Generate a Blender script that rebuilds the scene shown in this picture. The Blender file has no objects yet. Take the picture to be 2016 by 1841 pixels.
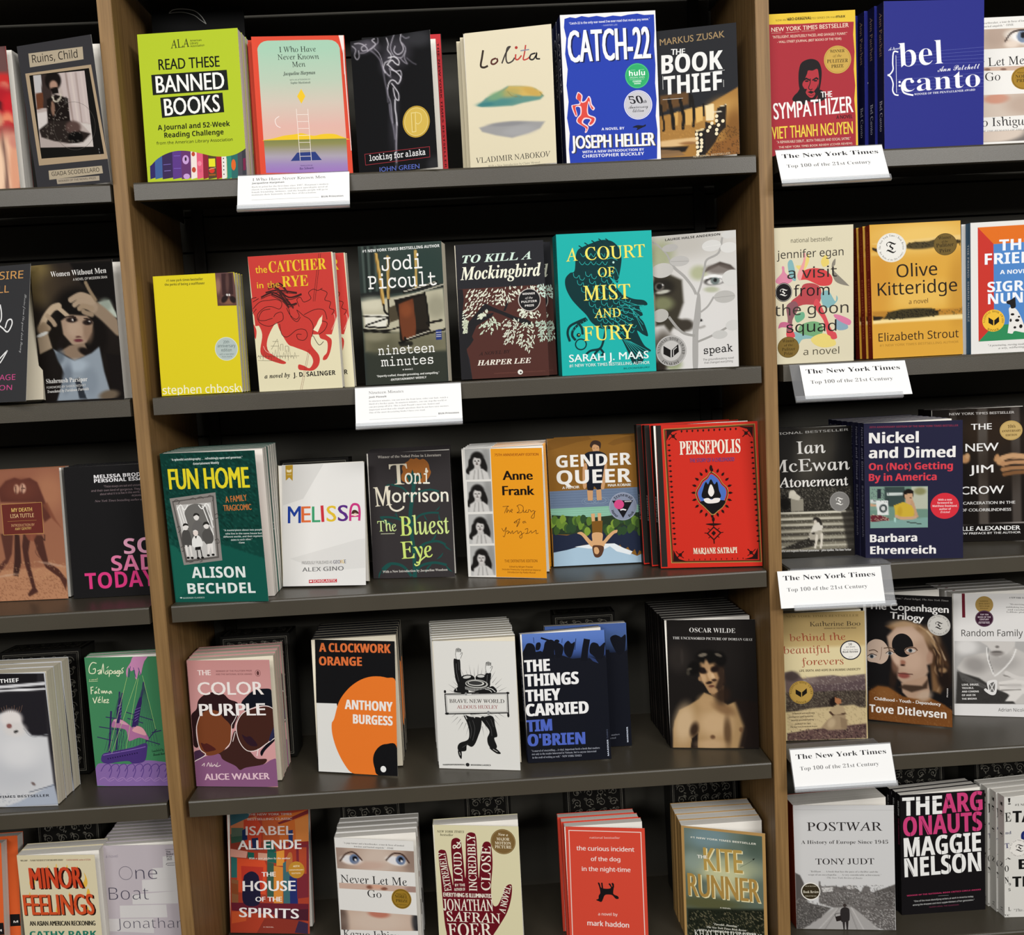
# Bookshop display: three bays of a wooden bookcase with face-out paperbacks on dark metal shelves.
import bpy, bmesh, math, random, os
import numpy as np
from mathutils import Matrix, Vector
random.seed(11)
SC = bpy.context.scene
COL = bpy.context.collection
# ------------------------------------------------------------------ camera, world, lamps, exposure
cam_d = bpy.data.cameras.new('camera'); cam = bpy.data.objects.new('camera', cam_d); COL.objects.link(cam)
RC = [[0.9978, -0.041727, -0.051511], [0.055666, 0.105435, 0.992867], [0.035999, 0.99355, -0.107526]]
cam_d.sensor_fit = 'HORIZONTAL'; cam_d.sensor_width = 36.0
cam_d.lens = 36.0*2019.0/2016.0
cam.matrix_world = Matrix(((RC[0][0], RC[1][0], -RC[2][0], [.015,-1.526,1.55][0]), (RC[0][1], RC[1][1], -RC[2][1], [.015,-1.526,1.55][1]),
                           (RC[0][2], RC[1][2], -RC[2][2], [.015,-1.526,1.55][2]), (0, 0, 0, 1)))
cam_d.clip_start = .05
SC.camera = cam
SC.view_settings.view_transform = 'Standard'; SC.view_settings.look = 'None'
SC.view_settings.exposure = 0.0; SC.view_settings.gamma = 1.0; SC.view_settings.use_curve_mapping = False
world = bpy.data.worlds.new('shop_ambience'); SC.world = world; world.use_nodes = True
bg = world.node_tree.nodes['Background']; bg.inputs[0].default_value = (1.0, .985, .96, 1); bg.inputs[1].default_value = .08
def ceiling_lamp(name, loc, target, size, watts, col):
    d = bpy.data.lights.new(name, 'AREA'); d.shape = 'RECTANGLE'; d.size = size[0]; d.size_y = size[1]; d.energy = watts; d.color = col
    o = bpy.data.objects.new(name, d); COL.objects.link(o); o.location = loc
    o.rotation_euler = (Vector(target)-Vector(loc)).to_track_quat('-Z', 'Y').to_euler(); return o
ceiling_lamp('ceiling_lamp', (.25, -3.0, 3.3), (.1, 0, .9), (2.4, .7), 78, (1, .985, .96))
ceiling_lamp('ceiling_lamp', (2.8, -4.6, 2.9), (.2, 0, 1.1), (1.8, .8), 140, (1, .98, .95))
ceiling_lamp('ceiling_lamp', (-2.0, -4.7, 2.9), (-.1, 0, 1.1), (1.8, .8), 82, (1, .985, .96))
# ------------------------------------------------------------------ materials
def lin(h):
    c = [int(h[i:i+2], 16)/255 for i in (0, 2, 4)] if len(h) == 6 else [int(q*2, 16)/255 for q in h]
    return [(q/12.92 if q <= .04045 else ((q+.055)/1.055)**2.4) for q in c]
def new_mat(name, col, rough=.5, spec=.3, metal=0.0):
    m = bpy.data.materials.new(name); m.use_nodes = True
    b = m.node_tree.nodes['Principled BSDF']
    b.inputs['Base Color'].default_value = (*lin(col), 1); b.inputs['Roughness'].default_value = rough
    b.inputs['Specular IOR Level'].default_value = spec; b.inputs['Metallic'].default_value = metal
    return m
def nodes(m): return m.node_tree.nodes, m.node_tree.links, m.node_tree.nodes['Principled BSDF']
M_INK = new_mat('printed_cover', '808080', .48, .06)
N, K_, B_ = nodes(M_INK)
at = N.new('ShaderNodeAttribute'); at.attribute_name = 'ink'; at.attribute_type = 'GEOMETRY'
K_.new(at.outputs['Color'], B_.inputs['Base Color'])
def page_mat(name, ca, cb):
    m = new_mat(name, ca, .8, .1); N, K_, B_ = nodes(m)
    tc = N.new('ShaderNodeTexCoord'); mp = N.new('ShaderNodeMapping'); mp.inputs['Scale'].default_value = (3, 2600, 3)
    nz = N.new('ShaderNodeTexNoise'); nz.inputs['Scale'].default_value = 1.0; nz.inputs['Detail'].default_value = 1
    rp = N.new('ShaderNodeValToRGB'); rp.color_ramp.elements[0].position = .3; rp.color_ramp.elements[1].position = .62
    rp.color_ramp.elements[0].color = (*lin(cb), 1); rp.color_ramp.elements[1].color = (*lin(ca), 1)
    K_.new(tc.outputs['Object'], mp.inputs[0]); K_.new(mp.outputs[0], nz.inputs['Vector']); K_.new(nz.outputs['Fac'], rp.inputs[0]); K_.new(rp.outputs[0], B_.inputs['Base Color'])
    return m
M_PAGE = page_mat('page_edges', 'e4e0d8', 'b4aea4')
M_PAGEC = page_mat('cream_page_edges', 'dcd4c0', 'b3a892')
M_METAL = new_mat('shelf_paint', '332e26', .36, .4)
N, K_, B_ = nodes(M_METAL)
tc = N.new('ShaderNodeTexCoord'); nz = N.new('ShaderNodeTexNoise'); nz.inputs['Scale'].default_value = 900; nz.inputs['Detail'].default_value = 2
bp = N.new('ShaderNodeBump'); bp.inputs['Strength'].default_value = .25; bp.inputs['Distance'].default_value = .0004
K_.new(tc.outputs['Object'], nz.inputs['Vector']); K_.new(nz.outputs['Fac'], bp.inputs['Height']); K_.new(bp.outputs[0], B_.inputs['Normal'])
n2 = N.new('ShaderNodeTexNoise'); n2.inputs['Scale'].default_value = 6; n2.inputs['Detail'].default_value = 4
rp = N.new('ShaderNodeValToRGB'); rp.color_ramp.elements[0].color = (*lin('38332b'), 1); rp.color_ramp.elements[1].color = (*lin('454035'), 1)
K_.new(tc.outputs['Object'], n2.inputs['Vector']); K_.new(n2.outputs['Fac'], rp.inputs[0]); K_.new(rp.outputs[0], B_.inputs['Base Color'])
M_BACK = new_mat('back_board_paint', '403e38', .6, .12)
M_STEEL = new_mat('standard_paint', '24231f', .5, .3)
M_WOOD = new_mat('oak_veneer', 'a08058', .5, .25)
N, K_, B_ = nodes(M_WOOD)
tc = N.new('ShaderNodeTexCoord'); mp = N.new('ShaderNodeMapping'); mp.inputs['Scale'].default_value = (70, 70, 2.2)
n1 = N.new('ShaderNodeTexNoise'); n1.inputs['Scale'].default_value = 2.2; n1.inputs['Detail'].default_value = 6; n1.inputs['Roughness'].default_value = .6
rp = N.new('ShaderNodeValToRGB'); e = rp.color_ramp.elements
e[0].position = .3; e[0].color = (*lin('745733'), 1); e[1].position = .72; e[1].color = (*lin('9a784b'), 1)
n3 = N.new('ShaderNodeTexNoise'); n3.inputs['Scale'].default_value = 5; n3.inputs['Detail'].default_value = 3
mx = N.new('ShaderNodeMixRGB'); mx.blend_type = 'MULTIPLY'; mx.inputs[0].default_value = .35
K_.new(tc.outputs['Object'], mp.inputs[0]); K_.new(mp.outputs[0], n1.inputs['Vector']); K_.new(n1.outputs['Fac'], rp.inputs[0])
K_.new(tc.outputs['Object'], n3.inputs['Vector']); K_.new(rp.outputs[0], mx.inputs[1]); K_.new(n3.outputs['Fac'], mx.inputs[2]); K_.new(mx.outputs[0], B_.inputs['Base Color'])
M_WALL = new_mat('wall_paint', '3a3732', .8, .1)
M_FLOOR = new_mat('carpet', '6b6052', .95, .05)
N, K_, B_ = nodes(M_FLOOR); nz = N.new('ShaderNodeTexNoise'); nz.inputs['Scale'].default_value = 300
rp = N.new('ShaderNodeValToRGB'); rp.color_ramp.elements[0].color = (*lin('574d40'), 1); rp.color_ramp.elements[1].color = (*lin('7d715f'), 1)
K_.new(nz.outputs['Fac'], rp.inputs[0]); K_.new(rp.outputs[0], B_.inputs['Base Color'])
M_CLEAR = bpy.data.materials.new('clear_acrylic'); M_CLEAR.use_nodes = True
N = M_CLEAR.node_tree.nodes; K_ = M_CLEAR.node_tree.links; N.clear()
o_ = N.new('ShaderNodeOutputMaterial'); tr = N.new('ShaderNodeBsdfTransparent'); tr.inputs[0].default_value = (.9, .91, .92, 1)
gl = N.new('ShaderNodeBsdfGlossy'); gl.inputs['Roughness'].default_value = .38; df = N.new('ShaderNodeBsdfDiffuse'); df.inputs[0].default_value = (.8, .8, .82, 1)
fr = N.new('ShaderNodeFresnel'); fr.inputs[0].default_value = 1.3; m1 = N.new('ShaderNodeMixShader'); m2 = N.new('ShaderNodeMixShader'); m1.inputs[0].default_value = .09
K_.new(tr.outputs[0], m1.inputs[1]); K_.new(df.outputs[0], m1.inputs[2]); K_.new(fr.outputs[0], m2.inputs[0]); K_.new(m1.outputs[0], m2.inputs[1]); K_.new(gl.outputs[0], m2.inputs[2]); K_.new(m2.outputs[0], o_.inputs[0])
# ------------------------------------------------------------------ object helpers
def link(name, mesh, parent=None):
    o = bpy.data.objects.new(name, mesh); COL.objects.link(o)
    if parent: o.parent = parent
    return o
def tag(o, label, cat, group=None):
    o['label'] = label; o['category'] = cat
    if group: o['group'] = group
    return o
def struct(o): o['kind'] = 'structure'; return o
class MB:                                   # collects plain polygons in metres
    def __init__(s): s.v = []; s.f = []
    def box(s, x0, x1, y0, y1, z0, z1):
        b = len(s.v); s.v += [(x, y, z) for x in (x0, x1) for y in (y0, y1) for z in (z0, z1)]
        s.f += [tuple(b+i for i in q) for q in ((0, 1, 3, 2), (4, 6, 7, 5), (0, 4, 5, 1), (2, 3, 7, 6), (0, 2, 6, 4), (1, 5, 7, 3))]
        return s
    def prism(s, prof, x0, x1):             # profile in (y, z), extruded along x
        b = len(s.v); n = len(prof)
        s.v += [(x0, y, z) for y, z in prof]+[(x1, y, z) for y, z in prof]
        s.f += [tuple(b+i for i in range(n)), tuple(b+n+i for i in reversed(range(n)))]
        s.f += [(b+i, b+n+i, b+n+(i+1) % n, b+(i+1) % n) for i in range(n)]
        return s
    def build(s, name, mat, parent=None, bevel=0.0):
        me = bpy.data.meshes.new(name); me.from_pydata(s.v, [], s.f)
        bm = bmesh.new(); bm.from_mesh(me); bmesh.ops.recalc_face_normals(bm, faces=bm.faces)
        if bevel: bmesh.ops.bevel(bm, geom=bm.edges[:], offset=bevel, segments=2, affect='EDGES')
        bm.to_mesh(me); bm.free()
        me.materials.append(mat); return link(name, me, parent)
# ------------------------------------------------------------------ lettering: glyph outlines from Blender's own bundled fonts
FDIR = bpy.utils.system_resource('DATAFILES', path='fonts') or ''
def load_font(n):
    try: return bpy.data.fonts.load(os.path.join(FDIR, n))
    except Exception: return None
F_MATH = load_font('NotoSansMath-Regular.woff2')
def mapc(s, up, lo, dg=None):
    r = ''
    for c in s:
        if 'A' <= c <= 'Z': r += chr(up+ord(c)-65)
        elif 'a' <= c <= 'z': r += chr(0x210E) if (lo == 0x1D44E and c == 'h') else chr(lo+ord(c)-97)
        elif '0' <= c <= '9' and dg: r += chr(dg+ord(c)-48)
        else: r += c
    return r
# code: (font, upper, lower, digits, shear, outline offset)
STYLE = {'g': (None, 0, 0, 0, 0, 0), 'n': (F_MATH, 0, 0, 0, 0, 0), 'N': (F_MATH, 0, 0, 0, 0, -.012), 'b': (F_MATH, 0x1D5D4, 0x1D5EE, 0x1D7EC, 0, 0),
         's': (F_MATH, 0x1D434, 0x1D44E, 0x1D7CE, -.28, 0), 'r': (F_MATH, 0x1D400, 0x1D41A, 0x1D7CE, 0, -.006), 'S': (F_MATH, 0x1D400, 0x1D41A, 0x1D7CE, 0, 0),
         'i': (F_MATH, 0x1D434, 0x1D44E, 0, 0, 0), 'I': (F_MATH, 0x1D468, 0x1D482, 0, 0, 0), 'c': (F_MATH, 0x1D4D0, 0x1D4EA, 0, 0, 0),
         'k': (F_MATH, 0x1D504, 0x1D51E, 0, 0, 0), 'm': (F_MATH, 0x1D670, 0x1D68A, 0x1D7F6, 0, 0)}
t_curve = bpy.data.curves.new('lettering', 'FONT'); t_curve.resolution_u = 3
t_obj = bpy.data.objects.new('lettering', t_curve); COL.objects.link(t_obj); BFONT = t_curve.font
T_CACHE = {}
def glyphs(txt, st):
    k = (txt, st)
    if k not in T_CACHE:
        f, up, lo, dg, sh, off = STYLE[st]
        t_curve.font = f or BFONT; t_curve.shear = sh; t_curve.offset = off
        t_curve.body = mapc(txt, up, lo, dg) if (up and f) else txt; t_curve.body = t_curve.body.replace('\u2014', '-')
        dgp = bpy.context.evaluated_depsgraph_get(); dgp.update()
        ev = t_obj.evaluated_get(dgp); me = ev.to_mesh()
        v = np.empty(len(me.vertices)*3); me.vertices.foreach_get('co', v); v = v.reshape(-1, 3)[:, :2].copy()
        fc = [tuple(p.vertices) for p in me.polygons]; ev.to_mesh_clear()
        T_CACHE[k] = (v, fc)
    return T_CACHE[k]
def cap(st):
    v, f = glyphs('H' if st not in 'k' else 'T', st); return v[:, 1].max()-min(0, v[:, 1].min()*0)
# ------------------------------------------------------------------ print layer: flat inked shapes in millimetres on a face
def spline(p, closed, n=5):
    P = [Vector(q) for q in p]; m = len(P); out = []
    if m < 3: return p
    for i in range(m if closed else m-1):
        a = P[(i-1) % m] if (closed or i) else P[0]; b = P[i]; c = P[(i+1) % m]; d = P[(i+2) % m] if (closed or i+2 < m) else P[-1]
        for k in range(n):
            t = k/n; out.append(tuple(.5*((2*b)+(c-a)*t+(2*a-5*b+4*c-d)*t*t+(3*b-a-3*c+d)*t**3)))
    if not closed: out.append(tuple(P[-1]))
    return out
def pairs(a): return [(a[i], a[i+1]) for i in range(0, len(a), 2)]
class Ink:
    STEP = 5e-6
    def __init__(s, w, h, unit=1e-3): s.v = []; s.c = []; s.f = []; s.w = w; s.h = h; s.n = 1; s.u = unit; s.last = None
    def lay(s, pts, faces, cols, share=False):   # one colour or one per vertex
        one = cols if share else None      # thin words in one ink share a layer
        if one is None or one != s.last: s.n += 1
        s.last = one; b = len(s.v); y = -s.n*s.STEP
        s.v += [(min(max(q[0], 0), s.w)*s.u, y, min(max(q[1], 0), s.h)*s.u) for q in pts]
        s.c += cols if isinstance(cols, list) else [cols]*len(pts)
        s.f += [tuple(b+i for i in f) for f in faces]
    def poly(s, pts, col): 
        tri = None
        if len(pts) > 4:
            from mathutils.geometry import tessellate_polygon
            tri = tessellate_polygon([[Vector((x, y, 0)) for x, y in pts]])
        s.lay(pts, tri or [tuple(range(len(pts)))], col)
    def stroke(s, pts, w, col, closed=False):
        P = [Vector(q) for q in pts]; n = len(P)
        if n < 2: return
        L, R = [], []
        for i in range(n):
            a = P[i-1] if (i or closed) else P[i]; b = P[(i+1) % n] if (i < n-1 or closed) else P[i]
            d0 = (P[i]-a); d1 = (b-P[i]); d0 = d0.normalized() if d0.length > 1e-6 else d1.normalized(); d1 = d1.normalized() if d1.length > 1e-6 else d0
            t = (d0+d1); t = t.normalized() if t.length > 1e-6 else d0
            nn = Vector((-t.y, t.x)); k = w/2/max(.5, abs(nn.dot(Vector((-d0.y, d0.x)))))
            L.append(tuple(P[i]+nn*k)); R.append(tuple(P[i]-nn*k))
        m = n if closed else n-1
        s.lay(L+R, [(i, (i+1) % n, n+(i+1) % n, n+i) for i in range(m)], col)
    def text(s, txt, st, col, x0, y0, x1, y1, h, bold):
        v, f = glyphs(txt, st)
        if not len(v): return
        a, b = v[:, 0].min(), v[:, 0].max(); d = Vector((x1-x0, y1-y0)); W = d.length
        if W < .01 or b-a < 1e-6: return
        ux, uy = d.x/W, d.y/W; X = (v[:, 0]-a)*(W/(b-a)); Y = v[:, 1]*(h/cap(st))
        for k in ((0,) if not bold else (-bold/2, bold/2, 0)):
            XX = X+k; pts = np.stack([x0+XX*ux-Y*uy, y0+XX*uy+Y*ux], 1)
            s.lay([tuple(q) for q in pts], f, col, not bold)
    def arc(s, txt, st, col, cx, cy, r, a0, a1, h, inside, ang):
        n = len(txt); wd = []
        for ch in txt:
            if ch == ' ': wd.append(.35); continue
            v, f = glyphs(ch, st); wd.append((v[:, 0].max()-v[:, 0].min())+.09 if len(v) else .35)
        tot = sum(wd); pos = 0; sgn = -1 if inside else 1
        if inside: a0, a1 = max(a0, a1), min(a0, a1)
        span = math.radians(a1-a0)
        for ch, w in zip(txt, wd):
            am = math.radians(a0)+span*(pos+w/2)/tot-math.radians(ang); pos += w
            if ch == ' ': continue
            hw = abs(span)*r*(w-.09)/tot/2
            px, py = cx+r*math.sin(am), cy+r*math.cos(am); tx, ty = math.cos(am)*sgn, -math.sin(am)*sgn
            s.text(ch, st, col, px-tx*hw, py-ty*hw, px+tx*hw, py+ty*hw, h, 0)
    def ellipse(s, cx, cy, rx, ry, rot, col):
        n = 36 if max(rx, ry)*s.u > .002 else 14; r = math.radians(rot); c_, s_ = math.cos(r), math.sin(r)
        s.lay([(cx+rx*math.cos(a)*c_-ry*math.sin(a)*s_, cy+rx*math.cos(a)*s_+ry*math.sin(a)*c_) for a in [i*2*math.pi/n for i in range(n)]], [tuple(range(n))], col)
    def tone(s, q, nx, ny, base, blobs):    # continuous-tone printed picture: a fine grid of inked points
        Q = np.array(pairs(q)); S_, T_ = np.meshgrid(np.linspace(0, 1, nx), np.linspace(0, 1, ny))
        S_ = S_.ravel()[:, None]; T_ = T_.ravel()[:, None]
        P = (Q[0]*(1-S_)+Q[1]*S_)*(1-T_)+(Q[3]*(1-S_)+Q[2]*S_)*T_
        if isinstance(base, str): C_ = np.tile(np.array(sr(base)), (len(P), 1))
        else: C_ = np.array(sr(base[0]))*(1-T_)+np.array(sr(base[1]))*T_
        for b in blobs:
            k, col = b[0], np.array(sr(b[1]))
            if k == 'e':
                _, _, cx, cy, rx, ry, rot, soft, al = b; r = math.radians(rot); dx, dy = P[:, 0]-cx, P[:, 1]-cy
                u = (dx*math.cos(r)+dy*math.sin(r))/rx; w = (-dx*math.sin(r)+dy*math.cos(r))/ry
                a = np.clip((1+soft/2-np.hypot(u, w))/max(soft, .05), 0, 1); a = a*a*(3-2*a)*al
            elif k == 'l':
                _, _, rr, soft, al, pp = b; pp = spline(pairs(pp), False, 4); d = np.full(len(P), 1e9)
                for A_, B2 in zip(pp[:-1], pp[1:]):
                    A_ = np.array(A_); D = np.array(B2)-A_; t = np.clip(((P-A_)@D)/max(D@D, 1e-9), 0, 1); d = np.minimum(d, np.linalg.norm(P-A_-t[:, None]*D, axis=1))
                a = np.clip((rr-d)/max(soft, .1)+.5, 0, 1); a = a*a*(3-2*a)*al
            elif k == 'p':
                _, _, soft, al, pp = b; pp = np.array(pairs(pp)); d = np.full(len(P), 1e9); ins = np.zeros(len(P), bool); m = len(pp)
                for i in range(m):
                    A_, B2 = pp[i-1], pp[i]; D = B2-A_; t = np.clip(((P-A_)@D)/max(D@D, 1e-9), 0, 1); d = np.minimum(d, np.linalg.norm(P-A_-t[:, None]*D, axis=1))
                    cr = (A_[1] > P[:, 1]) != (B2[1] > P[:, 1]); xi = A_[0]+(P[:, 1]-A_[1])*D[0]/(D[1] if abs(D[1]) > 1e-9 else 1e-9); ins ^= cr & (P[:, 0] < xi)
                a = np.clip(np.where(ins, d, -d)/max(soft, .1)+.5, 0, 1); a = a*a*(3-2*a)*al
            else:
                _, _, al, thr, seed, pp = b; pp = np.array(pairs(pp)); ins = np.zeros(len(P), bool); m = len(pp)
                for i in range(m):
                    A_, B2 = pp[i-1], pp[i]; D = B2-A_; cr = (A_[1] > P[:, 1]) != (B2[1] > P[:, 1]); xi = A_[0]+(P[:, 1]-A_[1])*D[0]/(D[1] if abs(D[1]) > 1e-9 else 1e-9); ins ^= cr & (P[:, 0] < xi)
                a = np.where(ins & (np.random.RandomState(seed).rand(len(P)) > thr), al, 0)
            C_ = C_*(1-a[:, None])+col*a[:, None]
        L_ = np.where(C_ <= .04045, C_/12.92, ((C_+.055)/1.055)**2.4)*ALB
        s.lay([tuple(p) for p in P], [(j*nx+i, j*nx+i+1, (j+1)*nx+i+1, (j+1)*nx+i) for j in range(ny-1) for i in range(nx-1)], [(*c, 1) for c in L_])
ALB = .84                                    # paper and ink reflect a little less than ideal white
def sr(h): return [int(h[i:i+2], 16)/255 for i in (0, 2, 4)] if len(h) == 6 else [int(q*2, 16)/255 for q in h]
def ink(h): return (*[q*ALB for q in lin(h)], 1)
def draw(k, ops, stickers):
    for o in ops:
        t = o[0]
        if t == 'P': k.poly(pairs(o[2]), ink(o[1]))
        elif t == 'S': k.poly(spline(pairs(o[2]), True), ink(o[1]))
        elif t == 'E': k.ellipse(*o[2:7], ink(o[1]))
        elif t == 'O': k.stroke([(o[3]+o[5]*math.cos(i*math.pi/18), o[4]+o[6]*math.sin(i*math.pi/18)) for i in range(36)], o[2], ink(o[1]), True)
        elif t == 'L': k.stroke(pairs(o[3]), o[2], ink(o[1]), bool(o[4]))
        elif t == 'C': k.stroke(spline(pairs(o[3]), False), o[2], ink(o[1]))
        elif t == 'T': k.text(o[1], o[2], ink(o[3]), *o[4:])
        elif t == 'A': k.arc(o[1], o[2], ink(o[3]), *o[4:])
        elif t == 'V':
            q = o[2]; c = ink(o[1]); V_ = []; F_ = []
            for i in range(0, len(q), 5):
                x, y, a, b, r = q[i:i+5]; r = math.radians(r); n = len(V_)
                for u, w in ((-a, 0), (-a*.3, -b), (a*.5, -b*.7), (a, 0), (a*.5, b*.7), (-a*.3, b)): V_.append((x+u*math.cos(r)-w*math.sin(r), y+u*math.sin(r)+w*math.cos(r)))
                F_.append(tuple(range(n, n+6)))
            k.lay(V_, F_, c)
        elif t == 'G':
            q = pairs(o[1]); st = o[2]; V_ = []; C_ = []
            for f_, c in st:
                for a, b in ((0, 3), (1, 2)): V_.append((q[a][0]*(1-f_)+q[b][0]*f_, q[a][1]*(1-f_)+q[b][1]*f_)); C_.append(ink(c))
            k.lay(V_, [(2*i, 2*i+1, 2*i+3, 2*i+2) for i in range(len(st)-1)], C_)
        elif t == 'Z': k.tone(*o[1:])
        elif t == 'K' and stickers is not None: stickers.append((o[1], o[2], k.n)); k.n += 6; k.last = None
def ink_mesh(name, k, extra_v=(), extra_f=(), extra_c=()):
    me = bpy.data.meshes.new(name); b = len(k.v)
    me.from_pydata(k.v+list(extra_v), [], k.f+[tuple(b+i for i in f) for f in extra_f])
    a = me.color_attributes.new('ink', 'FLOAT_COLOR', 'POINT')
    a.data.foreach_set('color', np.array(k.c+list(extra_c), dtype=np.float32).ravel())
    me.materials.append(M_INK); return me
BOXF = [(0, 1, 5, 4), (3, 7, 6, 2), (0, 4, 7, 3), (1, 2, 6, 5), (0, 3, 2, 1), (4, 5, 6, 7)]
def boxv(x0, x1, y0, y1, z0, z1): return [(x0, y0, z0), (x1, y0, z0), (x1, y1, z0), (x0, y1, z0), (x0, y0, z1), (x1, y0, z1), (x1, y1, z1), (x0, y1, z1)]
# ------------------------------------------------------------------ one paperback and the copies stacked behind it
ORD = ['first', 'second', 'third', 'fourth', 'fifth', 'sixth', 'seventh', 'eighth', 'ninth']
def pose(pos, yaw, lean): return Matrix.Translation(pos) @ Matrix.Rotation(math.radians(yaw), 4, 'Z') @ Matrix.Rotation(-math.radians(lean), 4, 'X')
def copy_part(c, parent):
    o = c.copy(); COL.objects.link(o); o.parent = parent; return o
def BOOK(pos, yaw, lean, size, base, label, short, copies, row, art, cdx=0, cjit=1.2, spine=None, spt=(), flap=None, byaw=0, bw=0):
    W, T, H = size; t = .0003; w, th, h = W/1e3, T/1e3, H/1e3; wb = (bw or W)/1e3
    root = bpy.data.objects.new('paperback_book', None); COL.objects.link(root); root.empty_display_size = .02
    root.matrix_world = pose(pos, byaw, lean)
    tag(root, label, 'book')
    # front cover: a thin card with the printing on its face
    k = Ink(W*10, H*10, 1e-4); st = []; k.lay([(0, 0), (W*10, 0), (W*10, H*10), (0, H*10)], [(0, 1, 2, 3)], ink(base)); draw(k, art, st)
    pw = ink('e8e5de'); bc = ink(flap or 'e8e5de')
    fv = boxv(0, w, 0, t, 0, h)
    me = ink_mesh('front_cover', k, fv, BOXF, [pw]*8)
    front = link('front_cover', me, root)
    if os.environ.get('DBG'): print('LAY', label, k.n)
    front.matrix_basis = pose(pos, byaw, lean).inverted() @ pose(pos, yaw, lean)
    for nm, ops, lv in st:
        ks = Ink(W*10, H*10, 1e-4); ks.n = lv; draw(ks, ops, None); s_ = link(nm, ink_mesh(nm, ks), front)
    # spine and back cover
    sc = ink(spine or base); ks = Ink(T, H); ks.lay([(0, 0), (T, 0), (T, H), (0, H)], [(0, 1, 2, 3)], sc)
    for tx, sty, col, v0, v1, mid in spt:
        ks.text(tx, sty, ink(col), T*.33, H*(1-v0), T*.33, H*(1-v1), T*.36, 0)
    ks.v = [(y_, th-x, z) for (x, y_, z) in ks.v]            # lay the spine on the left side, facing -x
    wv = boxv(0, t, 0, th, 0, h)+boxv(0, wb, th-t, th, 0, h)
    wf = BOXF+[tuple(8+i for i in f) for f in BOXF]
    link('spine_and_back_cover', ink_mesh('spine_and_back_cover', ks, wv, wf, [sc]*16), root)
    pm = M_PAGEC if row in (2, 4) and random.random() < .3 else M_PAGE
    MB().box(t+.0002, wb-.0003, t+.0003, th-t-.0002, .0008, h-.0008).build('page_block', pm, root)
    if flap: 
        kf = Ink(W, H); link('folded_flap', ink_mesh('folded_flap', kf, boxv(w*.45, w-.0006, .0004, .0007, .0004, h-.0004), BOXF, [bc]*8), front)
    parts = list(root.children)
    ux, uy = math.cos(math.radians(byaw)), math.sin(math.radians(byaw)); step = (th+.0013)/math.cos(math.radians(lean))
    dx = 0
    for c in range(copies):
        r = root.copy(); COL.objects.link(r)
        dx += cdx*1e-3; j = random.uniform(-cjit, cjit)*1e-3*.6
        p = Vector(pos)+Vector((-uy, ux, 0))*step*(c+1)+Vector((ux, uy, 0))*(dx+j)
        r.matrix_world = pose(p, byaw, lean)
        r['label'] = '%s copy behind the front %s' % (ORD[c], short); r['group'] = 'copies of the %s' % short
        for q in parts:
            o = copy_part(q, r)
            if q is front: o.matrix_basis = Matrix.Diagonal((wb/w, 1, 1, 1))
            for g in q.children: copy_part(g, o)
    if copies: root['group'] = 'copies of the %s' % short
    return root
# ------------------------------------------------------------------ the bookcase
ZS = [1.8256, 1.5169, 1.205, 0.8994, 0.5907]                                   # shelf surfaces above the floor
LH, GAP, UT, GAP2 = [0.0255, 0.009, 0.0198, 0.0045]
SL = .902; DEPTH = .255; PITCH = SL+GAP+GAP2+UT
BAYS = [('left', -PITCH), ('centre', 0.0), ('right', PITCH)]
TOPZ = ZS[0]+.52
ROWN = ['uppermost unseen', 'top', 'second', 'middle', 'fourth', 'bottom']
struct(MB().box(-2.2, 2.2, -3.2, .5, -.02, 0).build('floor', M_FLOOR))
struct(MB().box(-2.2, 2.2, .30, .36, 0, 3.4).build('wall_back', M_WALL))
UX = [-PITCH-SL/2-GAP-UT, -SL/2-GAP-UT, SL/2+GAP2, PITCH+SL/2+GAP2]
case = bpy.data.objects.new('bookcase', None); COL.objects.link(case); tag(case, 'wooden bookcase with dark slotted back boards carrying every shelf', 'bookcase')
for x in UX:
    u = MB().box(x, x+UT, .004, .285, 0, TOPZ).build('upright', M_WOOD, case)
    MB().box(x-.0002, x+UT+.0002, 0, .0038, 0, TOPZ).build('edge_band', M_WOOD, u, .0008)
for bn, bx in BAYS:
    x0, x1 = bx-SL/2-GAP+.0005, bx+SL/2+GAP2-.0005; b = case
    edges = [0]
    for z in sorted(ZS): edges += [z-.015, z+.235]
    edges = [e_ for e_ in edges if e_ < TOPZ]+[TOPZ]
    for a_, c_ in zip(edges[:-1], edges[1:]): MB().box(x0, x1, .262, .282, a_+.0018, c_-.0018).build('back_board', M_BACK, b, .0005)
    MB().box(x0, x1, .283, .288, 0, TOPZ).build('backing_sheet', M_STEEL, b)
    for sx in (x0+.022, x1-.040):
        s_ = MB(); s_.box(sx, sx+.018, .2545, .2615, 0, TOPZ); s_.build('slotted_standard', M_STEEL, b)
    for z, rn in zip([ZS[0]+.3087]+ZS, ROWN):  # uppermost shelf is out of view, added to cast shade on the row below
        s_ = bpy.data.objects.new('metal_shelf', None); COL.objects.link(s_); s_.location = (bx, 0, z)
        tag(s_, 'dark painted metal shelf, %s row of the %s bay' % (rn, bn), 'shelf', 'metal shelves')
        prof = [(0, -.0030), (.0009, -.0009), (.0030, 0), (.252, 0), (.252, -.0035), (.0034, -.0035), (.0022, -.005), (.0022, -LH), (0, -LH)]
        MB().prism(prof, -SL/2, SL/2).build('shelf_deck', M_METAL, s_)
        for sx in (-SL/2, SL/2-.0016): MB().box(sx, sx+.0016, .0024, .252, -LH, -.0032).build('end_plate', M_METAL, s_)
        MB().box(-SL/2+.002, SL/2-.002, .0024, .015, -LH, -LH+.0015).build('lip_return', M_METAL, s_)
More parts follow.
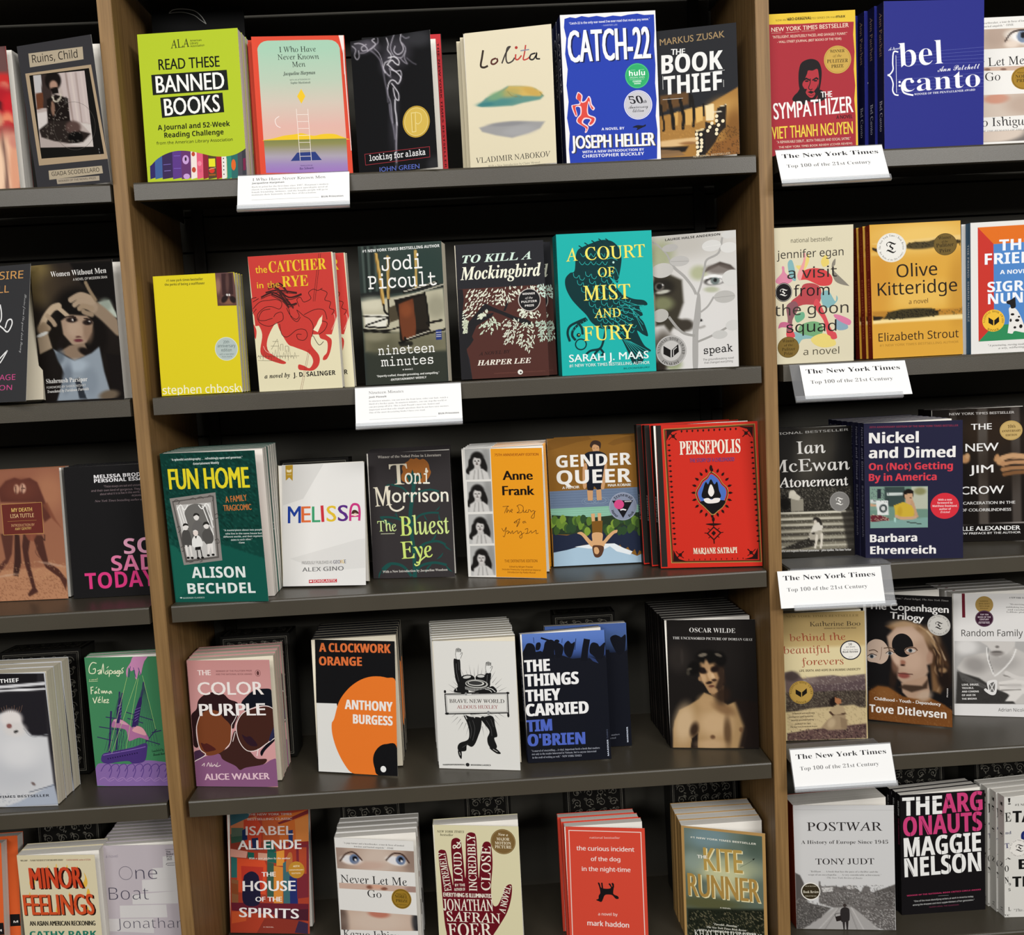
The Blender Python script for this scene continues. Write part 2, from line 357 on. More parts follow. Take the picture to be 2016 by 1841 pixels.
# ------------------------------------------------------------------ card signs clipped to the shelf lips
def card_sign(pos, roll, w, h, tilt, label, texts, holder, extra=0.0, low=0.0, plate=False):
    root = bpy.data.objects.new('shelf_sign', None); COL.objects.link(root)
    mw = Matrix.Translation(pos) @ Matrix.Rotation(-roll, 4, 'Y') @ Matrix.Rotation(-tilt, 4, 'X'); root.matrix_world = mw
    tag(root, label, 'sign')
    W, H = w*1e3, h*1e3; k = Ink(W, H); k.lay([(0, 0), (W, 0), (W, H), (0, H)], [(0, 1, 2, 3)], ink('f7f7f6'))
    for o in texts: draw(k, [o], None)
    k.v = [(x, y, z-h) for x, y, z in k.v]
    link('printed_card', ink_mesh('printed_card', k, [(x, y, z-h) for x, y, z in boxv(0, w, 0, .0004, 0, h)], BOXF, [ink('f4f4f2')]*8), root)
    hx0, hx1 = -holder[0], w+holder[1]
    m = MB(); m.box(hx0, hx1, .0007, .0019, -h-.003-low, .002); m.box(hx0, hx1, -.0030, .0019, -h-.0048-low, -h-.0032-low); m.box(hx0, hx1, -.0030, -.0022, -h-.0030-low, -h+.004-low)
    m.build('clear_holder', M_CLEAR, root)
    if plate:
        q = mw.inverted()
        p = MB(); p.box(hx0, hx1, -.002, .07, 0, .0012); o = p.build('clear_base_plate', M_CLEAR, root); o.matrix_basis = q @ Matrix.Translation((pos[0], pos[1], plate))
    return root
card_sign((-0.3011, -0.004, 1.827), -0.004, 0.1592, 0.0532, 0.4086, 'white staff card with small grey text below the pastel desert paperback', [('T','I Who Have Never Known Men','s','4a4a4c',21,53.2-9,125,53.2-9,4.4,0),('T','Jacqueline Harpman','b','4a4a4c',20,53.2-14,66,53.2-14,2.6,0)]+[('T',q,'r','8a8a8c',20,53.2-20-4.3*i,20+w_,53.2-20-4.3*i,2.3,0) for i,(q,w_) in enumerate([('Back in print for the first time since 1997, Harpman\'s modern',109),('classic is a haunting, heartbreaking post-apocalyptic novel of',108),('female friendship, intimacy, and the lengths people will go to',108),('maintain their humanity in the face of devastation.',92)])]+[('L','77777a',.3,[20,53.2-40,116,53.2-40],0),('T','B&N Princeton','b','4a4a4c',119,53.2-40.5,150,53.2-40.5,2.6,0)], (0, 0))
card_sign((-0.155, -0.004, 1.5152), -0.0013, 0.1559, 0.0584, 0.3434, 'white staff card with small grey text below the toppled chair paperback', [('T','Nineteen Minutes','s','5a5a5c',20,58.4-10,71,58.4-10,4.2,0),('T','Jodi Picoult','b','5a5a5c',20,58.4-16,46,58.4-16,2.6,0)]+[('T',q,'r','8a8a8c',20,58.4-22-4.4*i,20+w_,58.4-22-4.4*i,2.3,0) for i,(q,w_) in enumerate([('In nineteen minutes, you can mow the front lawn, color your hair, watch a',116),('third of a hockey game. In nineteen minutes, you can stop the world or',114),('can just jump off of it. This is Jodi Picoult\'s most raw, honest and',103),('important novel that asks simple questions that do not have easy answers.',117),('One of the most devastating books I have ever read.',82)])]+[('L','77777a',.3,[20,58.4-49,118,58.4-49],0),('T','B&N Princeton','b','4a4a4c',121,58.4-46.5,151,58.4-46.5,2.6,0)], (0, 0))
card_sign((0.4786, -0.004, 1.8288), 0.0089, 0.158, 0.0579, 0.4901, 'white award-list card under the crimson paperback on the top right shelf', [('T','The New York Times','r','2e2e30',8,57.9-14.5,150,57.9-14.5,7.2,.25),('T','Top 100 of the 21st Century','r','6e6e6e',12,57.9-31.5,136,57.9-31.5,5.6,0)], (0, 0.001))
card_sign((0.5076, -0.004, 1.5145), -0.0034, 0.1601, 0.056, 0.4887, 'white award-list card shifted right in its clear holder, below the golden marsh paperback', [('T','The New York Times','r','2e2e30',8,56.0-14.5,150,56.0-14.5,7.2,.25),('T','Top 100 of the 21st Century','r','6e6e6e',12,56.0-31.5,136,56.0-31.5,5.6,0)], (0.015, -0.015))
card_sign((0.4664, -0.004, 1.2031), -0.0094, 0.1604, 0.0565, 0.3336, 'white award-list card under the garden steps paperback on the middle right shelf', [('T','The New York Times','r','2e2e30',8,56.5-14.5,150,56.5-14.5,7.2,.25),('T','Top 100 of the 21st Century','r','6e6e6e',12,56.5-31.5,136,56.5-31.5,5.6,0)], (-0.02, 0.016), plate=1.2056)
card_sign((0.4795, -0.004, 0.9192), -0.0005, 0.1586, 0.0589, 0.4062, 'white award-list card under the crouching-figure paperback on the right', [('T','The New York Times','r','2e2e30',8,58.9-14.5,150,58.9-14.5,7.2,.25),('T','Top 100 of the 21st Century','r','6e6e6e',12,58.9-31.5,136,58.9-31.5,5.6,0)], (0.001, 0.001), plate=0.9)
# ------------------------------------------------------------------ ornate black display boxes standing behind the books
def scroll(k, x, y, r, s, c, w):
    p = [(x+s*r*(1-i/26)*math.cos(i*.42), y+r*(1-i/26)*math.sin(i*.42)) for i in range(23)]; k.stroke(p, w, c)
def ornate_box(x, y, z, w, h, d, label, yaw=0):
    root = bpy.data.objects.new('ornate_box', None); COL.objects.link(root); root.matrix_world = pose((x, y, z+.0005+d*math.sin(math.radians(4))), yaw, 4)
    tag(root, label, 'box', 'ornate display boxes')
    W, H, D = w*1e3, h*1e3, d*1e3; g = ink('726e64'); rnd = random.Random(int(abs(x)*1000))
    def face(a, b):
        k = Ink(a, b); k.lay([(0, 0), (a, 0), (a, b), (0, b)], [(0, 1, 2, 3)], ink('151412'))
        k.stroke([(5, 5), (a-5, 5), (a-5, b-5), (5, b-5)], .9, g, True)
        k.stroke([(7.5, 7.5), (a-7.5, 7.5), (a-7.5, b-7.5), (7.5, b-7.5)], .4, g, True)
        nx, ny = max(1, int((a-20)//18)), max(1, int((b-20)//18))
        for i in range(nx):
            for j in range(ny):
                cx, cy = 10+(i+.5)*(a-20)/nx, 10+(j+.5)*(b-20)/ny
                scroll(k, cx, cy, 7.5, (-1)**(i+j), g, .8); scroll(k, cx+6*(-1)**j, cy+6, 3.2, (-1)**(i+j+1), g, .6)
                for q in range(3): k.ellipse(cx-7+rnd.uniform(0, 14), cy-8+rnd.uniform(0, 16), 2.2, .8, rnd.uniform(0, 180), g)
        return k
    k = face(W, H)
    link('front_panel', ink_mesh('front_panel', k, boxv(0, w, .00005, .002, 0, h), BOXF, [ink('151412')]*8), root)
    k2 = face(W, D); k2.v = [(px, pz+.002, h-py) for px, py, pz in k2.v]; kb = len(k2.v)
    link('lid', ink_mesh('lid', k2, boxv(0, w, .002, d, h-.002, h-.00005), BOXF, [ink('151412')]*8), root)
    MB().box(0, w, .0022, d, 0, h-.0022).build('case', M_STEEL, root)
    return root
ornate_box(-0.3022, 0.1400, 1.2050, 0.1113, 0.1921, 0.050, 'black ornate scroll-patterned box standing behind the white rainbow-title paperback')
ornate_box(-0.4242, 0.1450, 0.8994, 0.1148, 0.2081, 0.060, 'black ornate scroll-patterned box standing behind the pink two-faces paperback')
ornate_box(0.1319, 0.1600, 0.8994, 0.1066, 0.2073, 0.050, 'black ornate scroll-patterned box standing behind the soldier paperbacks')
ornate_box(-0.7786, 0.1300, 0.8994, 0.1315, 0.2076, 0.060, 'black ornate scroll-patterned box standing behind the snow-animal paperback')
ornate_box(-0.2473, 0.1500, 0.5907, 0.1046, 0.2133, 0.060, 'black ornate scroll-patterned box standing behind the blue-eyes paperback')
ornate_box(-0.0349, 0.1300, 0.5907, 0.0786, 0.2252, 0.060, 'black ornate scroll-patterned box standing behind the maroon-hand paperback')
ornate_box(0.1380, 0.1500, 0.5907, 0.1036, 0.2222, 0.060, 'black ornate scroll-patterned box standing behind the vermilion dog paperback')
ornate_box(0.3221, 0.1650, 0.5907, 0.1196, 0.2103, 0.060, 'black ornate scroll-patterned box standing behind the gold-bordered misty paperback')
ornate_box(-0.7596, 0.1500, 0.5907, 0.1089, 0.2228, 0.060, 'black ornate scroll-patterned box standing behind the flaming-title paperback')
ornate_box(0.6909, 0.1300, 0.5907, 0.1022, 0.2248, 0.060, 'black ornate scroll-patterned box standing behind the stencil-title paperback')
ornate_box(0.8553, 0.1500, 0.5907, 0.1212, 0.2162, 0.060, 'black ornate scroll-patterned box standing behind the block-title paperback')
k = Ink(140, 279); k.lay([(0, 0), (140, 0), (140, 279), (0, 279)], [(0, 1, 2, 3)], ink('131313'))
k.stroke(spline([(27, 272), (34, 277), (50, 277.5), (66, 274), (76, 265), (82, 254)], False), 1.2, ink('a8a8a4')); k.stroke(spline([(27, 272), (46, 273), (64, 268), (74, 260), (82, 254)], False), .9, ink('a8a8a4'))
brd = bpy.data.objects.new('display_board', None); COL.objects.link(brd); brd.matrix_world = pose((-.440, .112, ZS[0]+.0005), 0, 3)
tag(brd, 'black board with a thin white curved outline behind the lime green paperback', 'board')
link('printed_face', ink_mesh('printed_face', k, boxv(0, .14, .00005, .003, 0, .279), BOXF, [ink('131313')]*8), brd)
MB().box(.02, .12, .0035, .02, .0015, .25).build('easel_back', M_STEEL, brd)
BOOK(pos=[-.738,.03,1.826],yaw=-7.3,lean=-.26,size=[122.7,30,198.6],base='8a2f2c',label='paperback with red-shirted figures and tan trousers, at the left frame edge',short='red and tan collage paperback',copies=0,row=1,byaw=0,
art=[
('Z',[4,1984,1215,1988,1241,19,-5,20],40,60,'7a4a44',[('e','4a3436',1039,1906,267,210,-4,.8,1),('e','6a4a48',1140,1795,114,210,-4,.8,1),('e','c9302e',1128,1519,171,105,-4,.8,1),('e','e08a70',1137,1431,76,70,-4,.8,1),('e','b01f2a',1059,1245,229,210,-4,.8,1),('e','2a1a1c',1087,1156,229,53,-39,.8,1),('e','c8232c',1218,1147,152,193,-4,.8,1),('e','e88a68',1140,960,95,123,-4,.8,1),('e','b8282e',1131,873,114,88,-4,.4,1),('e','d89a78',952,973,114,158,-4,.8,1),('e','8a1f26',1083,789,210,105,-4,.8,1),('e','f0c0a0',1074,367,248,455,-4,.8,1),('e','e0a080',1179,289,76,438,-4,.8,1),('e','7a5a50',1030,316,42,455,-1,.8,1),('e','f6d0b0',950,286,76,350,-4,.8,1),('e','d08a78',1241,672,114,105,-4,.8,1)])])
BOOK(pos=[-.598,.03,1.826],yaw=-18.42,lean=-4.07,size=[125.1,14,198.9],base='3b3a3d',label='charcoal paperback with taped title strip and photo of a seated person',short='charcoal paperback with taped photo',copies=1,row=1,byaw=0,bw=112.5,
art=[
('P','b9ab93',[179,1870,1088,1848,1077,1682,171,1684]),
('T','Ruins, Child','n','1d1a1a',226,1737,988,1716,106,0),
('P','b39d80',[77,1610,1186,1598,1261,318,83,339]),
('P','171614',[140,1577,1145,1556,1201,390,143,430]),
('Z',[204,1569,1066,1532,1043,504,154,584],50,70,['c3b4ad','b5a8a2'],[('p','c9bab6',19,1,[611,1588,1107,1527,1050,821,723,891]),('l','8f7b74',15,19,.7,[751,1537,765,887]),('l','8f7b74',11,19,.6,[916,1517,908,854]),('l','e0d2c8',15,23,.6,[836,1543,848,878]),('l','ddd0c8',11,19,.6,[1001,1523,994,862]),('p','3a2f2c',11,1,[340,1607,506,1600,458,1093,289,1112]),('p','6a3f2a',11,1,[209,1328,327,1323,300,1111,180,1107]),('p','c3c0c0',11,1,[216,1602,344,1595,306,1325,198,1326]),('p','d8d0cc',19,1,[170,1056,345,1063,328,848,148,815]),('e','1a1513',524,1462,137,129,-6,.3,1),('e','b08c78',523,1394,68,69,-6,.5,1),('p','171311',11,1,[464,1367,583,1370,589,1284,491,1278]),('p','1c1614',19,1,[374,1223,533,1273,734,1199,721,943,708,807,325,831]),('l','cfc6b4',13,8,.9,[481,1245,497,1192,548,1177,604,1214,621,1263]),('n','d8cdbd',.5,.93,3,[391,1255,744,1198,690,826,317,849]),('p','2a2320',23,1,[172,830,386,928,723,891,867,738,1027,687,882,581,670,586,401,649,197,723]),('e','5a4540',750,802,127,86,-6,.6,1),('e','0f0d0c',768,662,127,77,-6,.3,1),('n','c8bfb0',.35,.9,5,[209,913,899,803,840,586,212,686]),('p','d3cac4',15,1,[885,848,1089,800,1043,504,540,582,882,581,1036,677]),('e','8a6a58',458,1093,30,103,-6,.5,1),('e','3f3a38',686,1170,17,51,-16,.8,1)]),
('O','55504a',3.8,774,817,349,326),
('T','• • •','n','bbb',1118,471,1126,366,14,0),
('P','b9ab93',[232,254,1138,235,1141,131,224,126]),
('T','GIADA SCODELLARO','n','1d1a1a',276,174,1087,159,57,0),
('P','b0a390',[347,128,1073,103,1067,39,349,54]),
('T','WINNER OF THE NOVEL PRIZE','n','2a2626',375,80,1012,65,27,0)])
BOOK(pos=[-.439,.03,1.827],yaw=-4.56,lean=2.22,size=[147.3,19,214],base='b5c92c',label='lime green journal paperback with black title blocks and row of printed spines',short='lime green paperback',copies=2,row=1,cjit=.3,byaw=-4,
art=[
('P','332a66',[59,516,133,512,117,93,40,74]),
('P','41619a',[133,512,241,505,225,87,115,70]),
('P','3b2b55',[241,505,394,496,377,78,223,63]),
('P','5d3a88',[394,496,524,488,508,70,376,54]),
('P','67366e',[524,488,665,480,649,62,506,47]),
('P','efe2dc',[665,480,752,475,736,57,647,39]),
('P','e2607c',[752,475,843,470,828,52,735,33]),
('P','8e2436',[843,470,919,465,904,47,826,28]),
('P','55432e',[919,465,1039,458,1024,40,902,24]),
('P','b21f2e',[1039,458,1117,453,1102,36,1023,17]),
('P','e8e4dc',[1117,453,1187,449,1173,31,1101,12]),
('P','2e8a76',[1187,449,1258,445,1243,27,1171,8]),
('P','2f6a66',[1258,445,1354,439,1340,22,1242,4]),
('P','4c4a52',[1354,439,1418,435,1404,18,1338,-2]),
('P','3a3a42',[1418,435,1474,432,1460,15,1403,-5]),
('P','6f6b72',[1474,432,1493,428,1493,10,1458,-9]),
('L','7d6fc0',7.3,[246,270,358,273],0),
('L','8f7fd0',7.3,[254,179,351,181],0),
('L','8a6fd0',5.5,[410,387,503,385],0),
('L','8a6fd0',5.5,[396,207,503,204],0),
('E','c9a0d8',582,323,48,65,-3),
('E','3a2340',583,332,15,29,-3),
('E','c9a0d8',580,84,48,39,-3),
('E','c04a30',700,397,26,32,-3),
('E','c04a30',693,172,30,39,-3),
('E','f08aa0',783,257,30,36,-3),
('P','e6e02a',[921,317,1016,315,1013,198,918,202]),
('E','d83a2a',957,147,41,39,-3),
('P','a05a20',[911,96,1010,95,1008,72,911,72]),
('P','c8b080',[916,168,1016,189,1016,178,915,159]),
('E','e0682a',1282,209,33,79,-3),
('E','222',1140,308,9,9,-3),
('E','222',1138,254,9,9,-3),
('E','222',1136,200,9,9,-3),
('E','222',1134,146,9,9,-3),
('E','222',1132,83,9,9,-3),
('P','7a2348',[1427,291,1465,298,1458,127,1421,120]),
('E','d85a7a',785,157,22,22,-3),
('L','d8c860',5.5,[1186,305,1177,35],0),
('S','b5c92c',[-20,581,1480,522,1484,446,1387,383,1273,345,1123,336,976,353,830,395,684,434,536,455,405,450,272,413,155,351,65,272,12,248,-20,241,-20,399]),
('T','ALA','s','20241a',480,1912,755,1921,118,0),
('T','American','n','20241a',769,1991,936,1991,27,0),
('T','Library','n','20241a',768,1951,886,1952,31,0),
('T','Association','n','20241a',769,1913,973,1916,27,0),
('T','READ THESE','g','10140c',284,1619,1177,1613,151,4.6),
('P','171a17',[165,1557,1276,1561,1282,1277,168,1269]),
('T','BANNED','g','f6f7f2',226,1297,1225,1297,237,9.1),
('P','171a17',[273,1226,1191,1243,1198,966,279,939]),
('T','BOOKS','g','f6f7f2',328,965,1139,980,240,9.1),
('T','A Journal and 52-Week','b','12160e',205,767,1269,764,72,0),
('T','Reading Challenge','b','12160e',293,654,1168,652,72,0),
('T','from the American Library Association','n','1c2212',170,560,1293,551,43,0)])
BOOK(pos=[-.275,.03,1.827],yaw=4.55,lean=3.53,size=[134.4,15,206.2],base='dd4b33',label='red-bordered paperback with pastel desert, white ladder and crescent moon',short='red-bordered pastel paperback',copies=2,row=1,cdx=-7,spine='a42a22',byaw=4.55,  # spine red is darkened to carry the shadow between the books
art=[
('P','a6ccb3',[76,1857,82,1898,102,1936,134,1969,179,1992,232,2001,700,2003,1103,2000,1166,1993,1215,1968,1250,1929,1264,1884,1266,1837,720,1812]),
('G',[78,1882,1267,1887,1278,562,75,560],[(0,'a6ccb3'),(.35,'b9c9b4'),(.6,'d1c3b4'),(.85,'dfb3a8'),(1,'e0b5a2')]),
('S','edc527',[75,559,219,590,372,625,524,641,626,655,708,636,808,613,910,631,1012,637,1113,629,1196,598,1278,562,1277,545,636,554]),
('G',[80,564,1278,562,1271,62,81,93],[(0,'7d8247'),(.15,'8d8a55'),(.5,'a99fae'),(.75,'9c84b8'),(1,'9a72bb')]),
('P','283a7c',[447,255,548,374,813,380,899,256]),
('L','f2e8e0',6.7,[579,1010,585,258],0),
('L','f2e8e0',6.7,[745,1006,747,253],0),
('L','f2e8e0',6.7,[586,926,749,925],0),
('L','f2e8e0',6.7,[587,825,749,824],0),
('L','f2e8e0',6.7,[588,724,749,723],0),
('L','f2e8e0',6.7,[589,622,750,622],0),
('L','f2e8e0',6.7,[590,521,750,520],0),
('L','f2e8e0',6.7,[591,420,750,419],0),
('L','f2e8e0',6.7,[591,319,751,318],0),
('P','eec52b',[669,1297,722,1191,658,1084,603,1191]),
('C','f4e6e0',10.1,[324,907,275,874,262,833,282,773,333,742]),
('T','I Who Have','s','1d2a24',391,1831,920,1834,77,0),
('T','Never Known','s','1d2a24',360,1723,958,1726,77,0),
('T','Men','s','1d2a24',563,1614,754,1619,77,0),
('T','Jacqueline Harpman','I','26302c',423,1496,888,1507,51,0),
('T','WITH AN AFTERWORD BY','n','4a5a52',513,1419,812,1425,19,0),
('T','Sophie Mackintosh','I','4a5a52',520,1372,808,1375,30,0),
('T','TRANSLATED BY','n','45306a',580,174,762,174,17,0),
('T','Ros Schwartz','I','45306a',566,124,776,131,34,0),
('P','f4e6e2',[1262,2062,1335,2066,1326,1499,1309,1499,1309,1802,1280,1971]),
('L','f4e6e2',16.8,[1318,1735,1343,382],0)])
BOOK(pos=[-.118,.055,1.827],yaw=-1.45,lean=4.02,size=[118.1,16,206.7],base='151517',label='copy with red bestseller strip down its right edge behind the smoke paperback',short='red-edged paperback',copies=0,row=1,byaw=0,
art=[
('P','c8363c',[981,2073,1171,2074,1188,62,990,65]),
('T','THE NEW YORK TIMES BESTSELLER','b','4a1016',1111,1937,1131,86,29,0)])
BOOK(pos=[-.131,.03,1.826],yaw=-18.81,lean=-.51,size=[123.6,16,190.1],base='151517',label='black paperback with rising white smoke and round gold medal',short='black smoke paperback',copies=0,row=1,byaw=0,
art=[
('Z',[1,1896,1222,1906,1250,-20,0,45],100,160,'141416',[('e','5c5862',173,1796,162,81,-7,1.4,.7),('e','6a6570',320,1808,144,73,-27,1.3,.6),('e','57535d',707,1662,198,194,-7,1.4,.6),('e','4a4750',552,1505,108,129,-7,1.4,.6),('e','45424a',644,1284,108,81,-7,1.4,.6),('e','3a3840',608,786,72,420,-7,1.4,.6),('e','48484d',1056,1807,198,113,-7,1.3,.6),('e','3a3a3e',1185,42,108,113,-7,1.2,.6),('l','b5b0ba',7,20,.9,[29,1831,80,1775,55,1698,87,1637,127,1672,124,1753]),('l','c8c3cd',7,17,.9,[68,1858,141,1856,212,1823,262,1760,187,1745,173,1796,249,1826]),('l','a59fab',7,20,.8,[149,1718,222,1717,297,1747,355,1788,431,1826,435,1890]),('l','cfcad4',7,17,.9,[260,1736,354,1772,393,1815,343,1870,381,1889]),('l','8d8894',9,27,.8,[297,1747,383,1672,449,1582,477,1482,542,1377,597,1332]),('l','b8b3be',5,15,.9,[371,1754,438,1680,476,1579,494,1464,568,1358,600,1370,584,1453]),('l','e2dee6',7,17,.9,[570,1872,591,1789,576,1711,624,1632,601,1563,527,1540,494,1464,516,1397]),('l','d5d0da',7,17,.9,[797,1905,781,1812,818,1711,796,1650,723,1628,673,1682,695,1743]),('l','c2bdc8',7,20,.8,[689,1904,646,1814,622,1721,668,1619,755,1575,810,1600,853,1691,805,1777]),('l','aaa5b0',7,20,.8,[850,1659,826,1566,865,1481,805,1521,764,1574]),('l','efecf2',7,14,.95,[577,1598,667,1603,735,1546,730,1482,678,1513,628,1560,552,1505]),('l','9a95a2',7,24,.8,[917,1841,863,1833,812,1871]),('l','7a7682',7,24,.7,[861,1562,945,1487,997,1457]),('l','f0edf4',7,15,.95,[569,1503,636,1430,721,1355,752,1287,703,1225,661,1266,608,1288,560,1246,536,1168]),('l','d8d3de',7,17,.9,[604,1434,688,1399,751,1400,764,1334,732,1257]),('l','ece8f0',7,15,.95,[604,1240,654,1170,701,1083,695,995,652,1025,631,1108,627,1173]),('l','8d8896',10,34,.7,[485,1465,500,1302,522,1153,532,990]),('l','b8b3c0',7,20,.8,[537,1184,539,1087,568,986,576,855,582,692]),('l','efecf4',9,20,.95,[642,1010,633,881,643,782,645,652]),('l','9c97a6',9,31,.8,[547,956,557,792,587,626,602,461]),('l','d8d3de',9,24,.9,[644,685,626,491,613,362,600,133]),('l','6a6672',17,51,.6,[616,655,595,68])]),
('K','award_medal',[('E','c6a443',945,667,209,221,-7),('E','dcbc57',945,667,184,197,-7),('O','efd98a',8.5,945,667,180,194),('O','b8942f',5.1,945,667,195,207),('L','f3e29c',8.5,[879,796,941,794,932,531,874,529],1),('C','f0dc90',10.2,[942,800,1020,764,1023,675,975,632,937,652]),('L','b8942f',5.1,[899,778,897,543],0)]),
('L','a8353f',6.8,[109,296,1125,299,1121,154,111,141],1),
('T','looking for alaska','m','f4f4f4',178,193,1056,193,77,3.4),
('T','JOHN GREEN','g','5c6ec0',313,24,950,11,65,1.7)])
BOOK(pos=[.033,.03,1.827],yaw=-12.55,lean=2.25,size=[128.7,17,196.8],base='ded4b6',label='cream paperback with brushed handwritten title and floating green cloud',short='cream cloud paperback',copies=2,row=1,cdx=-5,byaw=0,
art=[
('Z',[-13,1963,1290,1973,1284,-20,14,35],90,130,['e6dcc0','e0d6b8'],[('p','5b8f86',30,.95,[152,916,275,1013,452,1079,611,1155,816,1135,1019,1083,1137,965,1080,920,823,895,667,868,391,882,218,893]),('p','d9b45e',37,.95,[574,1101,628,1154,816,1135,969,1104,1119,1016,1083,970,827,994,675,1058]),('e','b7a860',641,1061,155,66,3,1,.8),('e','4d8a86',428,932,258,46,0,.9,.9),('e','caa552',966,1047,137,50,-25,.9,.8),('e','7fa877',432,1031,120,58,15,1,.7),('e','3f7f82',271,922,120,26,1,.8,.9),('l','8a7a40',5,10,.6,[607,1081,673,1009,809,979]),('l','6d6a35',5,13,.6,[1085,1019,1137,965]),('p','9a9a9c',34,.95,[160,598,379,637,657,645,931,623,1138,601,1063,509,889,458,646,410,406,467,200,536]),('e','87878b',586,618,275,33,-1,.9,.7),('e','aaaaac',754,503,240,66,1,1,.6)]),
('C','3a3028',30.3,[270,1702,248,1597,225,1483,270,1454,332,1472]),
('C','5a2f28',25.3,[457,1567,396,1549,385,1500,428,1488,476,1524,466,1567]),
('C','4a4440',21.9,[540,1485,597,1611,652,1688,671,1711,627,1690,604,1561,626,1484,695,1502,732,1548]),
('C','c0443c',21.9,[751,1595,745,1530,782,1518,836,1570]),
('E','b03a34',762,1688,22,21,-5),
('C','c0443c',20.2,[902,1711,880,1599,859,1510,919,1513,972,1556]),
('C','8a8fa0',16.8,[822,1637,950,1641]),
('C','2c2a2a',21.9,[1041,1582,972,1565,956,1509,1003,1496,1048,1549,1058,1577,1051,1507,1105,1494]),
('T','VLADIMIR NABOKOV','s','2c2a28',88,89,1199,96,79,0),
('T','With a New Introduction by Claire Messud','s','6a665c',267,17,1041,13,30,0)])
BOOK(pos=[.176,.03,1.827],yaw=-1.74,lean=1.46,size=[140.1,30,216.6],base='f0eff0',label='thick royal blue paperback with torn white border and red dancing figure',short='blue red-figure paperback',copies=2,row=1,spine='22264a',spt=[('CATCH-22','g','e8e8f0',.1,.5,.5)],byaw=5,
art=[
('P','2640ae',[64,2108,146,2129,231,2112,317,2137,418,2116,538,2130,656,2104,776,2123,895,2106,998,2124,1135,2134,1236,2109,1381,2109,1380,1887,1364,1657,1374,1391,1358,1125,1371,891,1348,658,1365,456,1343,33,960,21,529,29,51,29,40,235,64,469,35,689,69,921,49,1156,77,1387,50,1605,78,1835,51,1985]),
('T','"Catch-22 is the only war novel I\'ve ever read that makes any sense."','b','e8eaf6',129,2024,1315,2033,32,0),
('T','- HARPER LEE','n','b8c0e4',608,1978,838,1978,22,0),
('T','CATCH-22','g','16204e',125,1471,1323,1476,451,20.3),
('T','CATCH-22','g','f4f4f6',102,1486,1303,1490,448,20.3),
('S','f0d8de',[147,876,225,889,218,931,180,966,193,1024,219,1056,278,1003,269,920,312,926,367,990,399,955,413,871,453,811,422,779,380,831,362,890,349,791,363,723,455,677,443,602,381,554,339,582,377,647,300,659,272,610,346,548,317,470,288,467,294,534,178,615,184,682,232,738,231,830,171,833,191,723,156,708,107,853]),
('S','dd4c42',[155,867,233,872,240,913,194,957,203,1012,223,1039,261,995,251,904,320,909,362,970,382,948,395,864,431,812,413,796,391,839,367,920,334,800,350,710,438,669,427,611,382,575,359,589,394,654,292,680,250,608,332,540,309,483,299,488,311,524,195,617,198,677,248,732,249,846,168,846,180,732,162,724,124,852]),
('E','2fae6c',1097,1246,178,181,-3),
('O','5cc98f',6.8,1097,1246,168,170),
('T','hulu','b','f2fff6',978,1247,1214,1249,74,0),
('T','ORIGINAL SERIES','n','d8f5e4',985,1210,1206,1211,23,0),
('T','COMING','b','e4faee',1029,1154,1155,1155,25,0),
('T','SOON','b','e4faee',1048,1124,1140,1124,22,0),
('L','bff0d6',3.4,[984,1193,1198,1193],0),
('L','bff0d6',3.4,[1007,1329,1075,1329],0),
('L','bff0d6',3.4,[1127,1329,1204,1331],0),
('E','e6e6ec',1094,827,209,211,-3),
('O','3a4ab0',5.1,1094,827,192,196),
('E','c7c7cd',1094,827,185,187,-3),
('T','50','s','1c1c22',954,848,1167,847,107,0),
('T','th','I','1c1c22',1173,847,1225,851,43,0),
('T','Anniversary','c','1c1c22',951,778,1239,780,47,0),
('T','Edition','c','1c1c22',1010,721,1175,725,47,0),
('T','A NOVEL BY','b','eceef8',538,485,876,483,37,0),
('S','14182c',[998,507,1068,534,1153,525,1192,540,1191,515,1152,500,1082,470,1056,462,1066,495]),
('T','JOSEPH HELLER','g','3b3b44',112,229,1340,218,187,10.2),
('T','JOSEPH HELLER','g','e8e0cc',91,236,1324,229,187,10.2),
('T','JOSEPH HELLER','g','f4f4f6',85,240,1313,231,187,8.5),
('T','WITH A NEW INTRODUCTION BY','b','eceef8',239,167,1155,163,35,0),
('T','CHRISTOPHER BUCKLEY','b','eceef8',236,101,1153,99,45,0)])
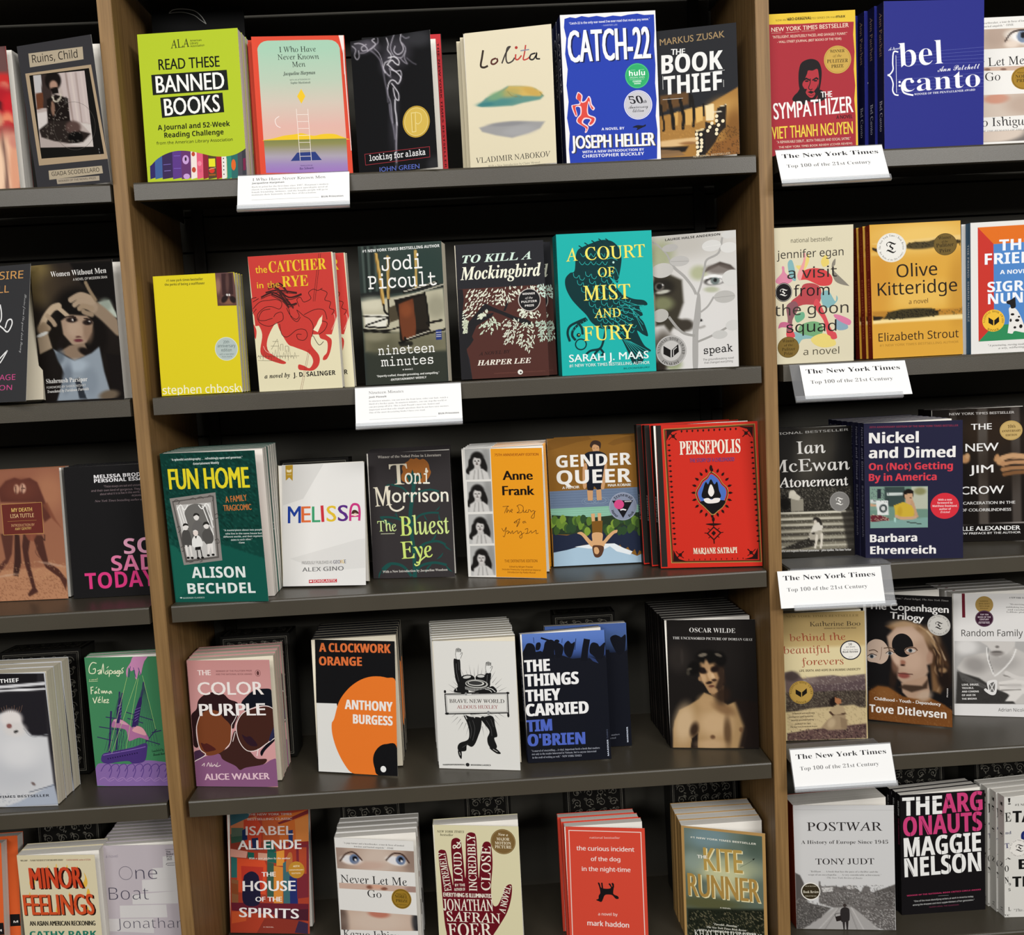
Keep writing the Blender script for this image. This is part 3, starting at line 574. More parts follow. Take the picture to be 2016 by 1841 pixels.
BOOK(pos=[.315,.03,1.828],yaw=-13.52,lean=5.2,size=[116.6,20,191.1],base='25262a',label='dark paperback with rough white title over sunlit falling dominoes',short='dark domino paperback',copies=0,row=1,byaw=0,
art=[
('Z',[-20,1912,1171,1910,1162,-12,-20,40],80,120,['26272b','232428'],[('p','a87a3c',24,1,[-15,651,699,743,1170,975,1170,-21,-34,35]),('p','6b4a28',51,.9,[28,955,454,980,448,793,39,731]),('e','c79a55',930,610,253,204,14,1.2,.8),('e','7a4f22',1090,392,135,272,-6,1.2,.8),('p','5a3f22',14,1,[26,869,120,877,124,723,46,705]),('p','d7a95e',20,.9,[198,664,293,706,279,503,219,491]),('p','d7a95e',20,.9,[378,715,497,738,506,481,388,492]),('p','e0b468',17,1,[539,725,658,747,643,536,549,503]),('p','f0dcae',14,1,[683,753,809,766,811,554,693,540]),('l','17130f',27,10,1,[163,890,206,646,218,457]),('l','17130f',24,10,1,[324,874,367,631,353,445]),('l','17130f',20,10,1,[494,908,521,684,506,464]),('l','17130f',15,8,1,[658,773,665,602]),('l','17130f',14,8,1,[41,817,82,487,64,438]),('l','17130f',17,7,1,[463,996,473,757]),('p','231d18',14,1,[857,694,992,748,974,403,819,265,827,536]),('p','1d1916',10,1,[529,394,673,414,678,14,543,18]),('p','2a211b',14,1,[676,516,842,449,960,489,817,197,679,40]),('p','efe0bd',10,1,[694,548,808,554,802,524,696,528]),('l','efe6cf',8,7,1,[797,637,917,637]),('l','e0d2b0',7,7,1,[900,715,984,732]),('p','e8d2a0',8,1,[538,402,665,419,656,396,545,375]),('p','dcb883',27,1,[-27,283,213,295,552,298,576,262,549,213,346,198,175,179,-29,214]),('e','8a5a30',431,224,135,20,-2,.8,.8),('p','1d1712',24,1,[-29,197,430,178,377,101,-33,86]),('p','8a5a2a',34,1,[817,197,1153,251,1161,-20,711,11]),('n','2a1c10',.55,.86,7,[724,427,1167,469,1162,-12,627,19]),('n','d09a50',.3,.85,9,[31,492,541,512,534,291,25,287]),('p','8a6a48',20,.9,[-30,172,293,125,375,50,-34,36])]),
('E','f0e2bf',549,341,24,26,-6),
('E','f0e2bf',612,332,24,26,-6),
('E','f0e2bf',554,281,24,26,-6),
('E','f0e2bf',618,249,24,26,-6),
('E','f0e2bf',556,153,24,26,-6),
('E','f0e2bf',615,151,24,26,-6),
('E','f0e2bf',562,84,24,26,-6),
('E','f0e2bf',603,98,24,26,-6),
('E','f0e2bf',557,42,24,26,-6),
('E','f0e2bf',847,579,24,26,-6),
('E','f0e2bf',843,512,24,26,-6),
('E','f0e2bf',870,447,24,26,-6),
('E','f0e2bf',843,381,24,26,-6),
('E','f0e2bf',838,323,24,26,-6),
('E','f0e2bf',776,481,24,26,-6),
('E','f0e2bf',744,428,24,26,-6),
('E','f0e2bf',714,377,24,26,-6),
('E','f0e2bf',556,213,24,26,-6),
('E','f0e2bf',620,205,24,26,-6),
('E','f0e2bf',935,500,24,26,-6),
('T','MARKUS ZUSAK','g','a58a62',55,1694,996,1716,95,1.7),
('T','THE','g','f0f0ee',213,1541,413,1529,85,6.8),
('T','BOOK','b','f0f0ee',69,1276,952,1258,272,10.2),
('T','THIEF','b','f0f0ee',93,962,937,957,272,6.8),
('L','e8e8e6',5.1,[69,896,367,890],0),
('L','e8e8e6',5.1,[961,1098,961,993],0),
('L','e8e8e6',5.1,[80,1249,79,1044],0),
('L','e8e8e6',5.1,[823,1234,982,1238],0),
('L','d8d8d6',3.4,[579,1219,982,1240],0),
('T','NATIONAL BESTSELLER','n','d8c8a8',492,2,1026,9,27,0)])
BOOK(pos=[.482,.03,1.827],yaw=-2.56,lean=1.37,size=[130.7,22,205.5],base='a8303a',label='crimson and yellow paperback with ink-drawn face and gold seal beside upright',short='crimson paperback',copies=0,row=1,byaw=0,
art=[
('P','e6c43f',[9,2055,1309,2054,1305,97,1275,97,1280,529,1265,766,1284,967,1267,1202,1285,1452,1270,1702,1284,1885,847,1898,504,1896,51,1908,8,1912]),
('T','NOW AN HBO ORIGINAL LIMITED SERIES ON max','n','3a2a14',133,1949,1016,1955,27,0),
('T','HBO ORIGINAL','b','2a1c10',300,1950,660,1954,42,0),
('T','max','b','1c1410',1023,1952,1160,1953,43,0),
('T','NEW YORK TIMES BESTSELLER','g','f0dcc6',65,1803,1207,1812,60,1.7),
('L','e8d0b8',3.4,[64,1783,210,1783],0),
('L','e8d0b8',3.4,[275,1780,476,1783],0),
('L','e8d0b8',3.4,[510,1788,707,1789],0),
('T','"INTELLIGENT, RELENTLESSLY PACED, AND SAVAGELY FUNNY."','g','f0dcc6',79,1707,1181,1704,37,0),
('T','— WALL STREET JOURNAL (BEST BOOKS OF THE YEAR)','g','f0dcc6',146,1635,1094,1637,33,0),
('S','1f1a1c',[453,977,445,1111,455,1228,489,1327,567,1373,662,1381,746,1338,785,1244,789,1127,757,944,698,813,628,766,543,791,493,857]),
('S','1f1a1c',[350,797,372,863,425,911,479,975,528,872,558,736,472,740]),
('S','1f1a1c',[818,786,854,830,804,908,736,928,715,812,644,731,714,745]),
('S','b2363f',[501,1025,534,1090,574,1172,592,1218,657,1214,726,1234,745,1163,749,1062,733,962,691,880,655,828,612,824,562,870,521,940]),
('P','1f1a1c',[509,1088,560,1119,619,1085,612,1066,559,1092,512,1064]),
('P','1f1a1c',[647,1084,710,1118,743,1096,739,1072,706,1091,650,1064]),
('E','1f1a1c',567,1066,29,12,-3),
('E','1f1a1c',696,1065,29,12,-3),
('C','1f1a1c',11.8,[620,1102,615,1035,592,966,619,938,647,950]),
('P','1f1a1c',[573,907,622,924,680,904,628,880]),
('C','1f1a1c',6.8,[582,866,623,854,665,865]),
('P','1f1a1c',[500,1008,530,956,568,954,546,905,565,853,528,906]),
('P','1f1a1c',[742,1029,712,963,670,915,691,877,729,945]),
('K','award_seal',[('E','caa651',1030,1353,202,202,-3),('O','a8843a',5.1,1030,1353,185,185),('T','WINNER','S','4a3a18',921,1454,1137,1456,43,0),('T','of the','i','4a3a18',964,1390,1091,1390,37,0),('T','PULITZER','S','4a3a18',874,1310,1185,1310,50,0),('T','PRIZE','S','4a3a18',936,1236,1118,1238,47,0)]),
('T','THE','g','f4f0ee',774,817,936,820,84,5.1),
('T','SYMPATHIZER','g','f4f0ee',66,534,1247,582,234,6.8),
('T','A NOVEL','g','1f1a1c',993,494,1231,495,53,1.7),
('T','VIET THANH NGUYEN','g','ecd04c',30,249,1233,270,177,5.1),
('T','"A REMARKABLE DEBUT... BOTH THRILLER AND SOCIAL SATIRE."','g','f0dcc6',97,183,1196,183,37,0),
('T','THE NEW YORK TIMES BOOK REVIEW (COVER REVIEW)','g','f0dcc6',123,110,1219,114,30,0)])
BOOK(pos=[.798,.118,1.826],yaw=-1.2,lean=1.29,size=[138.1,18,215.2],base='f0eeea',label='white paperback with strips of a freckled face at the right frame edge',short='white face-strip paperback',copies=0,row=1,byaw=0,
art=[
('Z',[1,1976,1383,1971,1384,1673,2,1666],60,24,'c8b4a4',[('e','b09a8c',736,1880,185,215,-3,1.2,.7),('e','e6dcd2',1160,1826,278,107,-13,.5,1),('e','f4f2f0',1178,1816,185,75,-13,.4,1),('e','7f8fa8',1179,1842,102,98,-3,.25,1),('e','1c1c22',1179,1860,48,47,-3,.3,1),('l','3a2c28',13,11,1,[892,1776,995,1904,1180,1940,1364,1905]),('e','efe0d2',993,1727,111,54,-3,1,.8)]),
('Z',[-2,1399,1381,1389,1383,1314,-1,1355],60,10,'d0b4a2',[('e','8a6a5c',601,1357,48,21,-3,.7,1),('e','8a6a5c',860,1350,48,18,-3,.7,1)]),
('Z',[-7,971,1382,960,1381,628,-9,613],60,24,'d2c2b4',[('e','cf9680',743,900,204,75,0,.7,1),('e','b8a090',1187,790,296,161,-3,1.2,.7)]),
('Z',[-9,397,1379,403,1377,232,-4,235],50,14,'77706c',[('e','d8c8ba',589,423,611,197,-3,.3,1)]),
('T','"A page-turner and a heartbreaker, a tour de force of knotted','r','5a5854',113,2047,1291,2068,30,0),
('T','tension and buried anguish." —TIME','r','5a5854',296,1996,1029,2012,30,0),
('T','Never Let Me','s','222020',84,1399,1193,1415,129,0),
('T','Go','s','222020',565,1182,806,1183,125,0),
('K','award_seal',[('E','a9822c',1182,1198,200,175,-3),('O','6a5018',7.3,1182,1198,178,158),('T','Winner of the','r','4a3810',1077,1274,1284,1272,23,0),('T','NOBEL','r','4a3810',1047,1204,1317,1201,50,0),('T','PRIZE','r','4a3810',1064,1139,1292,1138,50,0)]),
('T','Kazuo Ishiguro','s','222020',70,483,1351,473,129,0),
('T','AUTHOR OF THE REMAINS OF THE DAY','i','6a6864',254,394,1276,394,25,0)])
BOOK(pos=[.645,.006,1.826],yaw=3.5,lean=-.81,size=[153.8,20,208.7],base='2a2f86',label='cobalt blue paperback with white lowercase title across faint music staves',short='cobalt blue paperback',copies=3,row=1,cdx=-4,spine='191a3c',spt=[('Ann Patchett','s','a58a72',.06,.36,.5),('Bel Canto','s','c8c8d8',.66,.87,.5)],byaw=6,
art=[
('L','6f78c0',2.6,[181,1339,1539,1415],0),
('L','6f78c0',2.6,[181,1300,1539,1363],0),
('L','6f78c0',2.6,[181,1260,1539,1310],0),
('L','6f78c0',2.6,[181,1221,1540,1258],0),
('L','6f78c0',2.6,[181,1182,1540,1205],0),
('L','6f78c0',2.6,[188,979,1534,1053],0),
('L','6f78c0',2.6,[188,933,1534,1004],0),
('L','6f78c0',2.6,[188,887,1534,954],0),
('L','6f78c0',2.6,[188,841,1535,904],0),
('L','6f78c0',2.6,[188,795,1535,855],0),
('T','bel','r','f2f3f8',234,1158,907,1195,336,0),
('T','canto','r','f2f3f8',268,804,1484,856,254,0),
('C','f2f3f8',24,[429,989,322,976,268,895,303,795,446,755]),
('E','f2f3f8',236,948,18,16,-2),
('E','f2f3f8',236,896,18,16,-2),
('C','f2f3f8',20.6,[217,1371,146,1372,131,1226,136,1128,91,1063,52,1051]),
('C','f2f3f8',20.6,[52,1051,100,1022,135,931,129,833,161,774,218,761]),
('L','f2f3f8',6.9,[181,1326,188,798],0),
('T','A Novel','c','e8eaf6',67,1393,252,1412,43,0),
('T','Ann Patchett','c','f0f1f8',822,1078,1476,1112,72,0),
('T','WINNER OF THE PEN/FAULKNER AWARD','S','e8eaf6',460,753,1405,797,28,0)])
BOOK(pos=[-.753,.02,1.522],yaw=-18.61,lean=10.6,size=[137,26,201.2],base='38383a',label='black paperback with orange and pink letters and white line drawing, left frame edge',short='black line-drawing paperback',copies=0,row=2,byaw=0,
art=[
('T','DESIRE','n','d9a05c',550,1818,1247,1805,114,0),
('T','SMALL','n','dba060',403,1617,1002,1613,106,0),
('T','Stories from the great dark Snowy','c','a8a8a8',1283,1566,1232,710,37,0),
('C','f2f2f2',20.3,[855,1440,882,1328,883,1219,846,1148,915,1090,1005,1030,1077,1135,1063,1208,998,1194,959,1087]),
('C','f2f2f2',18.2,[1016,757,953,706,848,603,893,583,1016,757]),
('T','LANGUAGE','n','d0508c',395,329,1170,321,81,0),
('T','VISION','n','d0508c',580,180,1117,176,73,0)])
BOOK(pos=[-.622,.03,1.517],yaw=-13.14,lean=.12,size=[134.5,14,202.2],base='1a1716',label='dark paperback with photo of a woman in white raising both hands',short='dark portrait paperback',copies=1,row=2,byaw=0,
art=[
('Z',[19,2013,1317,2031,1365,25,-20,21],80,130,['2a2420','15110f'],[('e','6f5f3c',154,1763,260,306,-3,1.1,.9),('e','8a7848',129,1907,180,162,-3,1.2,.6),('e','3a3026',427,1674,320,252,-3,1.3,.8),('p','131110',57,1,[665,2014,1337,2004,1387,1330,1012,1530,813,1720]),('e','14110f',708,1299,381,360,-3,.6,1),('e','15110f',949,927,220,306,-3,.6,1),('e','17130f',260,892,240,252,-3,.6,1),('p','b4bdb0',30,1,[1060,1421,1241,1445,1371,1172,1180,1236]),('e','8a9488',1175,1378,100,90,-3,1,.8),('l','8f7c68',91,42,1,[1355,1012,1158,1219,994,1354]),('l','a08c76',76,42,1,[974,1355,789,1491]),('l','a8937c',42,23,1,[967,1480,794,1544,627,1483]),('l','a8937c',38,23,1,[981,1426,785,1455,680,1408]),('l','9c876f',38,23,1,[952,1338,817,1382,754,1350]),('l','94806a',34,23,1,[943,1250,828,1292,810,1311]),('l','8a775f',25,19,1,[1024,1459,940,1606,892,1715]),('l','b9a48a',49,23,1,[100,1100,177,1240,313,1376,418,1406]),('l','b9a48a',32,19,1,[378,1408,470,1331,553,1254]),('l','a48f77',34,19,1,[221,1274,294,1197,328,1141]),('l','9a866f',38,19,1,[147,1152,221,1093]),('e','8a765f',128,1080,92,90,-3,.8,1),('p','a58c77',34,1,[435,1189,585,1271,862,1237,952,1142,917,1001,822,862,694,788,579,839,453,990]),('e','b9a08a',643,1070,120,126,-3,1,.7),('e','8a705c',859,1022,80,162,-3,1,.7),('e','b09680',716,994,52,90,-13,.9,.8),('e','2a1f1c',612,1194,92,40,-3,.6,1),('e','d8cfc8',636,1192,28,14,-3,.8,1),('e','120d0c',656,1191,24,23,-3,.4,1),('e','2a1f1c',864,1143,80,40,-3,.6,1),('e','120d0c',872,1147,24,23,-3,.4,1),('e','d8cfc8',893,1156,12,11,-3,.8,1),('l','241a17',11,11,1,[501,1240,602,1248,680,1226]),('l','241a17',11,11,1,[818,1203,935,1179]),('e','6a343a',689,891,72,25,-3,.7,1),('e','5a3a34',694,941,48,14,-3,.8,1),('l','1a1513',49,23,1,[426,920,370,778,531,770]),('p','8a7562',30,1,[536,824,780,847,843,681,594,604,366,742]),('e','1a1412',787,720,120,54,-23,.7,1),('p','8e99a4',34,1,[269,783,364,724,593,595,885,697,1014,781,1056,419,1139,54,1055,21,246,19,411,413]),('e','a9b6c2',626,530,180,90,-3,1,.8),('e','6a7480',446,357,80,216,-13,1,.8),('e','7d8894',822,285,120,198,-3,1,.7),('p','2c3138',19,1,[565,333,647,348,735,35,614,40]),('e','56606a',358,670,72,108,-23,1,.7),('p','1a1614',38,1,[15,706,267,765,373,433,226,20,-20,21]),('p','171312',38,1,[1104,686,1377,636,1357,44,1180,70]),('p','9a8872',30,1,[23,960,195,1041,250,802,38,723]),('e','cfd0cc',110,1009,100,25,17,.6,1),('e','6a5c4c',1101,73,160,72,7,.8,1)]),
('T','Women Without Men','r','f2f0ec',339,1831,1237,1834,76,0),
('T','A NOVEL OF MODERN IRAN','n','dedad4',693,1755,1241,1757,36,0),
('T','Shahrnush Parsipur','r','f0eeea',95,286,774,291,65,0),
('T','FOREWORD BY SHIRIN NESHAT','n','d8d6d2',95,209,739,220,32,0),
('T','Translated by Faridoun Farrokh','I','dcdad6',100,145,781,160,40,0)])
BOOK(pos=[-.446,.03,1.518],yaw=-3.35,lean=1.8,size=[121.6,13,177.1],base='dccb20',label='bright yellow paperback with small corner photo of feet and pale round seal',short='bright yellow paperback',copies=2,row=2,cdx=0,cjit=.3,byaw=-3.35,
art=[
('Z',[930,1776,1202,1768,1235,1281,935,1290],30,50,['6a4a48','5a3c36'],[('p','3a2424',15,1,[1021,1760,1187,1760,1182,1444,1016,1443]),('e','a88068',962,1582,37,109,-3,1,.7),('e','7a5a50',1103,1629,26,163,-3,1,.5),('e','8a6048',1102,1348,130,44,-3,.8,.8),('e','241818',1045,1387,41,65,-38,.5,1),('e','241818',1168,1372,41,58,32,.5,1),('e','e8e4e0',1086,1443,13,16,-3,.4,1),('e','e8e4e0',1121,1441,13,16,-3,.4,1)]),
('T','#1 new york times bestseller','b','4a4a18',195,1681,744,1679,36,0),
('T','the perks of being a wallflower','b','4a4a18',168,1624,765,1616,36,0),
('K','anniversary_seal',[('E','b3c0bc',1019,651,172,174,-3),('O','d4dcd0',9.2,1019,651,167,169),('T','20th','n','4f5f5f',979,735,1066,733,40,0),('T','anniversary','n','4f5f5f',890,680,1154,670,45,0),('T','edition','n','4f5f5f',941,615,1096,610,45,0),('T','with a new letter','n','5f6f6f',911,565,1128,559,24,0),('T','from charlie','n','5f6f6f',942,527,1097,523,24,0)]),
('T','stephen chbosky','n','f4f2d8',17,27,1254,1,120,1.8)])
BOOK(pos=[-.301,.03,1.517],yaw=-6.11,lean=-2.06,size=[126.6,15,198.9],base='e6debb',label='red and cream paperback with drawn carousel horse',short='red horse paperback',copies=1,row=2,cdx=14,byaw=-4,
art=[
('P','cb3f38',[-4,1989,1246,1988,1261,1058,1162,792,884,806,753,916,358,1005,22,972]),
('S','cb3f38',[-2,1382,129,1374,266,1350,423,1341,469,1271,617,1161,773,1153,1043,1476,1147,1470,1204,1315,1246,1195,1233,1026,1171,910,1076,813,1046,866,1002,970,907,873,838,672,946,495,934,358,840,277,700,284,622,305,628,374,706,353,790,314,851,414,791,538,589,634,489,690,384,901,341,1006,221,841,172,690,198,585,313,493,439,418,375,396,154,484,66,592,116,847,61,1021,-2,1195]),
('S','cb3f38',[976,870,1091,778,1155,707,1125,555,1063,438,1001,424,1014,475,1072,540,1084,693,984,750]),
('S','cb3f38',[-20,1026,34,920,13,784,-7,854]),
('C','2c1a18',8.6,[10,1228,124,1324,266,1341,388,1343,453,1289,411,1206,292,1247,186,1235,72,1140,96,1019,231,961,358,1005,450,1051,441,1154,353,1141,313,1093]),
('C','2c1a18',8.6,[517,1217,560,1113,641,1041,698,1089,670,1175,767,1085,850,1030,894,925,864,773]),
('C','2c1a18',8.6,[392,986,413,831,497,793,646,887,768,881,795,794,737,729,652,750,640,819,710,816]),
('C','2c1a18',8.6,[769,1102,913,1162,1019,1173,1085,1136,1110,1016]),
('C','2c1a18',8.6,[1078,1474,1006,1444,938,1465,865,1418,893,1332,784,1288,738,1358,683,1327,709,1224]),
('C','2c1a18',8.6,[1042,1459,1142,1403,1099,1304,1183,1266,1159,1182,1225,1145,1185,1079]),
('C','2c1a18',8.6,[971,802,1063,865,1106,965,1005,1004]),
('C','2c1a18',8.6,[882,789,958,649,1032,696]),
('C','2c1a18',8.6,[272,1214,147,1187,83,1071,169,1049,294,1077]),
('C','2c1a18',8.6,[550,1199,575,1078,656,1006,714,1071]),
('E','e9dfb8',985,971,24,94,-28),
('P','f0e6c4',[889,874,1006,1021,1046,1087,1028,969,956,837]),
('C','f3d9c8',5.2,[118,675,163,587,316,528]),
('C','f3d9c8',5.2,[1221,1094,1230,992,1167,860]),
('C','3a1f1e',22.4,[223,1454,400,1478,692,1428]),
('C','5a2824',12.1,[221,1430,397,1447,691,1414]),
('C','3a1f1e',22.4,[147,1390,345,1447,542,1301]),
('C','5a2824',12.1,[145,1367,342,1417,540,1287]),
('C','3a1f1e',22.4,[354,1548,481,1406,621,1212]),
('C','5a2824',12.1,[352,1524,478,1375,620,1198]),
('C','3a1f1e',22.4,[403,1511,565,1367,760,1407]),
('C','5a2824',12.1,[401,1488,562,1337,759,1394]),
('C','3a1f1e',22.4,[432,1442,539,1267,679,1276]),
('C','5a2824',12.1,[430,1419,536,1237,678,1263]),
('C','3a1f1e',22.4,[264,1519,444,1577,553,1435]),
('C','5a2824',12.1,[262,1496,441,1546,552,1422]),
('C','3a1f1e',22.4,[309,1432,475,1338,552,1216]),
('C','5a2824',12.1,[307,1409,472,1308,550,1202]),
('L','2c1a18',8.6,[7,1381,78,1394],0),
('L','2c1a18',8.6,[19,1329,111,1375],0),
('L','2c1a18',8.6,[-10,1161,62,1225],0),
('L','3a1f1c',5.2,[1067,1977,924,1288],0),
('L','3a1f1c',5.2,[1093,1975,950,1287],0),
('L','8a3a30',3.4,[796,589,623,3],0),
('L','8a3a30',3.4,[817,588,649,1],0),
('L','4a4436',3.4,[15,509,35,542,58,498],0),
('L','4a4436',3.4,[55,486,81,583,100,496],0),
('L','4a4436',3.4,[95,463,127,623,142,494],0),
('L','4a4436',3.4,[141,502,173,664,184,491],0),
('L','4a4436',3.4,[181,480,204,534,226,489],0),
('L','4a4436',3.4,[222,457,250,574,268,487],0),
('L','4a4436',3.4,[267,496,296,615,311,485],0),
('L','4a4436',3.4,[308,473,341,655,353,483],0),
('L','4a4436',3.4,[348,450,372,525,395,481],0),
('L','4a4436',3.4,[394,489,418,565,437,478],0),
('L','4a4436',3.4,[434,467,464,606,479,476],0),
('L','4a4436',3.4,[474,444,509,647,521,474],0),
('L','4a4436',3.4,[520,483,540,516,563,472],0),
('L','4a4436',3.4,[560,460,586,557,605,470],0),
('L','5a5444',3.4,[25,526,648,502],0),
('L','5a5444',3.4,[19,465,396,438],0),
('L','4a4436',3.4,[236,618,337,767,359,611],0),
('L','4a4436',3.4,[232,670,354,663],0),
('L','4a4436',3.4,[264,736,352,732],0),
('L','4a4436',3.4,[375,593,383,687,418,686,410,592],0),
('L','4a4436',3.4,[443,573,451,658,494,656,487,570],0),
('T','the','g','f0c832',98,1744,275,1743,106,1.7),
('T','CATCHER','r','f0c832',305,1739,1161,1744,160,5.2),
('T','in','g','f0c832',104,1523,198,1523,92,1.7),
('T','the','g','d8a832',255,1520,439,1521,99,1.7),
('T','RYE','r','f0c832',482,1520,870,1519,157,5.2),
('T','a novel by','I','2a2622',96,194,484,195,65,0),
('T','J. D. SALINGER','b','23201e',534,192,1175,195,68,0)])
BOOK(pos=[-.142,.03,1.518],yaw=-9.47,lean=1.6,size=[126.6,30,206.6],base='2c332f',label='thick dark green paperback with photo of toppled school chairs',short='toppled chair paperback',copies=0,row=2,byaw=-9,
art=[
('Z',[-20,2062,1280,2071,1251,-6,21,-8],90,140,['33413c','2b312d'],[('p','27302d',35,1,[-21,2062,316,2065,292,1368,-11,1351]),('l','55635c',17,24,.7,[67,2047,71,1381]),('l','55635c',17,24,.7,[155,2042,150,1376]),('l','1b2220',17,24,.8,[111,2045,114,1361]),('l','1b2220',17,24,.8,[208,2038,193,1356]),('l','5a6a62',17,24,.6,[261,2035,256,1370]),('e','2a3d38',998,1700,317,308,-3,1.2,.8),('p','1e2220',24,1,[-10,1368,630,1416,1263,1446,1268,1378,627,1348,3,1299]),('p','b9b49c',45,1,[9,1247,357,1278,1260,1379,1277,730,943,714,416,777,19,833]),('e','d8d4bd',175,1203,212,103,-3,1.2,.7),('e','8d8a76',1140,1113,141,171,-3,1.1,.7),('p','e8e6da',21,.9,[42,1056,414,1035,349,832,47,849]),('p','7a765f',70,1,[17,799,1259,731,1270,440,26,504]),('e','5a5844',313,541,264,171,-3,1.2,.8),('e','97927a',200,720,159,69,-3,1.2,.6),('p','33372f',104,1,[23,453,1262,457,1254,-23,21,-8]),('e','6a6751',935,578,282,103,-3,1.2,.7),('l','c8a45a',21,9,1,[273,1932,320,1537,343,1185]),('l','8a6a34',9,7,1,[255,1933,298,1538,325,1186]),('l','b99a58',19,9,1,[447,1887,432,1496,418,1258]),('l','8f6f38',7,7,1,[468,1886,439,1256]),('l','c0a05a',19,9,1,[872,1945,862,1623,851,1420]),('l','1a1712',16,7,1,[343,1185,355,1090,397,1045]),('l','15120e',14,7,1,[418,1258,407,915,332,851,48,875]),('l','15120e',12,7,1,[10,834,382,805,598,853]),('l','15120e',12,7,1,[18,807,416,769]),('l','2a261e',10,7,1,[13,1032,429,1000]),('p','4a4232',17,1,[420,1138,546,1182,569,958,424,914]),('l','15120e',12,7,1,[68,899,393,985]),('p','19140f',14,1,[506,1252,977,1327,1018,796,1051,760,584,613,560,666,561,975]),('p','6d3a22',24,1,[573,1180,797,1253,829,892,799,671,604,647,574,906]),('e','8a4a2a',682,1088,88,103,-3,1.1,.7),('p','241e17',14,1,[797,1253,975,1293,1018,796,824,789]),('l','c8c3b0',9,7,.9,[524,1260,765,1306,1280,1437]),('l','1a1712',14,7,1,[662,1346,911,1399,1160,1478]),('l','d8d4c4',7,5,.9,[671,1362,912,1416,1143,1474]),('l','15120e',14,7,1,[977,1327,1001,1121,1019,830]),('l','15120e',16,7,1,[638,636,943,714,1262,774]),('l','cfcab8',7,5,.9,[639,653,944,740,1015,753]),('l','15120e',17,7,1,[987,875,1208,908]),('l','15120e',17,7,1,[548,607,638,628,641,679]),('l','11100c',35,24,.8,[582,588,724,589])]),
('T','#1 NEW YORK TIMES BESTSELLING AUTHOR','b','f0f2f0',66,1969,1237,1979,41,0),
('T','Jodi','m','f4f4f2',350,1685,962,1688,192,1.7),
('T','Picoult','m','f4f4f2',127,1425,1166,1427,192,1.7),
('T','nineteen','m','f2f2ee',222,442,1083,446,123,0),
('T','minutes','m','f2f2ee',253,271,1052,276,123,0),
('T','a novel','m','e8e8e2',578,200,737,199,24,1.7),
('T','"Expertly crafted, thought-provoking, and compelling."','b','f0f0ea',176,115,1132,124,29,0),
('T','—ENTERTAINMENT WEEKLY','b','f0f0ea',379,50,935,65,31,0),
('K','book_club_label',[('P','2a3a78',[1113,770,1200,772,1198,624,1110,623]),('T','BOOK CLUB','b','e8e8f0',1117,725,1193,727,15,0),('L','e8e8f0',7,[1117,696,1191,698],0),('L','e8e8f0',7,[1116,671,1190,672],0)])])
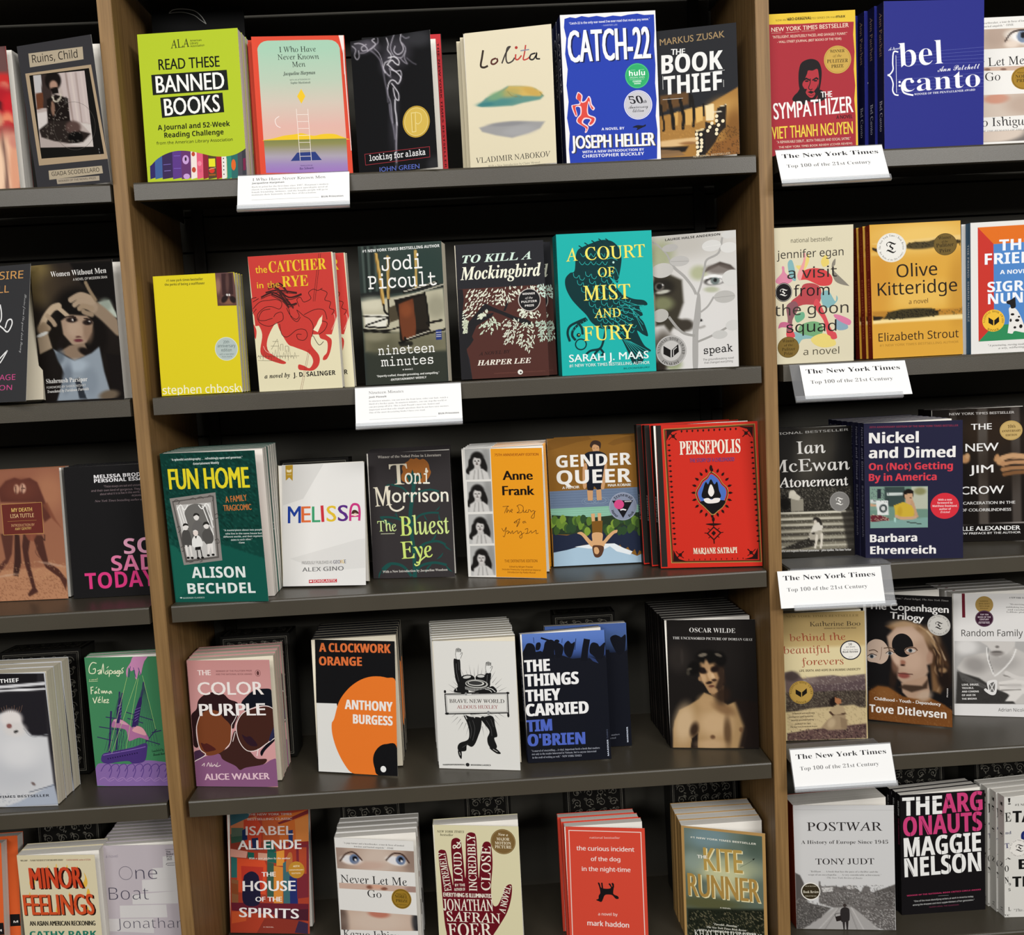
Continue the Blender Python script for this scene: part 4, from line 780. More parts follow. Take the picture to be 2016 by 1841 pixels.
BOOK(pos=[.002,.03,1.519],yaw=-5.19,lean=5.53,size=[132.7,15,203.2],base='25252a',label='black and brown paperback with white-leaved tree, against the teal novel',short='white-leaf tree paperback',copies=1,row=2,cdx=14,byaw=0,
art=[
('P','4f2c26',[-2,1363,1321,1365,1329,-20,166,-20,137,298,92,458]),
('P','1e1d20',[-2,1363,82,1358,92,1209,67,1036,146,857,257,973,368,1090,405,1131,576,1043,884,896,1022,862,1157,768,1052,756,915,816,641,953,504,1012,399,1018,271,903,414,965,538,984,500,925,266,798,189,645,212,591,165,524,101,457,126,246,166,-20,-5,-20,-3,690]),
('P','1e1d20',[679,1003,757,1173,802,1205,714,1001]),
('V','e6e9d6',[972,1227,30,9,-83,1138,1344,17,10,-92,72,927,23,9,30,584,1114,23,9,62,1161,1304,24,7,-65,300,1249,30,10,51,566,1297,31,10,27,586,1107,21,10,23,532,1121,17,9,74,839,1283,23,7,-48,344,1119,33,9,47,681,1315,31,7,-77,1173,1342,19,7,-25,407,1251,33,7,54,420,1307,24,10,16,275,1257,24,9,32,450,1134,17,9,52,381,1262,31,7,38,339,1184,17,10,66,594,1109,28,10,23,145,1248,23,7,57,1151,1195,21,9,-95,1112,1342,23,10,-81,671,1176,26,7,-49,791,1155,24,7,-43,312,1223,33,7,55,582,1244,19,9,17,236,1318,31,7,59,476,1235,33,10,20,978,1191,28,7,-71,614,1235,17,9,76,1004,1264,33,9,-43,215,1318,23,7,29,449,1284,26,7,75,71,872,24,10,38,451,1181,28,7,72,321,1061,31,10,46,852,1232,31,7,-62,308,1206,24,7,28,535,1223,26,7,56,1155,1223,19,10,-101,728,1344,19,7,-104,77,1001,26,9,46,1090,1278,31,9,-32,291,1324,21,9,57,197,1125,33,9,68,1127,1283,17,9,-102,887,1276,28,10,-43,120,935,23,9,27,606,1169,26,7,60,89,1033,33,7,39,225,1267,24,9,40,691,1107,30,10,-104,935,1240,30,10,-84,1215,1235,19,10,-105,1107,1274,23,9,-61,285,1269,23,10,30,971,1341,28,10,-104,258,1001,17,10,71,1203,1279,33,10,-110,588,1299,26,9,68,322,1165,31,9,18,215,1246,23,9,29,361,1259,21,9,67,712,1233,33,9,-110,1081,1270,26,9,-76,742,1169,24,7,-26,203,995,31,9,33,233,1132,33,9,49,665,1188,31,9,-23,211,1011,26,9,42,833,1167,23,10,-23,932,1261,30,10,-89,1232,1185,21,9,-102,862,1267,31,7,-109,530,1157,28,9,21,924,1286,28,9,-45,785,1185,24,10,-75,641,1129,17,9,44,185,1084,19,9,72,324,1291,26,9,72,150,951,31,10,53,135,1251,31,9,54,792,1251,31,9,-45,645,1244,33,9,31,96,916,33,9,56,368,1254,19,10,30,379,1108,21,7,19,957,1237,23,10,-110,441,1340,28,9,45,116,965,17,7,33,106,1025,33,9,55,853,1223,33,10,-45,186,1190,30,9,52,354,1246,31,10,52,118,972,30,9,20,861,1345,28,9,-39,160,1050,24,7,74,700,1092,21,7,-58,294,1128,21,10,59,830,1242,17,10,-98,278,1169,31,10,43,1158,1322,24,10,-101,118,1121,30,10,68,941,1222,24,9,-33,146,1269,21,9,26,528,1330,24,7,49,671,1169,33,9,-36,216,956,31,10,30,949,1260,28,10,-64,189,1220,33,7,74,700,1152,26,9,-57,659,1095,21,9,-64,607,1235,30,9,17,1123,1318,33,7,-40,130,1143,24,7,32,747,1194,26,9,-62,704,1291,21,9,-110,340,1330,19,7,27,718,1236,19,7,-56,148,1096,19,7,26,644,1163,31,10,39,574,1195,30,7,64,611,1317,30,10,68,259,1054,28,10,34,738,1178,28,9,-107,641,1200,30,7,46,490,1165,17,7,24,768,1221,28,9,-88,410,1166,24,9,55,188,1342,21,7,30,1059,1315,33,7,-93,329,1170,17,10,17,191,1104,28,10,29,216,1264,24,7,46,218,1162,31,9,19,642,1305,33,10,64,274,1266,31,9,21,717,1264,33,9,-85,186,991,26,10,59,135,1067,24,7,62,672,1235,23,9,-41,232,1303,31,10,38,1139,1328,33,10,-42,1184,1209,30,10,-62,392,1282,26,10,46,364,1306,21,10,20,753,1131,21,7,-87,1119,1186,30,9,-65,897,1249,31,10,-29,346,1293,33,10,20,437,1217,17,9,24,803,1333,23,9,-110,526,1327,26,7,69,880,1353,19,7,-36,430,1261,31,7,53,826,1244,26,9,-24,680,1207,19,9,-105,929,1303,24,9,-34,702,1166,23,10,-61,676,1289,23,9,-58,718,1245,24,10,-56,629,1164,19,10,53,602,1317,19,10,67,424,1313,28,9,51,207,1077,24,9,34,74,964,21,9,29,775,1146,26,9,-74,793,1350,30,7,-105,236,1126,26,10,59,1208,1159,30,10,-54,1101,1299,17,10,-63,796,1148,26,9,-66,134,1041,31,7,42,1056,1268,23,7,-54,613,1127,30,10,27,580,1169,19,10,45,250,1201,19,7,35,167,1312,28,10,44,1012,1208,21,7,-90,479,1263,31,10,66,276,1082,31,7,49,683,1280,31,10,-101,208,1053,28,7,41,174,959,17,10,61,926,1280,21,10,-113,382,1248,21,10,37,173,1214,21,9,60,370,1189,33,9,76,256,1337,24,7,64]),
('V','d9dfc8',[64,879,19,10,25,115,829,24,7,-100,100,816,23,10,-57,82,700,23,9,19,135,858,19,7,-52,67,790,24,10,41,67,709,23,10,43,125,820,23,7,-74,118,797,24,7,-85,80,791,24,9,34,95,776,24,10,47,100,847,21,10,23,74,705,21,9,25,116,787,24,10,-106,110,808,19,9,-88,85,752,17,9,30,110,883,24,7,-110,136,870,24,7,-57,79,852,17,9,19,123,886,21,9,-45,92,869,19,10,65,103,728,19,7,-27,107,737,21,9,-85,119,738,21,9,-102,117,794,19,7,-107,111,717,17,9,-39,98,730,23,10,-64,77,768,23,10,75,117,841,19,7,-44,77,803,21,7,39,71,730,24,10,53,79,806,24,7,67,80,875,19,7,70,74,787,23,9,57,103,814,19,10,-78,104,709,24,10,-46,143,868,21,9,-111,66,832,17,9,73,92,794,19,10,37,64,837,21,9,17,121,848,23,7,-37,107,812,23,7,-67,94,869,17,7,71,111,824,23,7,-111,118,832,23,7,-70,78,786,23,10,30,131,830,19,7,-85,107,779,17,10,-96,65,821,24,7,25,96,881,17,10,25,115,867,21,9,-52,86,858,21,7,67,126,872,24,7,-88,74,709,23,10,61,123,773,19,9,-79,115,724,23,10,-46,94,884,21,9,60,117,794,24,9,-107,118,782,19,9,-108,84,710,17,9,47]),
('V','d6e4cc',[380,789,26,10,46,515,907,17,9,-56,489,875,30,10,-93,459,760,21,7,36,347,691,28,10,76,531,906,33,7,-61,390,776,28,10,26,609,817,33,9,-40,622,805,24,9,-87,577,771,31,10,-75,491,688,17,9,-100,530,882,26,10,-96,488,739,23,10,-96,461,760,30,7,54,568,813,21,7,-60,444,820,19,7,38,543,836,24,10,-53,326,778,17,7,50,417,836,21,9,52,453,792,33,10,41,329,680,31,9,49,510,738,24,9,-56,474,784,17,9,-97,408,833,33,10,68,319,771,30,9,33,394,804,33,7,33,512,846,33,9,-45,424,847,26,10,60,403,831,17,10,33,549,841,23,10,-57,444,745,19,10,56,373,721,21,7,55,551,865,33,9,-57,482,876,33,7,-58,411,714,19,10,54,498,815,31,9,-82,418,820,28,10,50,368,807,33,10,49,481,668,23,7,-81,578,748,31,9,-92,323,781,24,7,25,569,787,23,9,-96,342,803,23,10,75,477,818,33,7,-66,338,679,31,9,25,564,829,23,7,-91,608,792,33,9,-29,556,858,33,10,-89,442,805,17,7,27,470,845,26,7,-67,431,828,24,9,60,343,789,28,7,40,499,721,28,10,-28,509,811,26,10,-86,556,840,28,9,-25]),
('V','e2e8d4',[805,593,31,7,-82,854,790,17,7,-37,738,546,28,10,70,709,785,28,7,28,863,833,33,9,-39,673,508,17,7,27,694,503,21,9,56,831,808,23,9,-61,654,734,21,9,72,728,568,33,7,38,828,754,24,9,-62,776,766,30,9,31,697,794,17,10,54,855,742,33,7,-80,665,826,23,7,28,706,569,30,9,44,739,684,30,7,39,902,850,26,10,-101,748,835,24,10,42,668,623,24,7,25,675,839,24,9,66,843,856,33,10,-74,742,794,28,7,73,860,754,23,7,-95,860,845,28,9,-42,664,730,21,9,17,770,600,30,9,58,763,533,19,9,24,811,691,26,7,-34,776,687,31,10,53,738,660,17,9,53,790,624,30,9,-111,742,823,17,9,41,853,758,24,9,-59,859,749,26,10,-75,733,557,30,9,55,783,680,21,7,-69,824,601,28,7,-101,823,721,33,10,-104,696,662,33,10,65,701,622,17,9,62,683,540,19,9,65,772,674,28,9,54,744,649,33,7,61,838,740,26,9,-58,826,671,17,10,-101,729,777,31,9,16,790,509,21,9,-75,750,837,33,9,40,778,813,21,10,71,732,538,17,9,70,725,528,31,7,56,804,534,28,9,-78,769,609,28,7,38,798,595,24,9,-55,759,767,24,9,17,723,704,19,10,37,750,703,31,9,61,716,788,21,10,58,722,652,30,10,35,684,785,26,10,58,734,621,33,7,74,834,846,31,7,-24,753,570,33,10,32,830,637,30,9,-83,743,553,23,9,47,764,779,30,9,67,687,619,30,9,42,686,662,17,7,30,702,567,19,10,16,872,801,19,10,-40,768,820,21,9,25,687,648,17,10,70,815,593,24,7,-96,793,594,33,7,-24,764,768,33,9,45,737,632,17,7,32,723,667,31,9,18,713,870,23,9,23,844,682,21,7,-70]),
('V','dfe8d2',[1084,434,30,9,-27,866,519,30,10,53,968,803,30,7,30,1028,768,33,10,-112,1099,686,33,10,-34,1108,654,19,9,-75,1095,604,19,7,-112,1052,676,17,10,-48,998,433,23,10,40,1045,494,31,7,-104,968,541,24,9,39,903,590,31,7,69,1043,687,23,9,-84,930,545,31,7,64,1096,799,26,10,-108,1046,670,28,10,-72,946,507,30,7,65,983,474,28,7,48,1115,502,30,9,-71,1090,573,30,9,-113,920,507,30,9,30,1094,728,17,10,-38,933,452,23,9,44,943,628,28,10,45,945,600,30,9,67,1070,583,30,9,-69,1043,370,33,9,-111,1041,665,28,9,-43,872,614,17,7,75,1039,551,26,9,-86,1117,777,23,7,-57,1042,617,31,9,-32,1009,766,26,7,33,1041,534,21,7,-103,1051,485,17,10,-84,990,404,17,10,41,890,537,24,10,48,1019,802,21,7,18,1129,587,30,9,-94,942,492,19,9,53,887,779,33,10,61,1029,794,21,9,-70,1070,468,23,10,-78,974,778,19,9,41,903,480,19,7,72,917,495,21,9,29,910,558,28,7,16,929,559,21,9,32,919,673,23,10,40,972,468,28,10,48,1010,426,21,10,-52,1043,445,26,9,-108,929,747,21,9,72,897,799,17,7,35,1076,762,26,10,-27,893,716,28,7,28,1017,392,24,7,-83,889,558,17,7,19,1062,754,19,10,-45,1075,501,28,10,-113,951,614,23,10,27,1016,518,24,10,-24,935,456,26,10,71,1030,517,26,9,-111,1136,607,17,9,-40,882,666,30,7,47,1110,765,33,10,-57,942,757,31,7,61,1034,553,30,9,-55,925,611,21,10,70,1020,756,33,9,-83,998,418,31,9,63,969,700,21,9,53,1030,503,23,7,-62,920,631,33,7,17,1055,721,28,7,-41,1008,459,30,9,-65,1103,538,24,10,-107,1102,776,21,7,-37,1031,533,21,10,-87,897,505,19,7,23,1062,752,26,9,-43,940,757,30,10,17,1005,761,33,7,47,980,746,26,10,60,1129,681,17,7,-106,1006,783,24,10,70,973,530,19,10,23,1116,741,21,9,-108,1077,471,17,10,-42]),
('V','cfe4d0',[1214,788,17,7,24,1249,718,17,10,-50,1171,809,28,7,24,1246,535,33,7,-96,1262,816,23,7,-94,1306,739,21,10,-38,1251,657,21,7,-97,1257,773,19,10,-31,1249,640,30,10,-91,1230,735,33,9,53,1201,586,23,7,40,1205,680,26,10,48,1290,784,30,9,-28,1246,586,26,9,-111,1214,680,30,7,23,1172,752,19,7,30,1273,630,30,9,-72,1310,722,30,9,-44,1259,677,23,9,-39,1283,706,30,7,-44,1231,661,21,9,21,1246,612,26,10,-71,1188,763,23,7,45,1302,773,24,7,-41,1228,719,33,9,16,1316,624,17,9,-110,1294,707,28,9,-36,1238,708,23,7,63,1235,799,33,7,70,1264,785,24,9,-100,1221,796,30,9,46,1243,807,19,10,55,1282,681,21,10,-25,1213,619,17,10,57,1318,559,24,10,-69,1313,718,23,10,-92,1291,728,23,10,-47,1289,575,23,7,-89,1235,604,17,9,46,1195,618,26,9,25,1195,764,23,9,63,1229,526,33,7,46,1314,721,19,10,-38,1307,584,23,9,-45,1226,636,19,10,51,1229,601,19,10,66,1188,796,21,10,19,1232,628,33,10,46,1270,722,31,10,-39,1286,800,21,9,-47,1302,764,24,7,-60,1236,595,26,9,-92,1231,792,26,9,34,1248,549,28,10,-39,1245,669,17,9,-46,1255,589,21,7,-41,1231,606,31,7,56,1271,665,30,7,-94,1166,806,30,10,75,1279,546,30,9,-101,1191,749,31,10,25,1230,540,31,9,17,1244,537,30,7,-76,1169,762,19,7,34,1211,797,21,10,35,1273,786,21,9,-51,1289,801,30,7,-108,1302,779,28,10,-74,1217,774,26,7,30,1220,728,30,9,31]),
('V','e2e8d4',[962,888,21,7,31,904,1006,31,7,51,1110,950,30,9,-86,1084,890,28,7,-85,979,964,28,10,69,1171,957,28,7,-107,909,992,19,9,19,1110,889,33,7,-100,1059,989,33,9,30,1091,953,31,9,-77,932,918,19,10,32,997,970,30,10,37,958,1002,31,9,44,1113,901,31,10,-92,965,987,17,9,55,977,980,28,7,34,1026,996,17,7,27,945,1008,28,9,23,946,962,23,7,50,1084,958,19,10,-31,990,1007,19,10,70,1153,939,21,10,-85,1131,877,19,7,-25,1206,962,33,7,-61,1005,886,17,10,23,1098,891,33,7,-45,1005,961,19,7,64,1097,945,30,7,-71,928,944,30,10,68,1137,942,19,10,-83,1081,903,30,7,-29,956,960,19,7,30,1201,919,28,10,-34,1226,904,33,10,-113,1085,946,26,10,-72,1145,922,17,9,-101,992,1010,26,9,62,1031,914,26,10,57,1101,881,24,10,-36,955,971,33,9,63,987,936,31,10,30,1009,926,33,9,33,1036,950,31,10,23,917,1002,30,10,21,981,962,19,10,23,1171,874,24,10,-57,980,898,28,7,53,973,987,31,10,47,972,909,33,10,23,954,953,19,7,52]),
('V','c8e0d2',[1249,1282,21,7,21,1282,1289,30,10,-33,1224,1161,17,10,52,1321,1267,21,7,-29,1316,1231,28,10,-36,1318,1314,23,10,-76,1309,1191,23,9,-58,1235,1356,17,9,73,1308,1176,21,7,-53,1238,1168,19,10,76,1315,1316,17,7,-40,1265,1359,19,10,-86,1263,1319,19,9,-47,1278,1341,33,7,-45,1317,1203,17,7,-57,1260,1231,21,10,-57,1289,1236,17,7,-113,1235,1168,21,10,44,1278,1233,19,9,-37,1306,1233,30,7,-74,1291,1279,33,9,-23,1247,1317,30,9,56,1302,1294,24,7,-89,1301,1355,31,9,-86,1227,1196,33,10,72,1245,1313,28,10,53,1320,1238,21,10,-60,1223,1355,21,9,16,1208,1340,21,7,73,1236,1232,26,9,67,1253,1302,19,10,41,1227,1339,28,9,67,1281,1195,28,10,-44,1279,1303,33,10,-86,1228,1165,24,10,68,1206,1267,31,10,52,1269,1305,19,10,-26,1264,1236,28,10,-62,1256,1247,19,10,-96,1262,1297,23,10,-40]),
('V','d9dfc8',[374,962,33,7,-49,354,952,24,10,25,301,950,26,7,61,337,966,21,10,54,391,956,24,10,-69,294,907,23,9,37,339,937,23,7,64,327,943,28,9,72,389,980,31,7,-51,438,1019,28,10,-70,436,1007,19,9,-44,351,919,21,10,43,410,951,26,9,-78,312,946,17,9,19,352,937,28,9,33,357,950,21,9,33,355,968,28,10,39,336,971,21,10,48,416,1010,28,10,-80,412,955,26,10,-89,436,1007,23,9,-102,424,991,24,7,-28,378,941,19,9,-43,352,909,31,10,49,350,909,23,9,38,335,929,17,7,49,318,960,23,10,29,321,918,31,9,44,387,975,24,9,-80,336,913,21,10,50]),
('K','award_seal',[('E','c8bfb8',1080,1147,170,172,-3),('E','1a1a1c',1080,1147,158,160,-3),('T','WINNER','b','e8e4e0',978,1225,1170,1227,30,0),('T','of the','i','e8e4e0',1018,1162,1132,1163,31,0),('T','PULITZER','b','e8e4e0',958,1106,1194,1111,30,0),('T','PRIZE','b','e8e4e0',1009,1046,1146,1049,30,0)]),
('T','TO KILL A','I','d4eadc',100,1750,1137,1758,115,3.5),
('T','Mockingbird','I','f0f0dc',57,1499,1275,1501,192,3.5),
('T','A NOVEL BY','i','1c1414',284,350,763,367,49,0),
('T','HARPER LEE','I','efe9dc',252,201,1064,201,77,1.7),
('E','e8e6de',894,71,39,37,-3),
('E','2a2020',901,65,14,14,-3),
('T','HARPERPERENNIAL','n','7a4a40',503,61,853,59,16,0),
('T','MODERNCLASSICS','n','7a4a40',941,61,1267,62,16,0)])
BOOK(pos=[.154,.02,1.517],yaw=1.36,lean=-.19,size=[143.2,36,209.3],base='1fb3ad',label='thick teal paperback with dark engraved bird and yellow title',short='teal bird novel',copies=0,row=2,spine='148a86',spt=[('SARAH J. MAAS','g','0c5f5e',.04,.26,.5),('A COURT OF MIST AND FURY','g','0c5f5e',.38,.74,.5)],byaw=4,  # spine is the cover's own teal, with its shading put into the colour
art=[
('S','0d3538',[280,1754,320,1854,409,1901,514,1939,673,1983,829,1959,929,1861,967,1723,953,1587,911,1401,891,1342,840,1387,772,1442,838,1336,938,1194,1109,1100,1284,1066,1331,995,1210,975,1258,852,1204,820,1271,730,1326,536,1247,558,1161,614,1259,401,1362,309,1254,262,1232,158,1089,122,1008,309,911,523,810,649,618,676,482,769,399,893,282,1019,183,1144,112,1302,110,1438,183,1520,254,1551]),
('C','2fb5b0',6.9,[235,1518,243,1463,284,1444,313,1480]),
('C','2fb5b0',6.9,[324,1480,332,1425,373,1406,402,1442]),
('C','2fb5b0',6.9,[417,1530,425,1475,466,1456,495,1492]),
('C','2fb5b0',6.9,[506,1492,514,1437,555,1418,584,1454]),
('C','2fb5b0',6.9,[598,1542,607,1487,648,1468,677,1504]),
('C','2fb5b0',6.9,[688,1504,696,1449,737,1430,766,1466]),
('C','2fb5b0',6.9,[781,1554,789,1499,830,1480,859,1516]),
('C','2fb5b0',6.9,[289,1410,297,1355,338,1336,368,1372]),
('C','2fb5b0',6.9,[378,1371,386,1316,427,1297,457,1333]),
('C','2fb5b0',6.9,[471,1422,479,1367,520,1348,550,1384]),
('C','2fb5b0',6.9,[560,1383,568,1328,610,1309,639,1345]),
('C','2fb5b0',6.9,[653,1434,661,1379,703,1360,732,1396]),
('C','2fb5b0',6.9,[743,1395,751,1340,792,1321,821,1357]),
('C','2fb5b0',6.9,[836,1446,844,1391,885,1372,915,1408]),
('C','2fb5b0',6.9,[344,1301,352,1246,393,1227,422,1263]),
('C','2fb5b0',6.9,[433,1263,441,1207,482,1188,512,1225]),
('C','2fb5b0',6.9,[526,1313,534,1258,575,1239,605,1275]),
('C','2fb5b0',6.9,[615,1275,623,1219,664,1200,694,1237]),
('C','2fb5b0',6.9,[708,1325,716,1270,758,1251,787,1287]),
('C','2fb5b0',6.9,[798,1287,806,1231,847,1212,877,1249]),
('C','2fb5b0',6.9,[891,1337,899,1282,940,1263,970,1299]),
('C','2fb5b0',6.9,[398,1192,406,1137,448,1118,477,1154]),
('C','2fb5b0',6.9,[488,1154,496,1099,537,1079,566,1116]),
('C','2fb5b0',6.9,[581,1204,589,1149,630,1130,660,1166]),
('C','2fb5b0',6.9,[670,1166,678,1110,719,1091,749,1128]),
('C','2fb5b0',6.9,[763,1216,771,1161,813,1142,842,1178]),
('C','2fb5b0',6.9,[853,1178,861,1122,902,1103,932,1139]),
('C','2fb5b0',6.9,[946,1228,954,1173,996,1154,1025,1190]),
('C','2fb5b0',6.9,[453,1083,461,1028,502,1009,532,1045]),
('C','2fb5b0',6.9,[542,1045,551,989,592,970,621,1007]),
('C','2fb5b0',6.9,[636,1095,644,1040,685,1021,715,1057]),
('C','2fb5b0',6.9,[725,1057,733,1001,775,982,804,1018]),
('C','2fb5b0',6.9,[818,1107,827,1052,868,1033,897,1069]),
('C','2fb5b0',6.9,[908,1068,916,1013,958,994,987,1030]),
('C','2fb5b0',6.9,[1001,1119,1010,1064,1051,1044,1081,1081]),
('C','2fb5b0',6.9,[508,974,516,919,557,900,587,936]),
('C','2fb5b0',6.9,[597,935,605,880,647,861,676,897]),
('C','2fb5b0',6.9,[691,986,699,931,740,911,770,948]),
('C','2fb5b0',6.9,[780,947,788,892,830,872,859,909]),
('C','2fb5b0',6.9,[873,998,882,942,923,923,953,960]),
('C','2fb5b0',6.9,[963,959,972,903,1013,884,1043,921]),
('C','2fb5b0',6.9,[1057,1010,1065,954,1107,935,1136,971]),
('C','2fb5b0',6.9,[563,865,571,809,612,790,642,826]),
('C','2fb5b0',6.9,[652,826,661,770,702,751,731,788]),
('C','2fb5b0',6.9,[746,877,754,821,795,802,825,838]),
('C','2fb5b0',6.9,[835,838,844,782,885,763,915,799]),
('C','2fb5b0',6.9,[929,888,937,833,979,813,1008,850]),
('C','2fb5b0',6.9,[1019,849,1027,794,1069,774,1098,811]),
('C','2fb5b0',6.9,[1112,900,1121,844,1162,825,1192,862]),
('C','2fb5b0',6.9,[618,755,626,700,667,680,697,717]),
('C','2fb5b0',6.9,[707,716,716,661,757,641,787,678]),
('C','2fb5b0',6.9,[801,767,809,711,851,692,880,728]),
('C','2fb5b0',6.9,[891,728,899,672,941,653,970,689]),
('C','2fb5b0',6.9,[984,779,993,723,1034,704,1064,740]),
('C','2fb5b0',6.9,[1074,740,1083,684,1124,664,1154,701]),
('C','2fb5b0',6.9,[673,645,681,590,723,570,752,607]),
('C','2fb5b0',6.9,[763,606,771,550,812,531,842,568]),
('C','2fb5b0',6.9,[856,657,865,601,906,582,936,618]),
('C','2fb5b0',6.9,[946,618,955,562,996,543,1026,579]),
('C','2fb5b0',6.9,[1040,669,1048,613,1090,593,1119,630]),
('C','2fb5b0',6.9,[352,1802,393,1749,439,1798]),
('C','2fb5b0',6.9,[432,1832,471,1745,508,1795]),
('C','2fb5b0',6.9,[508,1795,549,1742,578,1792]),
('C','2fb5b0',6.9,[588,1825,628,1738,647,1789]),
('C','2fb5b0',6.9,[665,1788,706,1735,717,1785]),
('C','2fb5b0',6.9,[744,1818,784,1731,786,1782]),
('C','2fb5b0',6.9,[329,1684,371,1631,420,1676]),
('C','2fb5b0',6.9,[415,1653,457,1627,503,1673]),
('C','2fb5b0',6.9,[503,1676,544,1623,586,1669]),
('C','2fb5b0',6.9,[589,1645,631,1619,670,1665]),
('C','2fb5b0',6.9,[677,1668,718,1615,754,1661]),
('L','2fb5b0',6.9,[627,882,948,573],0),
('L','2fb5b0',6.9,[677,904,1004,643],0),
('L','2fb5b0',6.9,[727,926,1059,713],0),
('L','2fb5b0',6.9,[777,947,1115,783],0),
('L','2fb5b0',6.9,[827,969,1170,852],0),
('L','2fb5b0',6.9,[877,991,1226,922],0),
('L','2fb5b0',6.9,[927,1012,1281,992],0),
('L','2fb5b0',6.9,[945,504,1144,163],0),
('L','2fb5b0',6.9,[966,496,1184,189],0),
('L','2fb5b0',6.9,[987,488,1224,215],0),
('L','2fb5b0',6.9,[1008,480,1264,241],0),
('L','2fb5b0',6.9,[1029,472,1304,266],0),
('L','2fb5b0',6.9,[1049,464,1344,292],0),
('L','2fb5b0',6.1,[898,1093,1263,972],0),
('L','2fb5b0',6.1,[950,1056,1259,883],0),
('L','2fb5b0',6.1,[1001,1019,1256,793],0),
('L','2fb5b0',6.1,[1052,982,1253,703],0),
('L','2fb5b0',6.1,[1103,945,1249,613],0),
('C','0d3538',13.9,[406,1850,373,1886,333,1915]),
('C','0d3538',13.9,[495,1889,462,1924,421,1953]),
('C','0d3538',13.9,[601,1918,567,1953,527,1982]),
('C','0d3538',13.9,[706,1939,672,1974,632,2003]),
('C','0d3538',13.9,[810,1934,777,1970,736,1999]),
('E','0d3538',833,1644,39,41,-3),
('E','bfe8dc',842,1647,16,17,-3),
('C','2fb5b0',8.7,[748,1699,819,1713,904,1675]),
('C','2fb5b0',6.9,[779,1595,865,1557,912,1435]),
('C','0d3538',34.7,[397,842,273,796,147,734,108,632,137,510]),
('C','0d3538',34.7,[414,824,288,761,197,679,176,594,225,523]),
('C','0d3538',34.7,[255,797,321,708,334,603]),
('C','0d3538',31.3,[688,672,646,501,588,383,446,355,374,307]),
('C','0d3538',31.3,[606,399,533,334,478,267,510,213]),
('C','0d3538',31.3,[588,383,638,311,601,278]),
('O','0d3538',17.4,301,458,81,79),
('E','0d3538',272,598,30,29,-3),
('E','f4e86a',278,601,9,9,-3),
('L','2fb5b0',5.2,[388,825,409,790],0),
('L','2fb5b0',5.2,[348,800,366,764],0),
('L','2fb5b0',5.2,[308,774,323,739],0),
('L','2fb5b0',5.2,[269,748,279,713],0),
('L','2fb5b0',5.2,[229,723,236,688],0),
('L','2fb5b0',5.2,[189,697,193,662],0),
('L','2fb5b0',5.2,[150,671,150,637],0),
('T','A','s','f4e86a',135,1689,309,1698,186,3.5),
('T','COURT','s','f4e86a',426,1697,1322,1707,186,5.2),
('T','OF','s','f4e86a',606,1441,849,1442,138,3.5),
('T','MIST','s','f4e86a',374,1104,1078,1102,217,5.2),
('T','AND','s','f4e86a',520,839,920,840,131,3.5),
('T','FURY','s','f4e86a',344,506,1100,503,213,5.2),
('T','SARAH J. MAAS','g','ecf8f6',114,199,1319,198,110,5.2),
('T','#1 NEW YORK TIMES BESTSELLING AUTHOR','g','dff4f0',111,123,1333,111,45,1.7),
('T','BLOOMSBURY','n','17706e',936,52,1335,52,24,0)])
